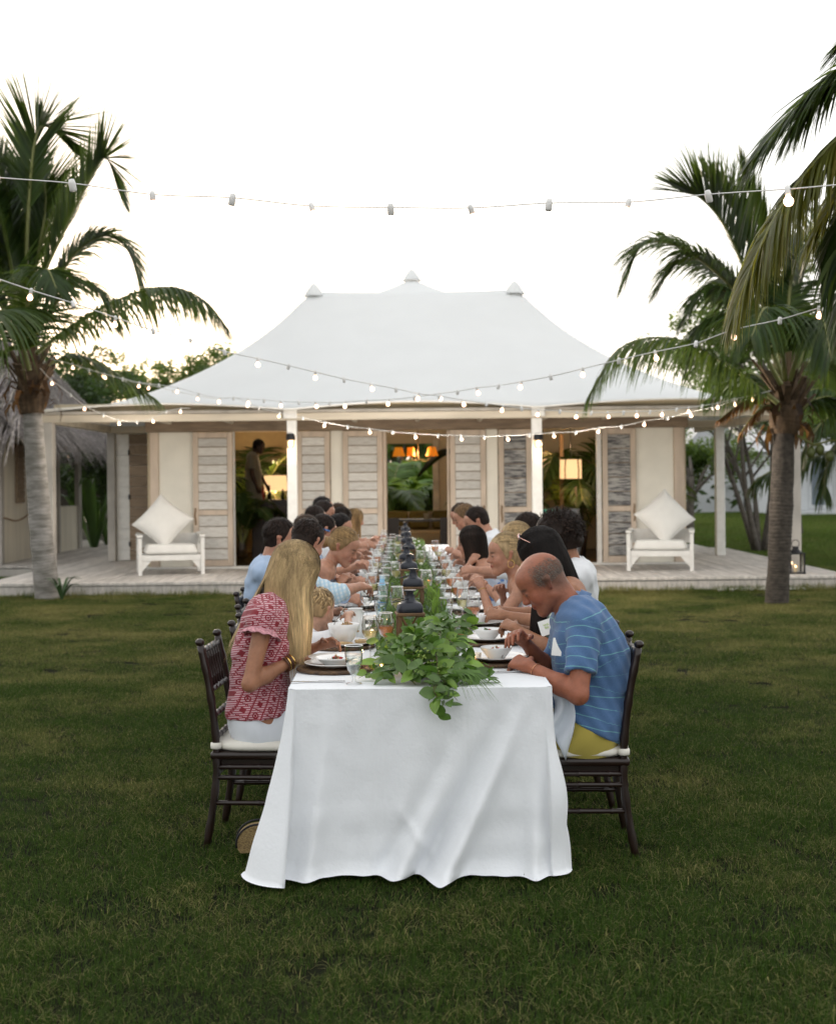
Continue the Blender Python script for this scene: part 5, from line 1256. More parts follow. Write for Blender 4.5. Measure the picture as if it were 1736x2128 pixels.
def sprig(par, pts, n, rg, sc=1.0, st=.0028):
    global nleaf
    c = bez(pts, 14); MB().tube(c, [st*(1.2-.07*i) for i in range(14)], 5).build('stem', STEM, par, smooth=True)
    for i in range(n):
        u = .12+.88*(i+rg.random()*.4)/n; f = u*13; k = min(int(f), 12); p = c[k].lerp(c[k+1], f-k); t_ = (c[k+1]-c[k]).normalized()
        sgn = 1 if i % 2 else -1; sd = t_.cross(Vector((0, 0, 1))).normalized()*sgn
        d = (sd*rg.uniform(.5, 1.1)+t_*rg.uniform(.2, .9)+Vector((rg.uniform(-.3, .3), rg.uniform(-.5, .1), rg.uniform(-.35, .7)))).normalized()
        up = Vector((rg.uniform(-.6, .6), rg.uniform(-1.0, .1), rg.uniform(.3, 1))).normalized(); y_ = up.cross(d).normalized(); z_ = d.cross(y_)
        M = Matrix((d, y_, z_)).transposed().to_euler(); s = sc*rg.uniform(.65, 1.2)
        q = p.copy()
        if q.z+d.z*.07*s < TH+.006 and q.y > TZ0-.01 and abs(q.x) < .5: q.z = TH+.008-min(0, d.z*.06*s)
        ob('leaf', LM[rg.randrange(8)], par, q, M, s); nleaf += 1
def TP(x, y, Z): return W(x, y, Z)
branches = [
 [(-.02, 6.2, TH+.06), (.04, 5.9, TH+.15), (.10, 5.7, TH+.16), (.17, 5.6, TH+.12)], [(.0, 6.1, TH+.05), (-.02, 5.8, TH+.15), (.02, 5.6, TH+.17)],
 [(.02, 6.3, TH+.05), (.12, 6.1, TH+.15), (.19, 6.0, TH+.20), (.22, 5.9, TH+.17)], [(-.03, 6.0, TH+.04), (-.10, 5.8, TH+.09), (-.17, 5.65, TH+.05), (-.21, 5.5, TH+.02)],
 [(0, 5.9, TH+.05), (.06, 5.6, TH+.11), (.07, 5.4, TH+.06), (.06, 5.24, TH+.0), (.07, 5.22, TH-.055)], [(.02, 5.8, TH+.04), (-.03, 5.5, TH+.09), (-.02, 5.36, TH+.04)],
 [(.05, 5.9, TH+.05), (.14, 5.65, TH+.09), (.20, 5.50, TH+.06), (.24, 5.42, TH+.02)], [(.04, 6.0, TH+.05), (.12, 5.85, TH+.12), (.17, 5.75, TH+.12)],
 [(.03, 5.7, TH+.03), (.05, 5.48, TH+.06), (.10, 5.33, TH+.02), (.11, 5.23, TH-.03)], [(-.05, 6.1, TH+.04), (-.07, 5.75, TH+.13), (-.05, 5.55, TH+.12)],
 [(.0, 5.7, TH+.03), (-.08, 5.5, TH+.06), (-.13, 5.42, TH+.03)], [(.06, 6.2, TH+.05), (.08, 5.95, TH+.18), (.11, 5.8, TH+.20)],
 [(.0, 6.3, TH+.05), (.0, 6.05, TH+.14), (-.03, 5.9, TH+.14)], [(.02, 5.6, TH+.02), (.13, 5.45, TH+.05), (.17, 5.36, TH+.02)],
 [(-.04, 6.3, TH+.04), (-.09, 6.0, TH+.09), (-.13, 5.85, TH+.07)], [(.05, 5.95, TH+.04), (.02, 5.65, TH+.14), (.07, 5.5, TH+.13)]]
for b_ in branches: sprig(gar, b_, 15, rg)
for b_ in branches[:10]:
    b2 = [(x+rg.uniform(-.05, .05), y+rg.uniform(-.04, .06), z-.03 if z > TH+.05 else z) for x, y, z in b_]; sprig(gar, b2, 6, rg, .75)
lv = MB()
for i in range(300):
    b_ = branches[rg.randrange(len(branches))]; c_ = bez(b_, 10); p = c_[rg.randrange(2, 10)]+V3(rg.gauss(0, .035), rg.gauss(0, .035), rg.gauss(0, .025)); s = rg.uniform(.5, 1.0)
    if p.y > TZ0-.01: p.z = max(p.z, TH+.015)
    elif abs(p.x-.08) > .045: continue
    d = V3(rg.gauss(0, 1), rg.gauss(0, 1)-.3, rg.gauss(0, .5)).normalized(); up = V3(rg.uniform(-.6, .6), rg.uniform(-1, .1), rg.uniform(.3, 1)); y_ = up.cross(d).normalized(); z_ = d.cross(y_); M = Matrix((d, y_, z_)).transposed()
    if p.z+d.z*.07*s < TH+.006 and p.y > TZ0-.02: p.z -= d.z*.07*s
    src = LM[rg.randrange(8)]; lv.add([p+M @ (v.co*s) for v in src.vertices], [tuple(q.vertices) for q in src.polygons])
o = lv.build('leaves', SALALL[1], gar, smooth=True); o['kind'] = 'stuff'
gr = MB()       # grassy palm sprig at the right of the pile
for i in range(26):
    a = -1.3+1.5*rg.random(); l = rg.uniform(.12, .24); o = Vector((.10, 5.40, TH+.03)); d = Vector((math.cos(a)*.9+.2, math.sin(a)*.7, .0))
    gr.strip(bez([o, o+d*l*.5+Vector((0, 0, .03)), o+d*l+Vector((0, 0, -.03-(.05 if (o+d*l).y < TZ0 else 0)))], 6), [.004, .006, .006, .005, .003, .0005], (0, .4, 1))
gr.build('fan_sprig', SALALL[1], gar)
# berry-like buds
bd = MB()
for i in range(120):
    c_ = rg.choice(((.03, 5.62, TH+.15), (.10, 5.42, TH+.07), (-.10, 5.60, TH+.06), (.0, 5.5, TH+.11))); bd.ball((c_[0]+rg.gauss(0, .018), c_[1]+rg.gauss(0, .02), c_[2]+rg.gauss(0, .012)), .0045, 5, 4)
o = bd.build('buds', mat('yellow_green_buds', (.22, .30, .06), .6), gar); o['kind'] = 'stuff'
# runner of mixed greenery down the table
run = thing('foliage_runner', 'long runner of mixed greenery between the lanterns down the table', 'foliage')
grp = [mat('runner_leaf', (.12, .21, .045), .5, trans=.3, attr=True), mat('silvery_leaf', (.22, .29, .24), .6, attr=True, trans=.2), mat('fine_fern', (.13, .21, .05), .6, attr=True, trans=.3)]
for gi, (cnt, s0, s1, asp) in enumerate(((11000, .016, .040, .45), (2600, .018, .034, .6), (9000, .018, .055, .12))):
    m_ = MB(); m_.col = (1, 1, 1)
    for i in range(cnt):
        y_ = 6.2+(TZ1-6.5)*rg.random()**1.1; cl = nz(y_*2.2, gi*5, 1)
        if gi == 1 and cl < .0: continue
        a = rg.random()*6.28; rr_ = rg.random()**.6; wv = .20+.06*nz(y_*1.5, 8, 2); hh = .13+.05*nz(y_*3, 4, gi)
        p = Vector((tcx(y_)+wv*rr_*math.cos(a), y_, TH+.006+abs(math.sin(a))*hh*(1.1-rr_*.6)*rg.random()**.4))
        u = Vector((rg.gauss(0, 1), rg.gauss(0, 1), rg.gauss(.2, .7))).normalized(); v = u.cross(Vector((rg.gauss(0, 1), rg.gauss(0, 1), rg.gauss(0, 1)))).normalized(); s = rg.uniform(s0, s1)
        if (p-u*s).z < TH+.002 or (p+u*s).z < TH+.002: p.z += s
        g_ = rg.uniform(.55, 1.45); m_.col = (g_, g_, g_)
        m_.add([p-u*s, p-v*s*asp-u*s*.1, p+u*s, p+v*s*asp-u*s*.1], [(0, 1, 2, 3)])
    o = m_.build('leaves', grp[gi], run); o['kind'] = 'stuff'
# upright blades beside the third lantern
for (x_, y_) in ((.08, 8.5), (.10, 7.6)):
    m_ = MB()
    for i in range(9): m_.strip(bez([(x_+rg.uniform(-.02, .02), y_, TH+.01), (x_+rg.uniform(-.04, .05), y_, TH+.12), (x_+rg.uniform(-.07, .09), y_, TH+rg.uniform(.16, .24))], 6), [.008, .012, .012, .010, .006, .001], (1, .3, 0))
    m_.build('blades', SALALL[0], run)
# pale flowers among the runner
fl = MB()
for i in range(70):
    y_ = rg.uniform(10, 17); x_ = tcx(y_)+rg.uniform(-.16, .16); fl.ball((x_, y_, TH+rg.uniform(.05, .13)), (.016, .016, .011), 6, 4)
o = fl.build('flowers', mat('white_petals', (.75, .75, .68), .8), run); o['kind'] = 'stuff'
# ------------------------------------------------------------------ single pieces on the near end
tl_ = tcx
pt = item('platter', MB().lathe([(.001, .002), (.13, .002), (.158, .012), (.160, .015), (.155, .015), (.13, .007), (.001, .006)], n=44).mesh('platter', PORC, smooth=True), 'round white platter with bread pieces, under the tall serving bowl', 'platter', (-.385, 6.66, TH+.0175))
item('charger', CH_M, 'round woven rattan charger under the bread platter', 'charger', (-.385, 6.66, TH+.0015), (0, 0, 0), 'woven chargers under the plates')
BREAD = mat('toasted_bread', (.62, .43, .22), .85, var=.35, scale=30, bump=.4)
for i, (dx, dy, a) in enumerate(((-.11, -.01, .3), (-.08, -.05, 1.1), (-.10, .05, 2.0), (-.02, -.11, .1), (.03, -.12, .2), (.10, -.05, .1), (.115, -.02, .3))):
    vs, fs = roundbox((0, 0, 0), (.065, .030, .016), .006)
    item('bread_piece', MB().add(vs, fs).mesh('bread_piece', BREAD, smooth=True), 'piece of toasted bread on the white platter', 'bread', (-.385+dx, 6.66+dy, TH+.0335), (0, .1, a), 'bread pieces on the platter')
big = item('serving_bowl', MB().lathe([(.001, 0), (.034, 0), (.038, .006), (.060, .035), (.074, .070), (.079, .098), (.0765, .099), (.071, .070), (.056, .037), (.001, .012)], n=40).mesh('serving_bowl', PORC, smooth=True), 'deep white serving bowl of grain salad standing on the platter', 'bowl', (-.372, 6.62, TH+.0245))
o = ob('grain_salad', saladmesh(8, .055, .045, 300, (3, 3, 3, 3, 0))[1], big, (.015, 0, .06)); o['kind'] = 'stuff'
item('serving_spoon', SP_M, 'serving spoon leaning in the deep white bowl', 'spoon', (-.405, 6.62, TH+.135), (-.95, 0, 1.1), sol=.001, scale=1.1)
item('pitcher', MB().lathe([(.001, 0), (.045, 0), (.055, .05), (.05, .10), (.035, .14), (.042, .155)], n=24).mesh('pitcher', PORC, smooth=True), 'white china creamer behind the deep bowl', 'pitcher', (-.335, 7.05, TH+.0015))
item('knife', KN_M, 'table knife lying along the cloth in front of the near left charger', 'knife', (-.415, 5.50, TH+.002), (0, 0, PI/2))
item('knife', KN_M, 'table knife on the cloth beside the near right charger', 'knife', (.33, 5.72, TH+.002), (0, 0, PI/2+.2))
# bottle of sparkling water
BL = thing('water_bottle', 'clear water bottle with a light blue neck wrap and blue label', 'bottle', loc=(-.225, 8.25, TH+.0015))
MB().lathe([(.001, 0), (.034, 0), (.036, .01), (.036, .115), (.030, .145), (.017, .19), (.0135, .215), (.0135, .235), (.001, .236)], n=24).build('glass_body', glassmat('blue_clear_glass', (.90, .97, 1.0), base=.05), BL, smooth=True)
MB().lathe([(.0205, .183), (.0155, .205), (.0145, .222)], n=20).build('neck_wrap', mat('light_blue_foil', (.30, .58, .80), .4), BL, smooth=True)
MB().lathe([(.0148, .222), (.015, .24), (.001, .241)], n=18).build('cap', mat('pale_blue_cap', (.6, .75, .85), .3, metal=.3), BL)
MB().add([(.0366*math.sin(a)*.999, -.0366*math.cos(a)*1.0-.0003, .055+z_) for z_ in (-.028, .028) for a in np.linspace(-.75, .75, 9)], [(i, i+1, i+10, i+9) for i in range(8)]).build('label', mat('blue_round_label', (.04, .20, .42), .4), BL)
MB().add([(.0372*math.sin(a)*.999, -.0372*math.cos(a)-.0005, .055+z_) for z_ in (-.010, .010) for a in np.linspace(-.4, .4, 7)], [(i, i+1, i+8, i+7) for i in range(6)]).build('label_mark', mat('white_label_ink', (.7, .76, .8), .5), BL)
cu = bpy.data.curves.new('lettering', 'FONT'); cu.body = 'PELLEGRINO'; cu.size = .011; cu.align_x = 'CENTER'; cu.extrude = .0002
t_ = bpy.data.objects.new('lettering', cu); C.objects.link(t_); t_.parent = BL; t_.location = (0, -.0225, .192); t_.rotation_euler = (PI/2, 0, 0); cu.materials.append(mat('red_ink', (.55, .05, .04), .5)); t_.scale = (.45, 1, 1)
bpy.context.view_layer.update(); _me = bpy.data.meshes.new_from_object(t_); _o = ob('lettering', _me, BL, t_.location, t_.rotation_euler, t_.scale); bpy.data.objects.remove(t_); _o.name = 'lettering'
glass('goblet', XW(733, 5.36, 1427), 5.45, 'stemmed goblet of water at the near left corner, in front of the rattan charger', 'water', 1.0)
glass('wine', -.225, 6.12, 'glass of white wine left of the leafy pile', 'white', .98); glass('wine', -.155, 6.25, 'glass of rosé touching the left side of the leafy pile', 'rose', .98)
glass('goblet', -.21, 6.5, 'goblet of water behind the white wine at the near left', 'water', 1.0)
glass('wine', .285, 7.15, 'glass of rosé beside the tomato salad bowl on the near right side', 'rose', .98)
glass('goblet', .185, 6.95, 'empty goblet on the right just behind the leafy pile', None, 1.05); glass('goblet', .20, 6.45, 'goblet of water half hidden by the leafy pile', 'water', 1.05)
glass('wine', .195, 6.15, 'glass of rosé hidden among the leaves at the right of the pile', 'rose', .9)
# straw bag under the table
WICK = mat('woven_straw', (.42, .30, .13), .85, scale=90, col2=(.16, .10, .04), stretch=(1, 1, 3), bump=.8, bscale=150)
bg_ = thing('straw_bag', 'rounded straw bag with a dark rim on the grass by the cloth corner', 'bag', loc=(-.685, 5.66, 0), rotz=.1, scale=.66)
m_ = MB(); rows = []
for u in np.linspace(-1, 1, 15): rows.append([(math.cos(a)*.135*(1+.0*u), u*.06, max(.0, .115+math.sin(a)*.115*(1-.10*abs(u)**3))) for a in np.linspace(-.6, PI+.6, 25)])
m_.grid(rows); m_.add([rows[0][j] for j in range(25)], [tuple(range(25))]); m_.add([rows[-1][j] for j in range(25)], [tuple(reversed(range(25)))])
m_.build('body', WICK, bg_, smooth=True)
for u in (-.062, .062): MB().tube([(math.cos(a)*.138, u, .115+math.sin(a)*.120) for a in np.linspace(-.2, PI+.2, 21)], .007, 6).build('rim', IRON, bg_, smooth=True)
# ================================================================== people: smooth bodies grown from a distance field
class Sdf:
    def __init__(s, vox): s.vox = vox; s.p = []
    def cone(s, a, b, ra, rb, k=.03, pl=None): s.p.append(('c', np.array(a, float), np.array(b, float), ra, rb, k, pl)); return s
    def ell(s, c, r, k=.02, M=None, neg=False): s.p.append(('n' if neg else 'e', np.array(c, float), np.array(r, float), None if M is None else np.array(M, float), 0, k)); return s
    def mesh(s, name, m, cut=None, disp=None, colf=None, parent=None):
        lo = np.full(3, 1e9); hi = -lo
        for q in s.p:
            if q[0] == 'c': lo = np.minimum(lo, np.minimum(q[1]-q[3], q[2]-q[4])); hi = np.maximum(hi, np.maximum(q[1]+q[3], q[2]+q[4]))
            elif q[0] == 'e': r = q[2].max(); lo = np.minimum(lo, q[1]-r); hi = np.maximum(hi, q[1]+r)
        v = s.vox; lo -= 3*v; hi += 3*v
        n = np.ceil((hi-lo)/v).astype(int)+1
        F = np.full(n, .3, np.float32)
        for q in s.p:
            k = q[5]
            if q[0] == 'c':
                a, b, ra, rb = q[1:5]; mr = max(ra, rb)+k+2*v; l_, h_ = np.minimum(a, b)-mr, np.maximum(a, b)+mr
            else: mr = q[2].max()+k+2*v; l_, h_ = q[1]-mr, q[1]+mr
            i0 = np.clip(np.floor((l_-lo)/v).astype(int), 0, n-1); i1 = np.clip(np.ceil((h_-lo)/v).astype(int)+1, 1, n)
            g = [((np.arange(i0[d], i1[d])*v+lo[d])).astype(np.float32) for d in range(3)]
            X, Y, Z = np.meshgrid(*g, indexing='ij', sparse=True)
            if q[0] == 'c':
                ba = b-a; l2 = float(ba @ ba)+1e-12
                t = np.clip(((X-a[0])*ba[0]+(Y-a[1])*ba[1]+(Z-a[2])*ba[2])/l2, 0, 1)
                d = np.sqrt((X-a[0]-t*ba[0])**2+(Y-a[1]-t*ba[1])**2+(Z-a[2]-t*ba[2])**2)-(ra+(rb-ra)*t)
                if q[6] is not None: p0, ax = q[6]; d = np.maximum(d, (X-p0[0])*ax[0]+(Y-p0[1])*ax[1]+(Z-p0[2])*ax[2])
            else:
                x, y, z = X-q[1][0], Y-q[1][1], Z-q[1][2]
                if q[3] is not None: M = q[3]; x, y, z = x*M[0, 0]+y*M[1, 0]+z*M[2, 0], x*M[0, 1]+y*M[1, 1]+z*M[2, 1], x*M[0, 2]+y*M[1, 2]+z*M[2, 2]
                r = q[2]; k0 = np.sqrt((x/r[0])**2+(y/r[1])**2+(z/r[2])**2); k1 = np.sqrt((x/r[0]**2)**2+(y/r[1]**2)**2+(z/r[2]**2)**2)+1e-9
                d = k0*(k0-1)/k1
            sl = tuple(slice(i0[d_], i1[d_]) for d_ in range(3)); f = F[sl]
            if q[0] == 'n':
                d = -d; h = np.maximum(k-np.abs(f-d), 0)/k; F[sl] = np.maximum(f, d)+h*h*k*.25
            else:
                h = np.maximum(k-np.abs(f-d), 0)/k; F[sl] = np.minimum(f, d)-h*h*k*.25
        if cut is not None or disp is not None:
            g = [(np.arange(n[d])*v+lo[d]).astype(np.float32) for d in range(3)]; X, Y, Z = np.meshgrid(*g, indexing='ij', sparse=True)
            if disp is not None: F = F+disp(X, Y, Z)
            if cut is not None: F = np.maximum(F, cut(X, Y, Z))
        # surface nets
        F = F.astype(np.float32); F[0] = F[-1] = .3; F[:, 0] = F[:, -1] = .3; F[:, :, 0] = F[:, :, -1] = .3
        I = F < 0; c = I[:-1, :-1, :-1].astype(np.int8).copy()
        for dx in (0, 1):
            for dy in (0, 1):
                for dz in (0, 1):
                    if dx or dy or dz: c += I[dx:n[0]-1+dx, dy:n[1]-1+dy, dz:n[2]-1+dz]
        act = (c > 0) & (c < 8); ci = np.argwhere(act); idx = np.full(act.shape, -1, np.int64); idx[act] = np.arange(len(ci))
        P = np.zeros((len(ci), 3)); W_ = np.zeros(len(ci)); cor = [(x, y, z) for x in (0, 1) for y in (0, 1) for z in (0, 1)]
        for a in cor:
            for d in range(3):
                if a[d]: continue
                b = list(a); b[d] = 1
                fa = F[ci[:, 0]+a[0], ci[:, 1]+a[1], ci[:, 2]+a[2]]; fb = F[ci[:, 0]+b[0], ci[:, 1]+b[1], ci[:, 2]+b[2]]
                msk = (fa < 0) != (fb < 0); t = np.where(msk, fa/np.where(msk, fa-fb, 1), 0); q = np.tile(np.array(a, float), (len(ci), 1)); q[:, d] += t
                P += q*msk[:, None]; W_ += msk
        P = (P/W_[:, None]+ci)*v+lo
        fs = []
        for d in range(3):
            e = [slice(1, -1)]*3; e[d] = slice(0, -1); e2 = list(e); e2[d] = slice(1, None)
            A, B = I[tuple(e)], I[tuple(e2)]; ch_ = np.argwhere(A != B); ch_ = ch_+np.array([1 if k_ != d else 0 for k_ in range(3)])
            u, w_ = (d+1) % 3, (d+2) % 3; o = []
            for du, dw in ((0, 0), (1, 0), (1, 1), (0, 1)):
                q = ch_.copy(); q[:, u] -= du; q[:, w_] -= dw; o.append(idx[q[:, 0], q[:, 1], q[:, 2]])
            Q = np.stack(o, 1); fl = I[ch_[:, 0], ch_[:, 1], ch_[:, 2]]; Q[~fl] = Q[~fl][:, ::-1]; fs.append(Q)
        fs = np.concatenate(fs); fs = fs[(fs >= 0).all(1)]
        # light smoothing
        for _ in range(2):
            acc = np.zeros_like(P); cn = np.zeros(len(P))
            for k_ in range(4):
                a_, b_ = fs[:, k_], fs[:, (k_+1) % 4]
                for d in range(3): acc[:, d] += np.bincount(a_, P[b_, d], len(P))+np.bincount(b_, P[a_, d], len(P))
                cn += np.bincount(a_, minlength=len(P))+np.bincount(b_, minlength=len(P))
            P = P*.5+.5*acc/np.maximum(cn, 1)[:, None]
        me = bpy.data.meshes.new(name); me.vertices.add(len(P)); me.vertices.foreach_set('co', P.ravel().astype(np.float32))
        me.loops.add(len(fs)*4); me.loops.foreach_set('vertex_index', fs.ravel().astype(np.int32)); me.polygons.add(len(fs)); me.polygons.foreach_set('loop_start', (np.arange(len(fs))*4).astype(np.int32))
        me.polygons.foreach_set('use_smooth', [True]*len(fs)); me.update(); me.validate(); me.materials.append(m)
        if colf is not None:
            ca = me.color_attributes.new('Col', 'FLOAT_COLOR', 'POINT'); a = np.ones((len(P), 4), np.float32); a[:, :3] = colf(P); ca.data.foreach_set('color', a.ravel())
        s.P = P
        return ob(name, me, parent)
def V(*a): return Vector(a)
def ik(sh, wr, l1, l2, hint):
    sh, wr = Vector(sh), Vector(wr); d = wr-sh; L_ = min(d.length, (l1+l2)*.985); dn = d.normalized(); wr = sh+dn*L_
    a = (l1*l1-l2*l2+L_*L_)/(2*L_); h = math.sqrt(max(l1*l1-a*a, 0)); hv = Vector(hint); hv = (hv-dn*hv.dot(dn)).normalized()
    return sh+dn*a+hv*h, wr
def hand(S_, wr, fwd, palm, side, curl=.9, sc=1.0, k=.008, fist=False):
    """palm with four unequal fingers and a thumb; fwd points to the knuckles, palm is the palm normal, side=+1 thumb towards fwd x palm"""
    f = Vector(fwd).normalized(); n = Vector(palm); n = (n-f*n.dot(f)).normalized(); l = f.cross(n)*side
    w0 = Vector(wr)
    for u, v_, r in ((.02, -.014, .016), (.02, .012, .017)): S_.cone(w0, w0+f*u*sc+l*v_*sc, .021*sc, r*sc, .015)
    for i in range(4):
        off = (.031, .011, -.009, -.028)[i]; S_.cone(w0+f*.012*sc+l*off*.5*sc, w0+f*(.083-.004*abs(i-1))*sc+l*off*sc, .0155*sc, .0125*sc, .014)
        b = w0+f*(.085-.005*abs(i-1))*sc+l*off*sc; ln = (.90, 1.0, .93, .74)[i]*sc; a = .25+.10*i; d = f
        for j, (sl, r) in enumerate(((.042, .0098), (.027, .0088), (.022, .0080))):
            a2 = (curl*(.75, .95, .55)[j])*(1+.12*i); d = (d*math.cos(a2)+n*math.sin(a2)*1.0).normalized() if j else (f*math.cos(a2)+n*math.sin(a2)).normalized()
            if j: d = d.normalized()
            e = b+d*sl*ln+l*(.002*(1.5-i))*sc; S_.cone(b, e, r*sc, (r-.0012)*sc, k); b = e
    b = w0+f*.018*sc+l*.026*sc; d = (f*.55+l*.75+n*.35).normalized()
    for sl, r in ((.042, .0135), (.030, .0105), (.024, .0092)):
        e = b+d*sl*sc; S_.cone(b, e, r*sc, (r-.002)*sc, k); b = e; d = (d*.7+f*.45+n*.35-l*.25).normalized()
    return w0+f*.085*sc+n*.03*sc
SKIN_T = {'fair': (.45, .225, .145), 'tan': (.34, .155, .085), 'ruddy': (.33, .115, .062), 'light': (.50, .29, .20), 'dark': (.06, .03, .018)}
def skin_mat(tone):
    n = 'skin_'+tone
    if n in MATS: return MATS[n]
    m = mat(n, (1, 1, 1), .50, var=.24, scale=34, attr=True, bump=.22, bscale=90, spec=.38, lo=.3, hi=.7)
    b = m.node_tree.nodes['Principled BSDF']; b.inputs['Subsurface Weight'].default_value = .12; b.inputs['Subsurface Radius'].default_value = (.5, .2, .1); b.inputs['Subsurface Scale'].default_value = .02
    return m
def hairmat(name, c, var=.35): return mat(name, c, .55, var=var, scale=60, stretch=(1, 1, .15), attr=True, spec=.16)
HAIR = {'blonde': hairmat('blonde_hair', (.52, .37, .20)), 'dkblonde': hairmat('dark_blonde_hair', (.34, .215, .10)), 'brown': hairmat('brown_hair', (.055, .030, .016)),
        'black': hairmat('black_hair', (.014, .010, .009)), 'dkbrown': hairmat('dark_brown_hair', (.024, .014, .010)), 'ltbrown': hairmat('light_brown_hair', (.20, .12, .06)), 'childblond': hairmat('child_hair', (.42, .29, .15))}
def frame(fw, up):
    f = Vector(fw).normalized(); u = Vector(up); u = (u-f*u.dot(f)).normalized(); l = u.cross(f)
    return Matrix((f, l, u)).transposed()          # columns: forward, left, up
def cloth_mat(name, col, **k):
    k.setdefault('var', .06); k.setdefault('bump', .25); return mat(name, col, .88, scale=5, bscale=14, sheen=.15, **k)
def head_sdf(S_, hc, M, sc, male, ears=True, nose=1.0, fine=True):
    def q(x, y, z): return hc+M @ (V(x, y, z)*sc)
    S_.ell(q(-.012, 0, .034), V(.097, .076, .088)*sc, .02, M); S_.ell(q(.034, 0, -.030), V(.058, .058, .080)*sc, .03, M)
    S_.ell(q(.052, 0, .052), V(.042, .052, .042)*sc, .03, M)
    jw = .052 if male else .046
    for s in (-1, 1):
        S_.cone(q(.0, s*jw, -.055), q(.064, s*.014, -.100), .020*sc, .019*sc, .03); S_.cone(q(.066, s*.020, .020), q(.078, s*.008, .020), .013*sc, .013*sc, .018)
        S_.ell(q(.060, s*.040, -.028), V(.022, .020, .022)*sc, .025, M)
    S_.ell(q(.072, 0, -.098), V(.018, .022, .017)*sc, .02, M)
    if fine:
        for s in (-1, 1): S_.ell(q(.094, s*.030, .002), V(.014, .017, .011)*sc, .012, M, neg=True); S_.ell(q(.080, s*.031, .001), V(.013, .014, .012)*sc, .006, M)
    S_.cone(q(.086, 0, .012), q(.108*nose, 0, -.024), .0085*sc, .0125*sc, .014); S_.ell(q(.100, 0, -.030), V(.012, .016, .009)*sc, .01, M)
    if fine: S_.ell(q(.087, 0, -.055), V(.012, .023, .0065)*sc, .006, M); S_.ell(q(.085, 0, -.066), V(.012, .019, .0075)*sc, .006, M)
    if ears:
        for s in (-1, 1):
            S_.cone(q(-.010, s*.074, -.022), q(-.020, s*.084, .016), .0085*sc, .0125*sc, .008); S_.cone(q(-.004, s*.077, .020), q(-.022, s*.085, .020), .007*sc, .009*sc, .008)
            if fine: S_.ell(q(-.008, s*.092, .002), V(.009, .007, .014)*sc, .006, M, neg=True)
    return q
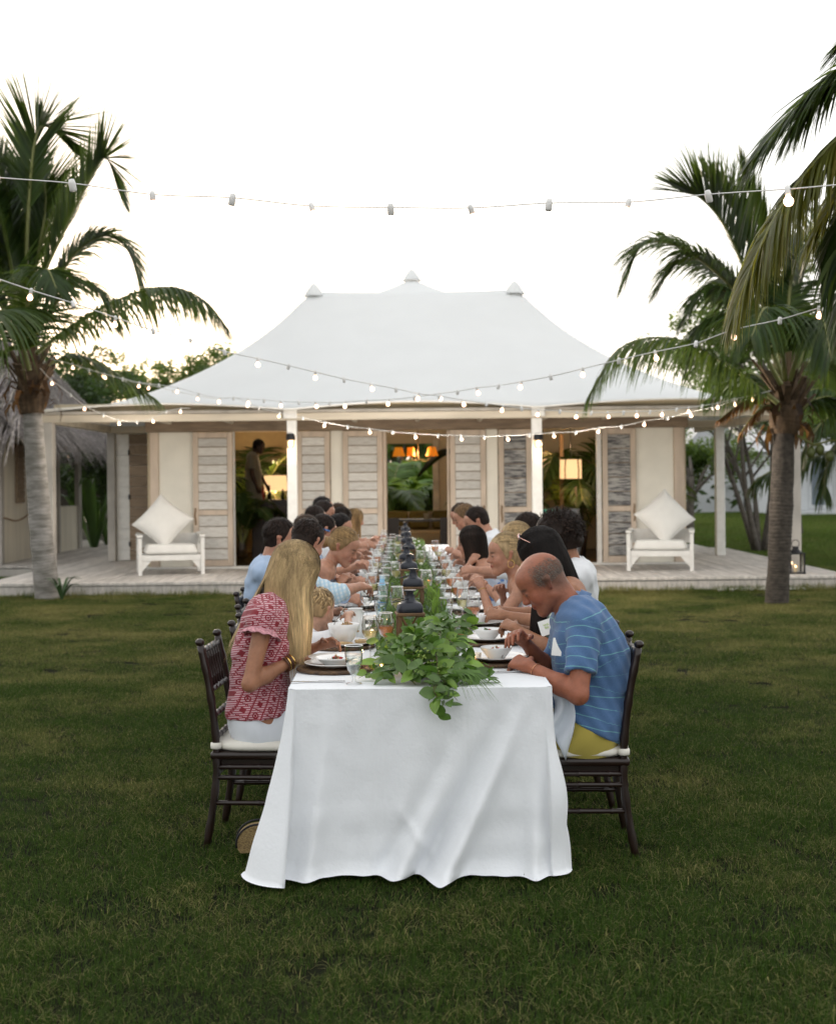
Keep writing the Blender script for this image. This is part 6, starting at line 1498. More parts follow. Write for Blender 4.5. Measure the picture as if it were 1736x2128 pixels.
def person(label, seat, side, hD, seatX=None, tone='fair', male=True, hair='short', hc_='dkbrown', top=None, sleeve='long', bottom=None, pitch=.35, yaw=0, sc=1.0, vox=.011,
           hands=((.27, .14, .84), (.27, -.13, .84)), stand=False, wsc=1.0, topname='shirt', elbow=None, collar=True, headZ=None, hroll=0, tcut=None, name='person', curls=(.9, .9), spine_x=None, bare=False, tuck=0, hideleg=False):
    """side=-1: left row, facing right; +1: right row facing left.  Local frame: +x is forward, origin on the ground under the hips"""
    Z = seat; headw = W(hD[0], hD[1], headZ or Z); X = seatX if seatX is not None else tcx(Z)+side*.765
    fx = -side
    t = thing(name, label, 'person', loc=(X, Z, 0), rotz=0 if fx > 0 else PI)
    hx = (headw.x-X)*fx; hz = headw.z; hy = (headw.y-Z)*fx
    M = Matrix.Rotation(yaw, 3, 'Z') @ Matrix.Rotation(pitch, 3, 'Y') @ Matrix.Rotation(hroll, 3, 'X')
    hc = V(hx, hy, hz); ts = SKIN_T[tone]
    S_ = Sdf(vox); q = head_sdf(S_, hc, M, sc, male, fine=vox < .0085)
    hipz = .505 if not stand else .98
    hip = V(0, 0, hipz)
    nb = hc+M @ (V(-.045, 0, -.13)*sc)+V(-.02, 0, -.025)      # base of neck
    shc = nb+V(-.018, 0, -.045)*sc; shw = (.192 if male else .165)*sc*wsc
    # spine: bend backwards if the neck is closer to the hips than the torso is long
    tl = .50*sc; d = shc-hip; bend = math.sqrt(max(tl*tl-d.length**2, 0))*.20+.010
    bk = Vector((-d.z, 0, d.x)).normalized()
    if bk.x > 0: bk = -bk
    mid = hip+d*.52+bk*min(bend, .12); 
    sp = bez([hip, mid, shc], 9)
    prof = [(.075, .128), (.068, .120), (.056, .112), (.052, .108), (.056, .108), (.064, .110), (.074, .104), (.092, .086), (.105, .062)] if male else \
           [(.075, .122), (.068, .112), (.054, .098), (.046, .090), (.048, .090), (.054, .092), (.060, .090), (.072, .076), (.085, .055)]
    tors = []
    for i, p in enumerate(sp):
        hw, r = prof[i]; tors.append((p, hw*sc*wsc, r*sc*wsc))
    def torso(T, inf, a=0, b=9, k=.05):
        for i in range(a, b):
            p, hw, r = tors[i]; T.cone(p+V(0, -hw, 0), p+V(0, hw, 0), r+inf, r+inf, k)
            if i+1 < b: p2, hw2, r2 = tors[i+1]; T.cone((p+p2)/2+V(0, -hw, 0), (p+p2)/2+V(0, hw2, 0), (r+r2)/2+inf, (r+r2)/2+inf, k)
        if b > 6:
            if not male:
                for s in (-1, 1): c = tors[6][0].lerp(tors[5][0], .6); T.ell(c+V(.062, s*.062, -.01)*sc, (.062*sc+inf,)*3, .05)
            elif True:
                c = tors[5][0]; T.ell(c+V(.035, 0, .0)*sc, (.09*sc+inf, .105*sc+inf, .10*sc+inf), .05)
    torso(S_, 0)
    S_.cone(nb+V(-.005, 0, -.04), hc+M @ (V(-.035, 0, -.035)*sc), (.062 if male else .050)*sc, (.056 if male else .046)*sc, .03)
    arms = []
    for s, hd in ((1, hands[0]), (-1, hands[1])):
        sh = shc+V(0, s*shw, -.005); wr = V(*hd); hint = V(-.25, s*(.45), -1) if not elbow else V(*elbow[0 if s > 0 else 1])
        el, wr = ik(sh, wr, .29*sc, .26*sc, hint); arms.append((sh, el, wr, s))
        S_.cone(shc+V(0, s*shw*.55, .012), sh, .060*sc, .056*sc, .05)
        am = 1.0 if male else .84
        S_.cone(sh, el, .052*sc*am, .038*sc*am, .014); mm_ = el.lerp(wr, .35); S_.cone(el, mm_, .038*sc*am, .042*sc*am, .02); S_.cone(mm_, wr, .041*sc*am, .024*sc*am, .02)
        fw = (wr-el).normalized()
        cu_ = curls[0 if s > 0 else 1]
        hand(S_, wr+fw*.005, fw+V(.1, -s*.15, -.15), V(.15, -s*.75, -.65), -1 if s > 0 else 1, curl=cu_, sc=sc*(1.0 if male else .88), k=.006)
    kn = []
    if not stand:
        for s in (-1, 1):
            k_ = V(.44*sc, s*.11, hipz-.03); an = V(.42, s*.11, .09); kn.append((k_, an)); S_.cone(V(.02, s*.085, hipz-.02), k_, .085*sc*wsc, .060*sc, .05); S_.cone(k_, an, .056*sc, .036*sc, .03); S_.cone(an+V(-.02, 0, -.04), an+V(.15, 0, -.055), .034, .026, .03)
    else:
        for s in (-1, 1):
            k_ = V(.02, s*.10, .50); an = V(0, s*.10, .08); kn.append((k_, an)); S_.cone(V(.0, s*.085, hipz-.04), k_, .09*sc, .06*sc, .05); S_.cone(k_, an, .056*sc, .04*sc, .03); S_.cone(an, an+V(.15, 0, -.045), .035, .028, .03)
    Mi = M.transposed(); npM = np.array(Mi); nh = np.array(hc)
    def colf(P):
        c = np.tile(np.array(ts, np.float32), (len(P), 1)); L_ = (P-nh) @ npM.T/sc
        def zone(c0, r, colr, st, hard=2.0):
            nonlocal c
            d = np.zeros(len(P)); 
            for k_ in range(3): d += ((L_[:, k_]-c0[k_])/r[k_])**2
            w_ = (st*np.exp(-d**hard))[:, None]; c = c*(1-w_)+np.array(colr, np.float32)*w_
        red = (ts[0]*1.05, ts[1]*.72, ts[2]*.70)
        for s in (-1, 1):
            zone((.07, s*.045, -.03), (.035, .03, .03), red, .4, 1); zone((-.012, s*.083, .0), (.02, .02, .035), red, .6, 1)
            zone((.084, s*.030, .002), (.014, .014, .0065), (.03, .022, .02), 1.0); zone((.086, s*.031, .024), (.02, .022, .007), tuple(.25*v for v in ts), .9)
        zone((.11, 0, -.03), (.02, .02, .015), red, .5, 1)
        zone((.092, 0, -.060), (.018, .024, .010), (ts[0]*.80, ts[1]*.34, ts[2]*.36), .95); zone((.1, 0, -.060), (.02, .024, .0022), (ts[0]*.25, ts[1]*.15, ts[2]*.15), .8)
        if hair == 'bald':
            zone((-.055, 0, -.005), (.064, .12, .066), (.085, .055, .04), .80, 1.6); zone((.02, 0, -.085), (.06, .08, .035), (.17, .09, .06), .5, 1.3); zone((.02, 0, .12), (.07, .06, .05), (.44, .235, .175), .7, 1)
            for s in (-1, 1): zone((.002, s*.085, .032), (.046, .035, .044), (.08, .055, .04), .80, 1.6)
        return c
    body = S_.mesh('body', skin_mat(tone), colf=colf, parent=t)
    # ---- clothes
    if top is not None and not bare:
        T = Sdf(max(vox, .0075)); inf = .013
        torso(T, inf, 0 if not tuck else 1, 9 if sleeve != 'strap' else 8)
        if sleeve != 'strap': T.cone(shc+V(0, -shw*.5, .012), shc+V(0, shw*.5, .012), .066*sc, .066*sc, .05); 
        for (sh, el, wr, s) in arms:
            am = 1.0 if male else .86
            if sleeve == 'strap': 
                T.cone(shc+V(.0, s*.105, .045)*sc, tors[6][0]+V(.07, s*.08, .02)*sc, .022, .03, .015); T.cone(shc+V(-.0, s*.105, .045)*sc, tors[6][0]+V(-.07, s*.08, 0)*sc, .020, .03, .015); continue
            T.cone(shc+V(0, s*shw*.5, .012), sh, .074*sc, .068*sc, .05)
            pl = lambda a_: (np.array(sh.lerp(el, a_)), np.array((el-sh).normalized()))
            if sleeve == 'cap': T.cone(sh, sh.lerp(el, .3), .062*sc, .060*sc, .02, pl(.20))
            elif sleeve == 'short': T.cone(sh, el, .066*sc, .064*sc, .018, pl(.70))
            elif sleeve in ('long', 'rolled'):
                T.cone(sh, el, .064*sc*am, .052*sc*am, .018); e2 = wr if sleeve == 'long' else el.lerp(wr, .22)
                T.cone(el, el.lerp(e2, .98), .054*sc*am, (.040 if sleeve == 'long' else .054)*sc, .02)
        def cut(X, Y, Zc):
            d_ = np.full(np.broadcast(X, Y, Zc).shape, -1.0, np.float32)
            for (sh, el, wr, s) in arms:
                if sleeve == 'long': continue
                a_ = {'cap': .24, 'short': .80, 'rolled': None, 'strap': None}[sleeve]
                if a_ is None: continue
                ax = (el-sh).normalized(); p0 = sh.lerp(el, a_); e_ = (X-p0.x)*ax.x+(Y-p0.y)*ax.y+(Zc-p0.z)*ax.z
                near_ = .075-np.sqrt((X-p0.x-ax.x*e_)**2+(Y-p0.y-ax.y*e_)**2+(Zc-p0.z-ax.z*e_)**2) if False else None
                ln = np.clip(((X-sh.x)*ax.x+(Y-sh.y)*ax.y+(Zc-sh.z)*ax.z), 0, .3); dist = np.sqrt((X-sh.x-ln*ax.x)**2+(Y-sh.y-ln*ax.y)**2+(Zc-sh.z-ln*ax.z)**2)
                d_ = np.maximum(d_, np.where(dist < .092*sc, e_, -1))
            return d_
        c0_ = tcut or (hipz+.015, .25)
        def cutf(X, Y, Zc):
            hem_ = (c0_[0]+c0_[1]*X)-Zc
            return hem_+np.zeros_like(Y)
        wr_ = lambda X, Y, Zc: (.0030*np.sin(X*38+Zc*46+np.sin(Y*21)*1.6)*np.sin(Zc*19+Y*33+X*9)+.003*np.sin(X*90-Zc*60+Y*40))*(1 if vox > .007 else 1.0)
        sp_n = [np.array(p) for p in sp]
        def fabcol(P):
            # coordinate along the spine (x), along the arm (y) and around (z), for woven stripes
            best = np.full(len(P), 1e9); u = np.zeros(len(P)); acc = 0
            for a, b in zip(sp_n[:-1], sp_n[1:]):
                ba = b-a; L0 = np.linalg.norm(ba); tt = np.clip(((P-a) @ ba)/L0**2, -.6, 1.6); dd = np.linalg.norm(P-a-tt[:, None]*ba, axis=1); w_ = dd < best; u = np.where(w_, acc+tt*L0, u); best = np.minimum(best, dd); acc += L0
            isarm = np.zeros(len(P))
            for (sh, el, wr, s) in arms:
                for a, b, off in ((sh, el, 0), (el, wr, .29)):
                    a, b = np.array(a), np.array(b); ba = b-a; L0 = np.linalg.norm(ba); tt = np.clip(((P-a) @ ba)/L0**2, 0, 1.1); dd = np.linalg.norm(P-a-tt[:, None]*ba, axis=1)
                    w_ = (dd < .078*sc) & (tt > .02); u = np.where(w_, 1.0+off+tt*L0, u); isarm = np.where(w_, 1, isarm)
            return np.stack([u, isarm, np.arctan2(P[:, 1], P[:, 0])], 1)
        tp_ = T.mesh(topname, top, cut=cutf, disp=wr_, colf=fabcol, parent=t)
        t['_n'] = 0; del t['_n']
        if collar and sleeve in ('long', 'short', 'rolled'):
            cm = MB(); rows = []; ax = ((hc+M @ (V(-.035, 0, -.035)*sc))-nb).normalized(); fr2 = frame(ax, V(1, 0, 0)) 
            for hgt, rr_ in ((-.005, .074), (.036, .068), (.038, .071), (-.004, .092)):
                row = []
                for j in range(25):
                    a = -2.75+5.5*j/24; d_ = fr2.col[2]*math.sin(a)*1.0-fr2.col[1]*math.cos(a); row.append(nb+d_*rr_*sc+ax*(hgt*sc)-ax*(.04*sc*max(0, abs(a)-1.6)/1.15))
                rows.append(row)
            cm.grid(rows); co = cm.build('collar', top, tp_, smooth=True); solid(co, .003)
            ca = co.data.color_attributes.new('Col', 'FLOAT_COLOR', 'POINT')
    if bottom is not None:
        B = Sdf(max(vox, .009)); 
        for i in (0, 1): p, hw, r = tors[i]; B.cone(p+V(0, -hw, 0), p+V(0, hw, 0), r+.010, r+.010, .05)
        for (k_, an), s in zip(kn, (-1, 1)): B.cone(V(.02 if not stand else 0, s*.085, hipz-.02), k_.lerp(V(.0, s*.085, hipz), .05), .098*sc*wsc, .075*sc, .05); 
        if stand or tuck:
            for (k_, an), s in zip(kn, (-1, 1)): B.cone(k_, an, .070, .058, .03)
        B.mesh('shorts' if not (stand or tuck) else 'trousers', bottom, parent=t, disp=lambda X, Y, Zc: .004*np.sin(X*30+Y*25+Zc*20))
    # ---- hair
    hm = HAIR[hc_]
    hq = q
    rg = random.Random(int(Z*100)+int(side*7))
    def strand(L_, pts, w_, b):
        L_.col = (b, b, b*.97); k = len(pts); c0 = pts[0]; sdv = (pts[min(2, k-1)]-pts[0]).cross(c0-hc)
        if sdv.length < 1e-6: sdv = V(0, 1, 0)
        L_.strip(pts, [w_*(1-.75*(i/(k-1))**2.5) for i in range(k)], sdv.normalized())
    if hair in ('short', 'curly', 'bun', 'long', 'tied'):
        Hs = Sdf(max(.006, vox*.8)); e = {'short': .007, 'curly': .028, 'bun': .009, 'long': .005, 'tied': .010}[hair]
        Hs.ell(q(-.016, 0, .042), (V(.097, .076, .086)+V(e, e, e))*sc, .02, M)
        if hair in ('short', 'curly'): Hs.ell(q(-.045, 0, -.01), (V(.062, .064, .070)+V(e, e, e)*.8)*sc, .02, M)
        if hair == 'curly': Hs.ell(q(-.06, 0, -.02), V(.075, .085, .08)*sc, .03, M); Hs.ell(q(.05, 0, .075), V(.055, .065, .045)*sc, .03, M)
        if hair in ('long',): Hs.ell(q(-.045, 0, -.03), V(.060, .072, .085)*sc, .03, M)
        if hair == 'bun': Hs.ell(q(-.05, 0, .0), V(.066, .072, .070)*sc, .03, M); Hs.ell(q(-.132, 0, -.028), V(.038, .040, .040)*sc, .010, M)
        if hair == 'tied': Hs.ell(q(-.05, 0, .0), V(.068, .074, .075)*sc, .03, M); Hs.cone(q(-.08, 0, -.03), q(-.09, 0, -.12), .045*sc, .03*sc, .03)
        ff = np.array(M @ V(1, 0, 0)); uu = np.array(M @ V(0, 0, 1)); c0 = np.array(hc); fx_ = .058 if hair != 'long' else .05
        def hcut(X, Y, Zc):
            lf = ((X-c0[0])*ff[0]+(Y-c0[1])*ff[1]+(Zc-c0[2])*ff[2])/sc; lu = ((X-c0[0])*uu[0]+(Y-c0[1])*uu[1]+(Zc-c0[2])*uu[2])/sc
            face = np.minimum(lf-(.020 if hair != 'long' else .012)-.45*np.clip(lu-.0, -.03, .2), .078-lu)         # remove in front of the ears and below the hairline
            low = -(lu+(.055 if hair in ('short', 'curly') else .2))
            return np.maximum(face*.8, low)
        amp = .010 if hair == 'curly' else .0035
        hd_ = lambda X, Y, Zc: amp*(np.sin(X*95+np.sin(Y*70)*2)*np.sin(Zc*88+X*40)*np.sin(Y*92+Zc*30))
        ho = Hs.mesh('hair', hm, cut=hcut, disp=hd_, colf=lambda P: np.tile(np.array([.85, .85, .85]), (len(P), 1)), parent=t)
        L_ = MB(); L_.col = (1, 1, 1)
        nst = {'short': 420, 'curly': 700, 'bun': 1500, 'long': 0, 'tied': 1500}[hair]
        if vox > .010: nst //= 3
        cnt = 0
        while cnt < nst:
            v_ = V(rg.gauss(0, 1), rg.gauss(0, 1), rg.gauss(0, 1)).normalized()
            if v_.z < (-.35 if v_.x < .1 else .45) or (v_.x > .55 and v_.z < .75): continue
            cnt += 1; ex = e+.001
            p = V(-.016+v_.x*(.097+ex), v_.y*(.076+ex), .042+v_.z*(.086+ex))
            if hair == 'curly':
                c_ = q(*p); r = rg.uniform(.006, .013)*sc; a1 = Vector((rg.gauss(0, 1), rg.gauss(0, 1), rg.gauss(0, 1))).normalized(); a2 = a1.cross(Vector((0, 1, .3))).normalized()
                strand(L_, [c_+(a1*math.cos(u*.9)+a2*math.sin(u*.9))*r+M @ v_*(.004*u) for u in range(7)], .005, rg.uniform(.5, 1.6)); continue
            back = V(-.7, 0, -.15) if hair in ('bun', 'tied') else V(.35 if v_.z > .5 else -.1, .3 if not hair == 'short' else .15, -.55)
            tn = (back-v_*back.dot(v_)); tn = tn.normalized() if tn.length > .01 else V(0, 0, -1)
            if hair in ('bun', 'tied'):
                pp_ = []; vv = v_.copy(); lift = rg.uniform(0, .0035)
                for u in range(7):
                    pp_.append(q(-.016+vv.x*(.098+ex+lift), vv.y*(.077+ex+lift), .042+vv.z*(.087+ex+lift))); tq = back-vv*back.dot(vv); vv = (vv+tq.normalized()*.15).normalized()
                strand(L_, pp_, .0034*sc, .55+.9*min(1, max(0, .5+1.2*nz(v_.y*9, v_.z*9, v_.x*3)))*rg.uniform(.85, 1.15)); continue
            ln = .030
            strand(L_, [q(*(p+tn*ln*u/3+v_*(.003+.006*math.sin(u)-.008*(u/3)**2))) for u in range(4)], (.0028 if hair in ('bun', 'tied') else .006)*sc, rg.uniform(.75, 1.3) if hair in ('bun', 'tied') else rg.uniform(.4, 1.7))
        if nst: L_.build('hair_strands', hm, ho)
    if hair == 'bald':
        L_ = MB(); L_.col = (1, 1, 1); cnt = 0
        while cnt < 2600:
            v_ = V(rg.gauss(0, 1), rg.gauss(0, 1), rg.gauss(0, 1)).normalized()
            p = V(-.012+v_.x*.0985, v_.y*.0775, .034+v_.z*.0895)
            if p.x > .018+.015*rg.random() or p.z > .075+.015*rg.random()-.25*abs(min(0, p.x))*0 or p.z < -.045 or (abs(p.y) < .045 and p.z > .055): continue
            if p.x > -.03 and p.z < -.005: continue
            cnt += 1; tn = (V(-.4, 0, -1)-v_*v_.dot(V(-.4, 0, -1))).normalized(); L0 = rg.uniform(.005, .010); b = rg.uniform(.5, 2.2)
            L_.col = (b, b, b); L_.strip([q(*p), q(*(p+tn*L0+v_*.0015))], [.0016, .0008], M @ tn.cross(v_))
        L_.build('cropped_hair', mat('greying_cropped_hair', (.10, .08, .065), .7, attr=True, var=.2), t)
    t_parts[label] = dict(t=t, q=q, hc=hc, M=M, sp=sp, arms=arms, sc=sc, shc=shc, nb=nb, hm=hm, tors=tors)
    return t
t_parts = {}
def long_hair(par, d, n, length, w_=.006, fall=None, seed=1, part=0.0, vary=.35, side_bias=0, spreadb=1.0, hm=None, mn=.5, mx=1.5, front=1.0, fmax=.055):
    """strands that leave the parting, follow the skull and hang straight down"""
    rg = random.Random(seed); q, hc, M, sc = d['q'], d['hc'], d['M'], d['sc']; L_ = MB(); L_.col = (1, 1, 1); Mi = M.transposed()
    for i in range(n):
        a = rg.random()*2*PI
        if rg.random() > .5: a = (PI/2 if side_bias >= 0 else -PI/2)+rg.gauss(0, .9)
        end = V(math.cos(a)*.108-.020, math.sin(a)*.090, -.05-.02*rg.random())
        if end.x > fmax: end.x = fmax; end.y = math.copysign(max(abs(end.y), .072), end.y)
        x0 = rg.uniform(-.06, .07); root = V(x0-.016, part+rg.gauss(0, .004), .042+.099*math.sqrt(max(0, 1-(x0/.11)**2)))
        lyr = rg.uniform(0, 1); pts = []
        for k in range(8):
            u = k/7; p = root.lerp(end, u); v_ = p-V(-.016, 0, .042); vz = max(v_.z, 0)
            el = math.sqrt((v_.x/.109)**2+(v_.y/.090)**2+(vz/.100)**2); kq = (1.035+.055*lyr)/max(el, .25)
            p = V(-.016+v_.x*kq, v_.y*kq, .042+(vz*kq if v_.z > 0 else v_.z))
            pts.append(q(*p))
        L0 = length*(1-vary*rg.random()); cur = pts[-1].copy(); vel = (pts[-1]-pts[-2]).normalized(); m_ = 12
        sgn = 1 if end.y > 0 else -1; ph = rg.random()*6
        for k in range(m_):
            g = V(0, 0, -1)+(fall(end, k/m_) if fall else V(0, 0, 0)); vel = (vel*.62+g.normalized()*.5+V(math.sin(ph+k*.5)*.022, math.cos(ph*1.7+k*.45)*.022, 0)).normalized(); cur = cur+vel*L0/m_; pts.append(cur.copy())
        b = (mn+(mx-mn)*min(1, max(0, .5+1.1*nz(end.x*26, end.y*26, seed*1.7))))*rg.uniform(.8, 1.2); L_.col = (b, b*(.96+.06*rg.random()), b*.93)
        ww = w_*rg.uniform(.5, 1.3); k = len(pts); sv = []
        for j in range(k):
            o_ = (pts[j]-hc); o_.z *= .2; tg = (pts[min(j+1, k-1)]-pts[max(0, j-1)]); s_ = tg.cross(o_+V(.001, 0, 0)); sv.append(s_.normalized() if s_.length > 1e-7 else V(0, 1, 0))
        L_.strip(pts, [ww*(1-.8*(j/(k-1))**4) for j in range(k)], sv)
        for j in range(k):
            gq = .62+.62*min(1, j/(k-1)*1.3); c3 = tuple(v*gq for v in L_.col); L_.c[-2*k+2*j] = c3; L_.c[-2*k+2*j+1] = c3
    return L_.build('long_hair', hm or d['hm'], par)
# ================================================================== patterned fabrics
def pattern_base(name, rough=.88, bump=.22):
    m = bpy.data.materials.new(name); m.use_nodes = True; nt = m.node_tree; b = nt.nodes['Principled BSDF']; b.inputs['Roughness'].default_value = rough; b.inputs['Sheen Weight'].default_value = .15
    n2 = _n(nt, 'ShaderNodeTexNoise'); n2.inputs['Scale'].default_value = 14; tc = _n(nt, 'ShaderNodeTexCoord'); nt.links.new(tc.outputs['Object'], n2.inputs[0])
    bp = _n(nt, 'ShaderNodeBump'); bp.inputs['Strength'].default_value = bump; bp.inputs['Distance'].default_value = .012; nt.links.new(n2.outputs[0], bp.inputs['Height']); nt.links.new(bp.outputs[0], b.inputs['Normal'])
    MATS[name] = m; return m, nt, b, tc
def math_(nt, op, a, b=None, c=None, clamp=False):
    n = _n(nt, 'ShaderNodeMath', operation=op); n.use_clamp = clamp
    for i, v in enumerate((a, b, c)):
        if v is None: continue
        if isinstance(v, (int, float)): n.inputs[i].default_value = v
        else: nt.links.new(v, n.inputs[i])
    return n.outputs[0]
def mixc(nt, f, a, b):
    n = _n(nt, 'ShaderNodeMix', data_type='RGBA')
    if isinstance(f, (int, float)): n.inputs['Factor'].default_value = f
    else: nt.links.new(f, n.inputs['Factor'])
    for k, v in (('A', a), ('B', b)):
        if isinstance(v, tuple): n.inputs[k].default_value = (*v, 1)
        else: nt.links.new(v, n.inputs[k])
    return n.outputs['Result']
def blouse_mat():
    m, nt, b, tc = pattern_base('red_embroidered_cotton'); L = nt.links.new
    mp = _n(nt, 'ShaderNodeMapping'); mp.inputs['Rotation'].default_value = (0, .30, 0); L(tc.outputs['Object'], mp.inputs[0])
    sx = _n(nt, 'ShaderNodeSeparateXYZ'); L(mp.outputs[0], sx.inputs[0]); X, Y, Z_ = sx.outputs
    XX = math_(nt, 'ADD', X, math_(nt, 'MULTIPLY', Y, .6))
    stripe = math_(nt, 'GREATER_THAN', math_(nt, 'SINE', math_(nt, 'MULTIPLY', math_(nt, 'ADD', Z_, math_(nt, 'MULTIPLY', XX, .25)), 620)), .15)
    col = mixc(nt, stripe, (.50, .33, .36), (.30, .03, .05))
    # diamond lattice of dots, 7.5 cm repeat, with solid diamonds and rings in the cells
    P_ = .078
    u = math_(nt, 'DIVIDE', math_(nt, 'ADD', XX, Z_), P_); v = math_(nt, 'DIVIDE', math_(nt, 'SUBTRACT', XX, Z_), P_)
    fu = math_(nt, 'ABSOLUTE', math_(nt, 'SUBTRACT', math_(nt, 'FRACT', u), .5)); fv = math_(nt, 'ABSOLUTE', math_(nt, 'SUBTRACT', math_(nt, 'FRACT', v), .5))
    mx = math_(nt, 'MAXIMUM', fu, fv)
    dots = math_(nt, 'GREATER_THAN', math_(nt, 'MULTIPLY', math_(nt, 'SINE', math_(nt, 'MULTIPLY', u, 31.4)), math_(nt, 'SINE', math_(nt, 'MULTIPLY', v, 31.4))), -.35)
    lat = math_(nt, 'MULTIPLY', math_(nt, 'GREATER_THAN', mx, .43), dots)
    solidd = math_(nt, 'LESS_THAN', mx, .20)
    par = math_(nt, 'GREATER_THAN', math_(nt, 'FRACT', math_(nt, 'MULTIPLY', math_(nt, 'ADD', math_(nt, 'FLOOR', u), math_(nt, 'FLOOR', v)), .5)), .25)
    rr_ = math_(nt, 'SQRT', math_(nt, 'ADD', math_(nt, 'MULTIPLY', fu, fu), math_(nt, 'MULTIPLY', fv, fv)))
    ring = math_(nt, 'MULTIPLY', math_(nt, 'LESS_THAN', rr_, .27), math_(nt, 'GREATER_THAN', math_(nt, 'ABSOLUTE', math_(nt, 'SUBTRACT', rr_, .13)), .035))
    cell = math_(nt, 'ADD', math_(nt, 'MULTIPLY', solidd, par), math_(nt, 'MULTIPLY', ring, math_(nt, 'SUBTRACT', 1, par)), clamp=True)
    allm = math_(nt, 'MAXIMUM', lat, cell)
    L(mixc(nt, allm, col, (.20, .010, .02)), b.inputs['Base Color']); return m
def polo_mat():
    m, nt, b, tc = pattern_base('blue_striped_jersey', bump=.3); L = nt.links.new
    a = _n(nt, 'ShaderNodeAttribute', attribute_name='Col'); s = _n(nt, 'ShaderNodeSeparateColor'); L(a.outputs['Color'], s.inputs[0])
    nzz = _n(nt, 'ShaderNodeTexNoise'); nzz.inputs['Scale'].default_value = 9; L(tc.outputs['Object'], nzz.inputs[0])
    u = math_(nt, 'FRACT', math_(nt, 'DIVIDE', math_(nt, 'ADD', s.outputs[0], math_(nt, 'MULTIPLY', nzz.outputs[0], .012)), .043))
    st = math_(nt, 'LESS_THAN', u, .085)
    n3 = _n(nt, 'ShaderNodeTexNoise'); n3.inputs['Scale'].default_value = 260; L(tc.outputs['Object'], n3.inputs[0])
    base = mixc(nt, n3.outputs[0], (.035, .09, .21), (.085, .17, .33))
    L(mixc(nt, st, base, (.14, .34, .38)), b.inputs['Base Color']); return m
def check_mat(name, base, c1, c2, p=.022):
    m, nt, b, tc = pattern_base(name, bump=.35); L = nt.links.new
    sx = _n(nt, 'ShaderNodeSeparateXYZ'); L(tc.outputs['Object'], sx.inputs[0])
    f1 = math_(nt, 'GREATER_THAN', math_(nt, 'SINE', math_(nt, 'MULTIPLY', math_(nt, 'ADD', sx.outputs[0], math_(nt, 'MULTIPLY', sx.outputs[2], .25)), 6.283/p)), .25)
    f2 = math_(nt, 'GREATER_THAN', math_(nt, 'SINE', math_(nt, 'MULTIPLY', math_(nt, 'SUBTRACT', sx.outputs[2], math_(nt, 'MULTIPLY', sx.outputs[0], .25)), 6.283/p)), .25)
    c = mixc(nt, math_(nt, 'MULTIPLY', f1, .75), base, c1); L(mixc(nt, math_(nt, 'MULTIPLY', f2, .6), c, c2), b.inputs['Base Color']); return m
def floral_mat(name, base, cols, scale=16):
    m, nt, b, tc = pattern_base(name); L = nt.links.new; cur = base
    for i, (c, th) in enumerate(cols):
        v = _n(nt, 'ShaderNodeTexVoronoi'); v.inputs['Scale'].default_value = scale*(1+.35*i); mp = _n(nt, 'ShaderNodeMapping'); mp.inputs['Location'].default_value = (i*3.1, i*1.7, i); L(tc.outputs['Object'], mp.inputs[0])
        nz_ = _n(nt, 'ShaderNodeTexNoise'); nz_.inputs['Scale'].default_value = 40; L(mp.outputs[0], nz_.inputs[0])
        ad = _n(nt, 'ShaderNodeVectorMath', operation='MULTIPLY_ADD'); L(nz_.outputs['Color'], ad.inputs[0]); ad.inputs[1].default_value = (.05, .05, .05); L(mp.outputs[0], ad.inputs[2]); L(ad.outputs[0], v.inputs['Vector'])
        cur = mixc(nt, math_(nt, 'LESS_THAN', v.outputs['Distance'], th), cur, c)
    L(cur, b.inputs['Base Color']); return m
BLOUSE, POLO = blouse_mat(), polo_mat()
CHECK = check_mat('light_blue_check', (.54, .61, .65), (.30, .47, .58), (.34, .50, .63)); LBLUE = cloth_mat('pale_blue_oxford', (.34, .44, .60)); LBLUE2 = cloth_mat('sky_blue_cotton', (.28, .39, .54))
WSHIRT = cloth_mat('white_cotton_shirt', (.72, .73, .75)); BLKT = cloth_mat('black_dress_fabric', (.02, .02, .024)); NAVY = cloth_mat('slate_blue_tank', (.10, .12, .17)); PINKS = cloth_mat('pink_cotton', (.72, .38, .48))
WJEAN = cloth_mat('white_denim', (.68, .71, .76)); YEL = cloth_mat('mustard_shorts', (.42, .34, .065)); KHAKI = cloth_mat('khaki_cloth', (.35, .29, .2)); GREYD = cloth_mat('grey_waiter_shirt', (.20, .18, .13)); DARKT = cloth_mat('dark_trousers', (.02, .018, .016))
FLOR = floral_mat('pink_floral_dress', (.74, .74, .76), (((.70, .08, .30), .36), ((.03, .03, .10), .19), ((.80, .45, .60), .16))); FLOR2 = floral_mat('teal_floral_dress', (.30, .38, .34), (((.55, .60, .50), .35), ((.06, .22, .22), .25), ((.45, .25, .15), .15)), 22)
FLOR3 = floral_mat('blue_floral_top', (.55, .60, .70), (((.10, .22, .50), .35), ((.5, .25, .3), .15)))
GOLD = mat('gold_jewellery', (.75, .48, .16), .25, metal=1)
# every seat: (row side, depth, who)
P = {}
def who(k): return P[k]
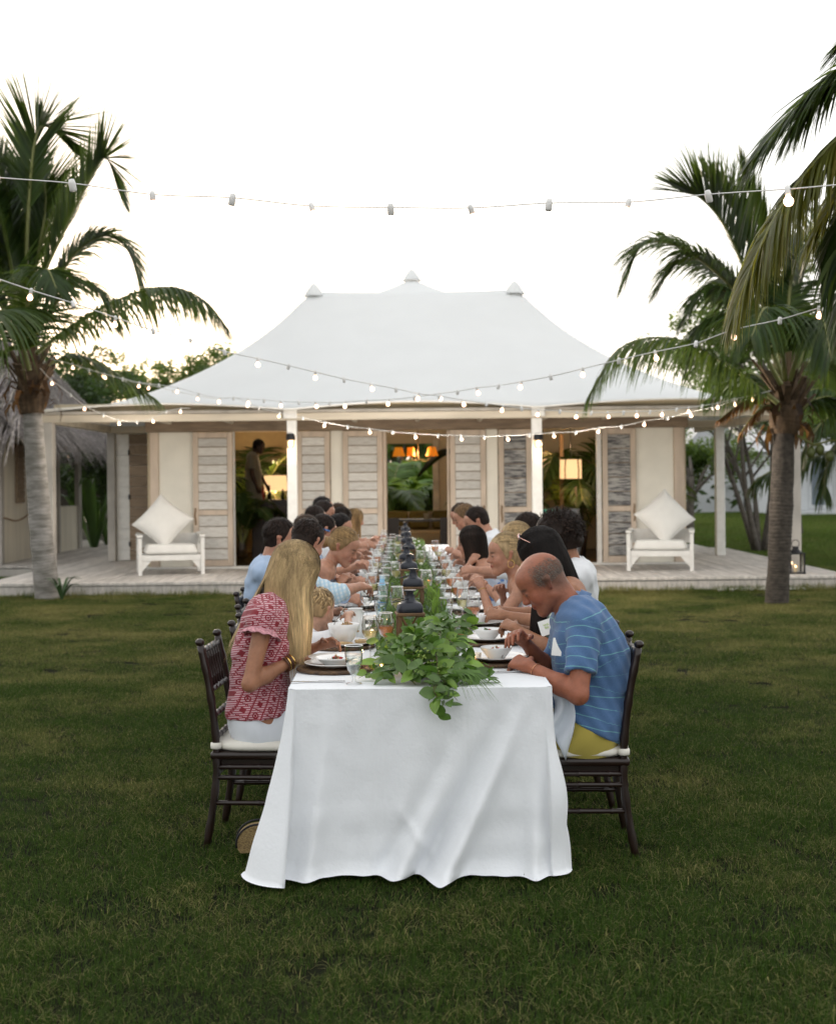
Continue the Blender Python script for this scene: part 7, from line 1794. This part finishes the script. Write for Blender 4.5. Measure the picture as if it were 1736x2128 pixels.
# ---------------- left row (face right)
PE = []
t = person('blonde woman in a red embroidered blouse and white jeans, long hair hiding her face', 6.05, -1, (614, 1192), seatX=-.715, tcut=(.548, .05), tone='tan', male=False, hair='long', hc_='blonde', top=BLOUSE, sleeve='cap', bottom=WJEAN,
           pitch=.38, yaw=.55, vox=.0062, hands=((.26, .16, .83), (.16, -.12, .80)), elbow=((-.2, .5, -1), (-.7, -.8, -1)), topname='blouse', curls=(.8, .8))
d = t_parts[t['label']]
def fallw(end, u):
    if end.y < 0 or end.x > .02: return V(.02+.10*(u < .4)-2.2*(end.x+.01)*(u > .3), -.10*(u < .5), 0)
    return V(-.55 if end.x < -.03 else .0, -.12*(u < .4), 0)
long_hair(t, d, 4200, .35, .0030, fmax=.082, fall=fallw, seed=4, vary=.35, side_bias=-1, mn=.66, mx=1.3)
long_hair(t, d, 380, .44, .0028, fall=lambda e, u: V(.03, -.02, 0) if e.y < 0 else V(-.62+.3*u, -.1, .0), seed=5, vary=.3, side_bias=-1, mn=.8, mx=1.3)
(shL, elL, wrL, _), (shR, elR, wrR, _) = d['arms']
rf = MB(); rows = []
for (sh, el) in ((shR, elR), (shL, elL)):
    ax = (el-sh).normalized(); fr_ = frame(ax, V(1, 0, 0)); c0 = sh.lerp(el, .17); rows = []
    for k_ in range(6):
        row = []
        for j in range(61):
            a = 2*PI*j/60; r = .060+.0055*k_+.0065*k_/5*math.sin(a*11)*1.0; dd = fr_.col[1]*math.cos(a)+fr_.col[2]*math.sin(a); row.append(c0+dd*r+ax*(.006*k_+.004*math.sin(a*11+1)*k_/5))
        rows.append(row)
    rf.grid(rows)
o = rf.build('ruffle_sleeve', mat('pink_striped_ruffle', (.62, .30, .34), .9, var=.5, scale=90), t, smooth=True); solid(o, .002)
def bracelet(t, wr, el, r, m, n=1, off=.03, th=.004, gap=.012):
    ax = (el-wr).normalized(); fr_ = frame(ax, V(0, 0, 1))
    for i in range(n):
        c = wr+ax*(off+gap*i); MB().tube([c+(fr_.col[1]*math.cos(a)+fr_.col[2]*math.sin(a))*r for a in np.linspace(0, 2*PI, 25)], th, 6, cap=False).build('bracelet', m if not isinstance(m, list) else m[i % len(m)], t, smooth=True)
bracelet(t, wrR, elR, .032, [GOLD, mat('brown_leather', (.10, .04, .02), .5), GOLD, MATS['brown_leather']], 4, .02, .0045)
# child between her and the man in the checked shirt
t = person('small fair-haired child reaching an arm over the serving bowl', 6.85, -1, (664, 1268), seatX=-.72, tone='light', male=False, hair='short', hc_='childblond', top=cloth_mat('child_white_shirt', (.7, .7, .72)), sleeve='short', pitch=.3, sc=.82, vox=.0075,
           hands=((.28, .08, .80), (.36, -.04, .90)), elbow=((-.2, .5, -1), (-.1, -.8, -.35)), yaw=1.0, curls=(.6, .5))
t = person('man in a light blue checked shirt with short dark hair, elbow out over the table', 7.72, -1, (640, 1128), seatX=-.80, tone='fair', hc_='dkbrown', top=CHECK, sleeve='rolled', pitch=.5, yaw=.95, vox=.0085, bottom=KHAKI,
           hands=((.32, .15, .82), (.46, .0, .98)), elbow=((-.2, .5, -1), (1, -.9, -.8)), curls=(.7, .7))
t = person('man in a plain pale blue shirt with neat dark hair sitting upright', 8.6, -1, (584, 1121), seatX=-.93, tone='fair', hc_='dkbrown', top=LBLUE, pitch=.12, yaw=.1, vox=.0085, bottom=KHAKI, hands=((.42, .15, .83), (.47, -.16, .86)), elbow=((-.2, .4, -1), (-.2, -.5, -1)))
t = person('woman in a slate tank top, dark blonde hair in a low bun, bending to eat', 9.4, -1, (714, 1137), tone='fair', male=False, hair='bun', hc_='dkblonde', top=NAVY, sleeve='strap', pitch=.50, yaw=-.30, vox=.0056, bottom=KHAKI,
           hands=((.30, .14, .88), (.27, -.08, .88)), elbow=((-.2, .5, -1), (-.3, -.6, -1)), topname='tank_top', curls=(.8, .6))
bracelet(t, t_parts[t['label']]['arms'][1][2], t_parts[t['label']]['arms'][1][1], .029, GOLD, 2, .02, .006)
LEFT = [
 (10.2, (637, 1107), 'brown-haired man whose crown just shows between the two blue-shirted men', dict(hc_='brown', top=WSHIRT)),
 (11.0, (671, 1103), 'dark-haired man with a blue sunglasses strap behind the woman with the bun', dict(hc_='dkbrown', top=LBLUE2, pitch=.45)),
 (11.8, (706, 1099), 'black-haired man just above the bun of the leaning woman', dict(hc_='black', top=WSHIRT, pitch=.4)),
 (12.7, (656, 1080), 'dark-haired man third from the wall-side gap on the left, face half turned', dict(hc_='dkbrown', top=WSHIRT, pitch=.3)),
 (13.5, (673, 1068), 'dark-haired man sitting tall with forehead showing, second highest head on the left', dict(hc_='dkbrown', top=LBLUE2, pitch=.3)),
 (14.3, (671, 1058), 'man whose dark cropped head is the highest in the left row', dict(hc_='black', top=WSHIRT, pitch=.2)),
 (15.1, (711, 1081), 'woman with long smooth dark brown hair and pale face in the far left row', dict(hc_='dkbrown', male=False, hair='long', top=BLKT, pitch=.3)),
 (15.9, (703, 1069), 'person whose short brown hair peeps over the long-haired brunette', dict(hc_='brown', top=PINKS, pitch=.3)),
 (16.7, (738, 1081), 'blonde woman last on the left with loose shoulder-length hair', dict(hc_='dkblonde', male=False, hair='long', top=WSHIRT, pitch=.3))]
for i, (z_, hD, lb, kw) in enumerate(LEFT):
    hx = XW(hD[0], z_, hD[1]); sx_ = min(tcx(z_)-.76, hx-.12)
    kw.setdefault('sleeve', 'rolled'); rq = random.Random(i+5); kw['pitch'] = kw.get('pitch', .3)+rq.uniform(-.22, .2); kw['yaw'] = rq.uniform(-.5, .7); t = person(lb, z_, -1, hD, seatX=sx_, vox=.0115, hroll=rq.uniform(-.12, .12), hands=((.26+rq.uniform(0, .14)+max(0, -.88-sx_), .12, .84+rq.uniform(0, .12)), (.28+rq.uniform(0, .14)+max(0, -.88-sx_), -.14, .84+rq.uniform(0, .14))), **kw)
    d = t_parts[lb]
    if kw.get('hair') == 'long': long_hair(t, d, 500, .24, .006, seed=40+i, mn=.6, mx=1.5)
d = t_parts[LEFT[1][2]]
MB().tube([d['q'](.02, -.083, .01), d['q'](-.04, -.088, -.005), d['q'](-.10, -.05, -.02)], .006, 6).build('sunglasses_strap', mat('blue_strap', (.05, .2, .5), .4), d['t'])
MB().add(*roundbox(d['q'](.095, -.02, .01), (.01, .09, .03), .004)).build('sunglasses', IRON, d['t'])
# ---------------- right row (face left)
t = person('bald man in a blue striped polo shirt and mustard shorts, head bowed over his plate', 5.85, 1, (1127, 1211), seatX=.70, tcut=(.535, .55), tone='ruddy', hair='bald', top=POLO, sleeve='short', bottom=YEL, pitch=.62, yaw=.05, vox=.0050, sc=1.04, wsc=1.10,
           hands=((.235, .15, .790), (.235, -.12, .865)), elbow=((-.55, .9, -1), (-.3, -.6, -1)), topname='polo_shirt', curls=(1.0, .9))
d = t_parts[t['label']]; w0 = d['arms'][1][2]
fkk = ob('fork', FK_M, None, None, label='fork held upright by the man in the blue polo', category='fork'); fkk.location = Vector((.70, 5.85, 0))+Vector((-(w0.x+.095), -(w0.y), w0.z-.055)); fkk.rotation_euler = (-1.35, .1, .9); solid(fkk, .0012)
bd = MB(); bd.add(*roundbox((0, 0, 0), (.002, .05, .075), .0005)); bd.build('name_card', mat('white_card', (.78, .78, .76), .7), t, loc=(.118, .140, .872), rot=(.0, -.2, .85))
for k_ in range(4): MB().ball(d['tors'][0][0]+V(.05-.022*k_, .185, .035-.014*k_), (.016, .006, .009), 8, 5).build('embroidery', mat(('red_thread', 'teal_thread', 'green_thread', 'grey_thread')[k_], ((.45, .08, .12), (.10, .30, .32), (.15, .30, .14), (.3, .33, .33))[k_], .9), t, smooth=True)
bracelet(t, d['arms'][0][2], d['arms'][0][1], .030, mat('copper_bangle', (.7, .35, .2), .3, metal=1), 1, .035, .0016)
# napkin on his lap
nk = MB(); rows = []
for i in range(14):
    u = i/13; rows.append([(.545+.075*v+.02*math.sin(u*4), 5.62+.02*math.sin(v*9+u*5)-.05*(1-u)*v, .70-.28*u**1.3*(.5+.5*v)-.03*abs(v-.5)) for v in np.linspace(0, 1, 10)])
o = nk.grid(rows).build('napkin', mat('white_napkin_linen', (.72, .77, .84), .9, bump=.1, bscale=200), smooth=True); solid(o, .003); o['label'] = 'white napkin spilling from the lap of the man in the blue polo'; o['category'] = 'napkin'
t = person('black-haired woman with sunglasses pushed up on her head and a square name card', 6.68, 1, (1122, 1157), seatX=.765, tone='tan', male=False, hair='long', hc_='black', top=FLOR2, sleeve='strap', pitch=.42, yaw=-.1, vox=.0078, topname='dress',
           hands=((.29, .08, .855), (.28, -.10, .84)), elbow=((-.2, .4, -1), (-.2, -.5, -1)))
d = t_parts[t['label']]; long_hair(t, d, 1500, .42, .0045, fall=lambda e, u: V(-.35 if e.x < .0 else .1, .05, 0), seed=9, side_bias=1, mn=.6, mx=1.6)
sg = MB()
for s in (-1, 1): sg.tube([d['q'](.052+.006*math.cos(a), s*.034+.028*math.cos(a), .128+.016*math.sin(a)*.8+.004) for a in np.linspace(0, 2*PI, 17)], .003, 6, cap=False); sg.tube([d['q'](.05, s*.062, .128), d['q'](.0, s*.086, .07)], .0025, 5)
sg.build('sunglasses', mat('rose_gold_frames', (.75, .45, .38), .25, metal=.8), t, smooth=True)
ln_ = MB()
for s in (-1, 1): ln_.ball(d['q'](.054, s*.034, .131), (.006, .026, .014), 10, 6, M=d['M'])
ln_.build('sunglass_lenses', mat('silvery_lens', (.6, .55, .55), .1, metal=.6), t, smooth=True)
cd = MB(); cd.add(*roundbox((0, 0, 0), (.003, .075, .075), .001)); c_ = cd.build('name_card', MATS['white_card'], t, loc=(.150, .165, .868), rot=(.35, -.2, 1.2))
for dz, w_ in ((.012, .03), (-.002, .022)): MB().tube([(.003, -w_/2+w_*i/8, dz+.006*math.sin(i*2.3)) for i in range(9)], .0012, 4).build('handwriting', mat('lime_ink', (.45, .62, .12), .8), c_)
t = person('man with thick curly brown hair in a white shirt, back straight', 7.5, 1, (1158, 1122), tone='tan', hair='curly', hc_='dkbrown', top=WSHIRT, pitch=.15, yaw=.25, vox=.0085, hands=((.27, .10, .84), (.27, -.14, .84)), elbow=((-.4, .2, -1), (-.2, -.4, -1)), sleeve='rolled', sc=1.03)
t = person('blonde woman with a gold hoop earring and pink-flowered dress, fork raised', 8.3, 1, (1048, 1153), seatX=.80, tone='fair', male=False, hair='tied', hc_='blonde', top=FLOR, sleeve='strap', pitch=.10, yaw=.22, vox=.0054, topname='dress',
           hands=((.42, .12, .925), (.28, -.14, .87)), elbow=((-.3, .5, -1), (-.1, -.5, -1)))
d = t_parts[t['label']]; e0 = d['q'](-.008, .088, -.052); MB().tube([e0+V(.020*math.cos(a), 0, .024*math.sin(a)) for a in np.linspace(0, 2*PI, 25)], .0018, 6, cap=False).build('hoop_earring', GOLD, t, smooth=True)
bracelet(t, d['arms'][0][2], d['arms'][0][1], .025, GOLD, 1, .01, .002)
fk2 = ob('fork', FK_M, None, None, label='fork raised by the blonde woman with the hoop earring', category='fork'); w0 = d['arms'][0][2]; fk2.location = Vector((.80, 8.3, 0))+Vector((-(w0.x+.10), -w0.y-.02, w0.z-.01)); fk2.rotation_euler = (-.6, .0, 1.6); solid(fk2, .0012)
RIGHT = [
 (9.1, (1069, 1126), 'second blonde woman, only smooth highlighted hair showing behind the one with the hoop', dict(hc_='blonde', male=False, hair='tied', top=WSHIRT, pitch=.2)),
 (10.0, (1094, 1102), 'dark wavy-haired man whose crown shows beside the curly-haired man', dict(hc_='dkbrown', hair='short', top=WSHIRT, pitch=.3)),
 (10.8, (978, 1130), 'young woman with long straight dark brown hair leaning far in over the table', dict(hc_='dkbrown', male=False, hair='long', top=FLOR3, sleeve='strap', pitch=.12, vox=.0085)),
 (11.7, (990, 1085), 'dark-haired man in a white shirt bending forward over the far right row', dict(hc_='dkbrown', top=WSHIRT, pitch=.45)),
 (12.6, (966, 1077), 'light brown haired man bowed between the two dark-haired men on the far right', dict(hc_='ltbrown', top=WSHIRT, pitch=.5)),
 (13.5, (958, 1073), 'brown-haired guest in pink, farthest forward head of the right row', dict(hc_='brown', top=PINKS, pitch=.5))]
for i, (z_, hD, lb, kw) in enumerate(RIGHT):
    hx = XW(hD[0], z_, hD[1]); sx_ = max(tcx(z_)+.74, hx+.05); sx_ = min(sx_, hx+.36)
    kw.setdefault('sleeve', 'rolled'); kw.setdefault('vox', .0115); hf = max(.26, sx_-tcx(z_)-.47)
    t = person(lb, z_, 1, hD, seatX=sx_, hroll=.05*math.sin(i*5), hands=((hf+.05*math.sin(i*3), .12, .90+.04*math.sin(i*7)), (hf, -.12, .86)), **kw)
    d = t_parts[lb]
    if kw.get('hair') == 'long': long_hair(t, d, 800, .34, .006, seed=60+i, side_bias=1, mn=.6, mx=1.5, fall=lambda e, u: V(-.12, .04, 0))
t = person('waiter in a grey shirt standing in shadow beside the bar', 23.9, -1, (538, 953), seatX=XW(530, 23.9, 1000), tone='dark', hc_='black', top=GREYD, sleeve='short', bottom=DARKT, stand=True, pitch=.25, vox=.012, sc=1.0, hands=((.22, .20, 1.22), (.10, -.22, 1.08)), elbow=((-.5, .5, -1), (-1, -.5, -.5)))
for o in [t]: o.location.z = DH+.02
# ---------------- chairs for every diner, plus table settings
diners = [(-1, 6.05, -.715, 'the woman in the red blouse'), (-1, 6.85, -.72, 'the child'), (-1, 7.72, -.80, 'the man in the checked shirt'), (-1, 8.6, -.93, 'the man in the plain pale blue shirt'), (-1, 9.4, None, 'the woman with the bun')]
diners += [(-1, z_, min(tcx(z_)-.76, XW(h_[0], z_, h_[1])-.12), 'the '+s_) for (z_, h_, lb, kw), s_ in zip(LEFT, ('brown-haired man between the blue shirts', 'man with the blue strap', 'black-haired man above the bun', 'man with the half turned face', 'second highest head on the left', 'highest head on the left', 'brunette in the far left row', 'guest behind the brunette', 'last blonde on the left'))]
diners += [(1, 5.85, .70, 'the man in the blue polo'), (1, 6.68, .765, 'the woman with sunglasses on her head'), (1, 7.5, None, 'the curly-haired man'), (1, 8.3, .80, 'the blonde with the hoop earring')]
diners += [(1, z_, min(max(tcx(z_)+.74, XW(h_[0], z_, h_[1])+.05), XW(h_[0], z_, h_[1])+.36), 'the '+s_) for (z_, h_, lb, kw), s_ in zip(RIGHT, ('second blonde woman', 'wavy-haired man', 'young woman with long dark hair', 'bending man in white', 'light brown haired man', 'guest in pink'))]
for i, (sd_, z_, x_, s_) in enumerate(diners):
    x_ = x_ if x_ is not None else tcx(z_)+sd_*.765
    c = chair0 if i == 0 else copy_tree(chair0)
    c.location = (x_-sd_*(.085 if sd_ > 0 else .045), z_, 0); c.rotation_euler = (0, 0, (0 if sd_ < 0 else PI)+(-.05 if i == 0 else -.05 if i == 14 else R.uniform(-.05, .05))); c['label'] = 'dark bamboo-style chair with ivory cushion under '+s_
    if i == 0: c.location.x = -.69; 
    if i == 14: c.location.x = .67
    near_ = s_ in ('the woman in the red blouse', 'the man in the blue polo')
    if i == 0: setting(-1, 5.86, s_, bowl='rim', fork=False, glasses=(), seed=1, dx=0.0); continue
    if i == 1: setting(-1, 7.28, s_, fork=False, glasses=(), seed=2); continue
    if i == 14: setting(1, 6.02, s_, bowl='bowl', fork=False, glasses=(), seed=4, dx=-.0); continue
    if i == 15: setting(1, 6.76, s_, fork=False, glasses=(), seed=0, dx=.0); continue
    gl = {(-1): [(('wine', 'white'), ('goblet', 'water')), (('wine', 'rose'), ('goblet', 'water')), (('wine', None), ('goblet', 'water'), ('wine', 'white'))], 1: [(('wine', 'rose'), ('goblet', 'water'), ('wine', 'rose')), (('wine', 'white'), ('goblet', 'water')), (('wine', 'rose'), ('goblet', None))]}[sd_][i % 3]
    gl2 = []; seen = set()
    for g_ in gl:
        if g_ in seen: g_ = ('wine', 'white')
        seen.add(g_); gl2.append(g_)
    setting(sd_, z_, s_, seed=i, glasses=tuple(gl2))
# unoccupied far seats on the right still have chairs
for i, z_ in enumerate((14.4, 15.3, 16.2)):
    c = copy_tree(chair0); c.location = (tcx(z_)+.80, z_, 0); c.rotation_euler = (0, 0, PI); c['label'] = 'empty dark bamboo-style chair '+('next after the guest in pink', 'between two other empty chairs at the far right', 'at the far right corner of the table by the pavilion')[i]
nc = 0
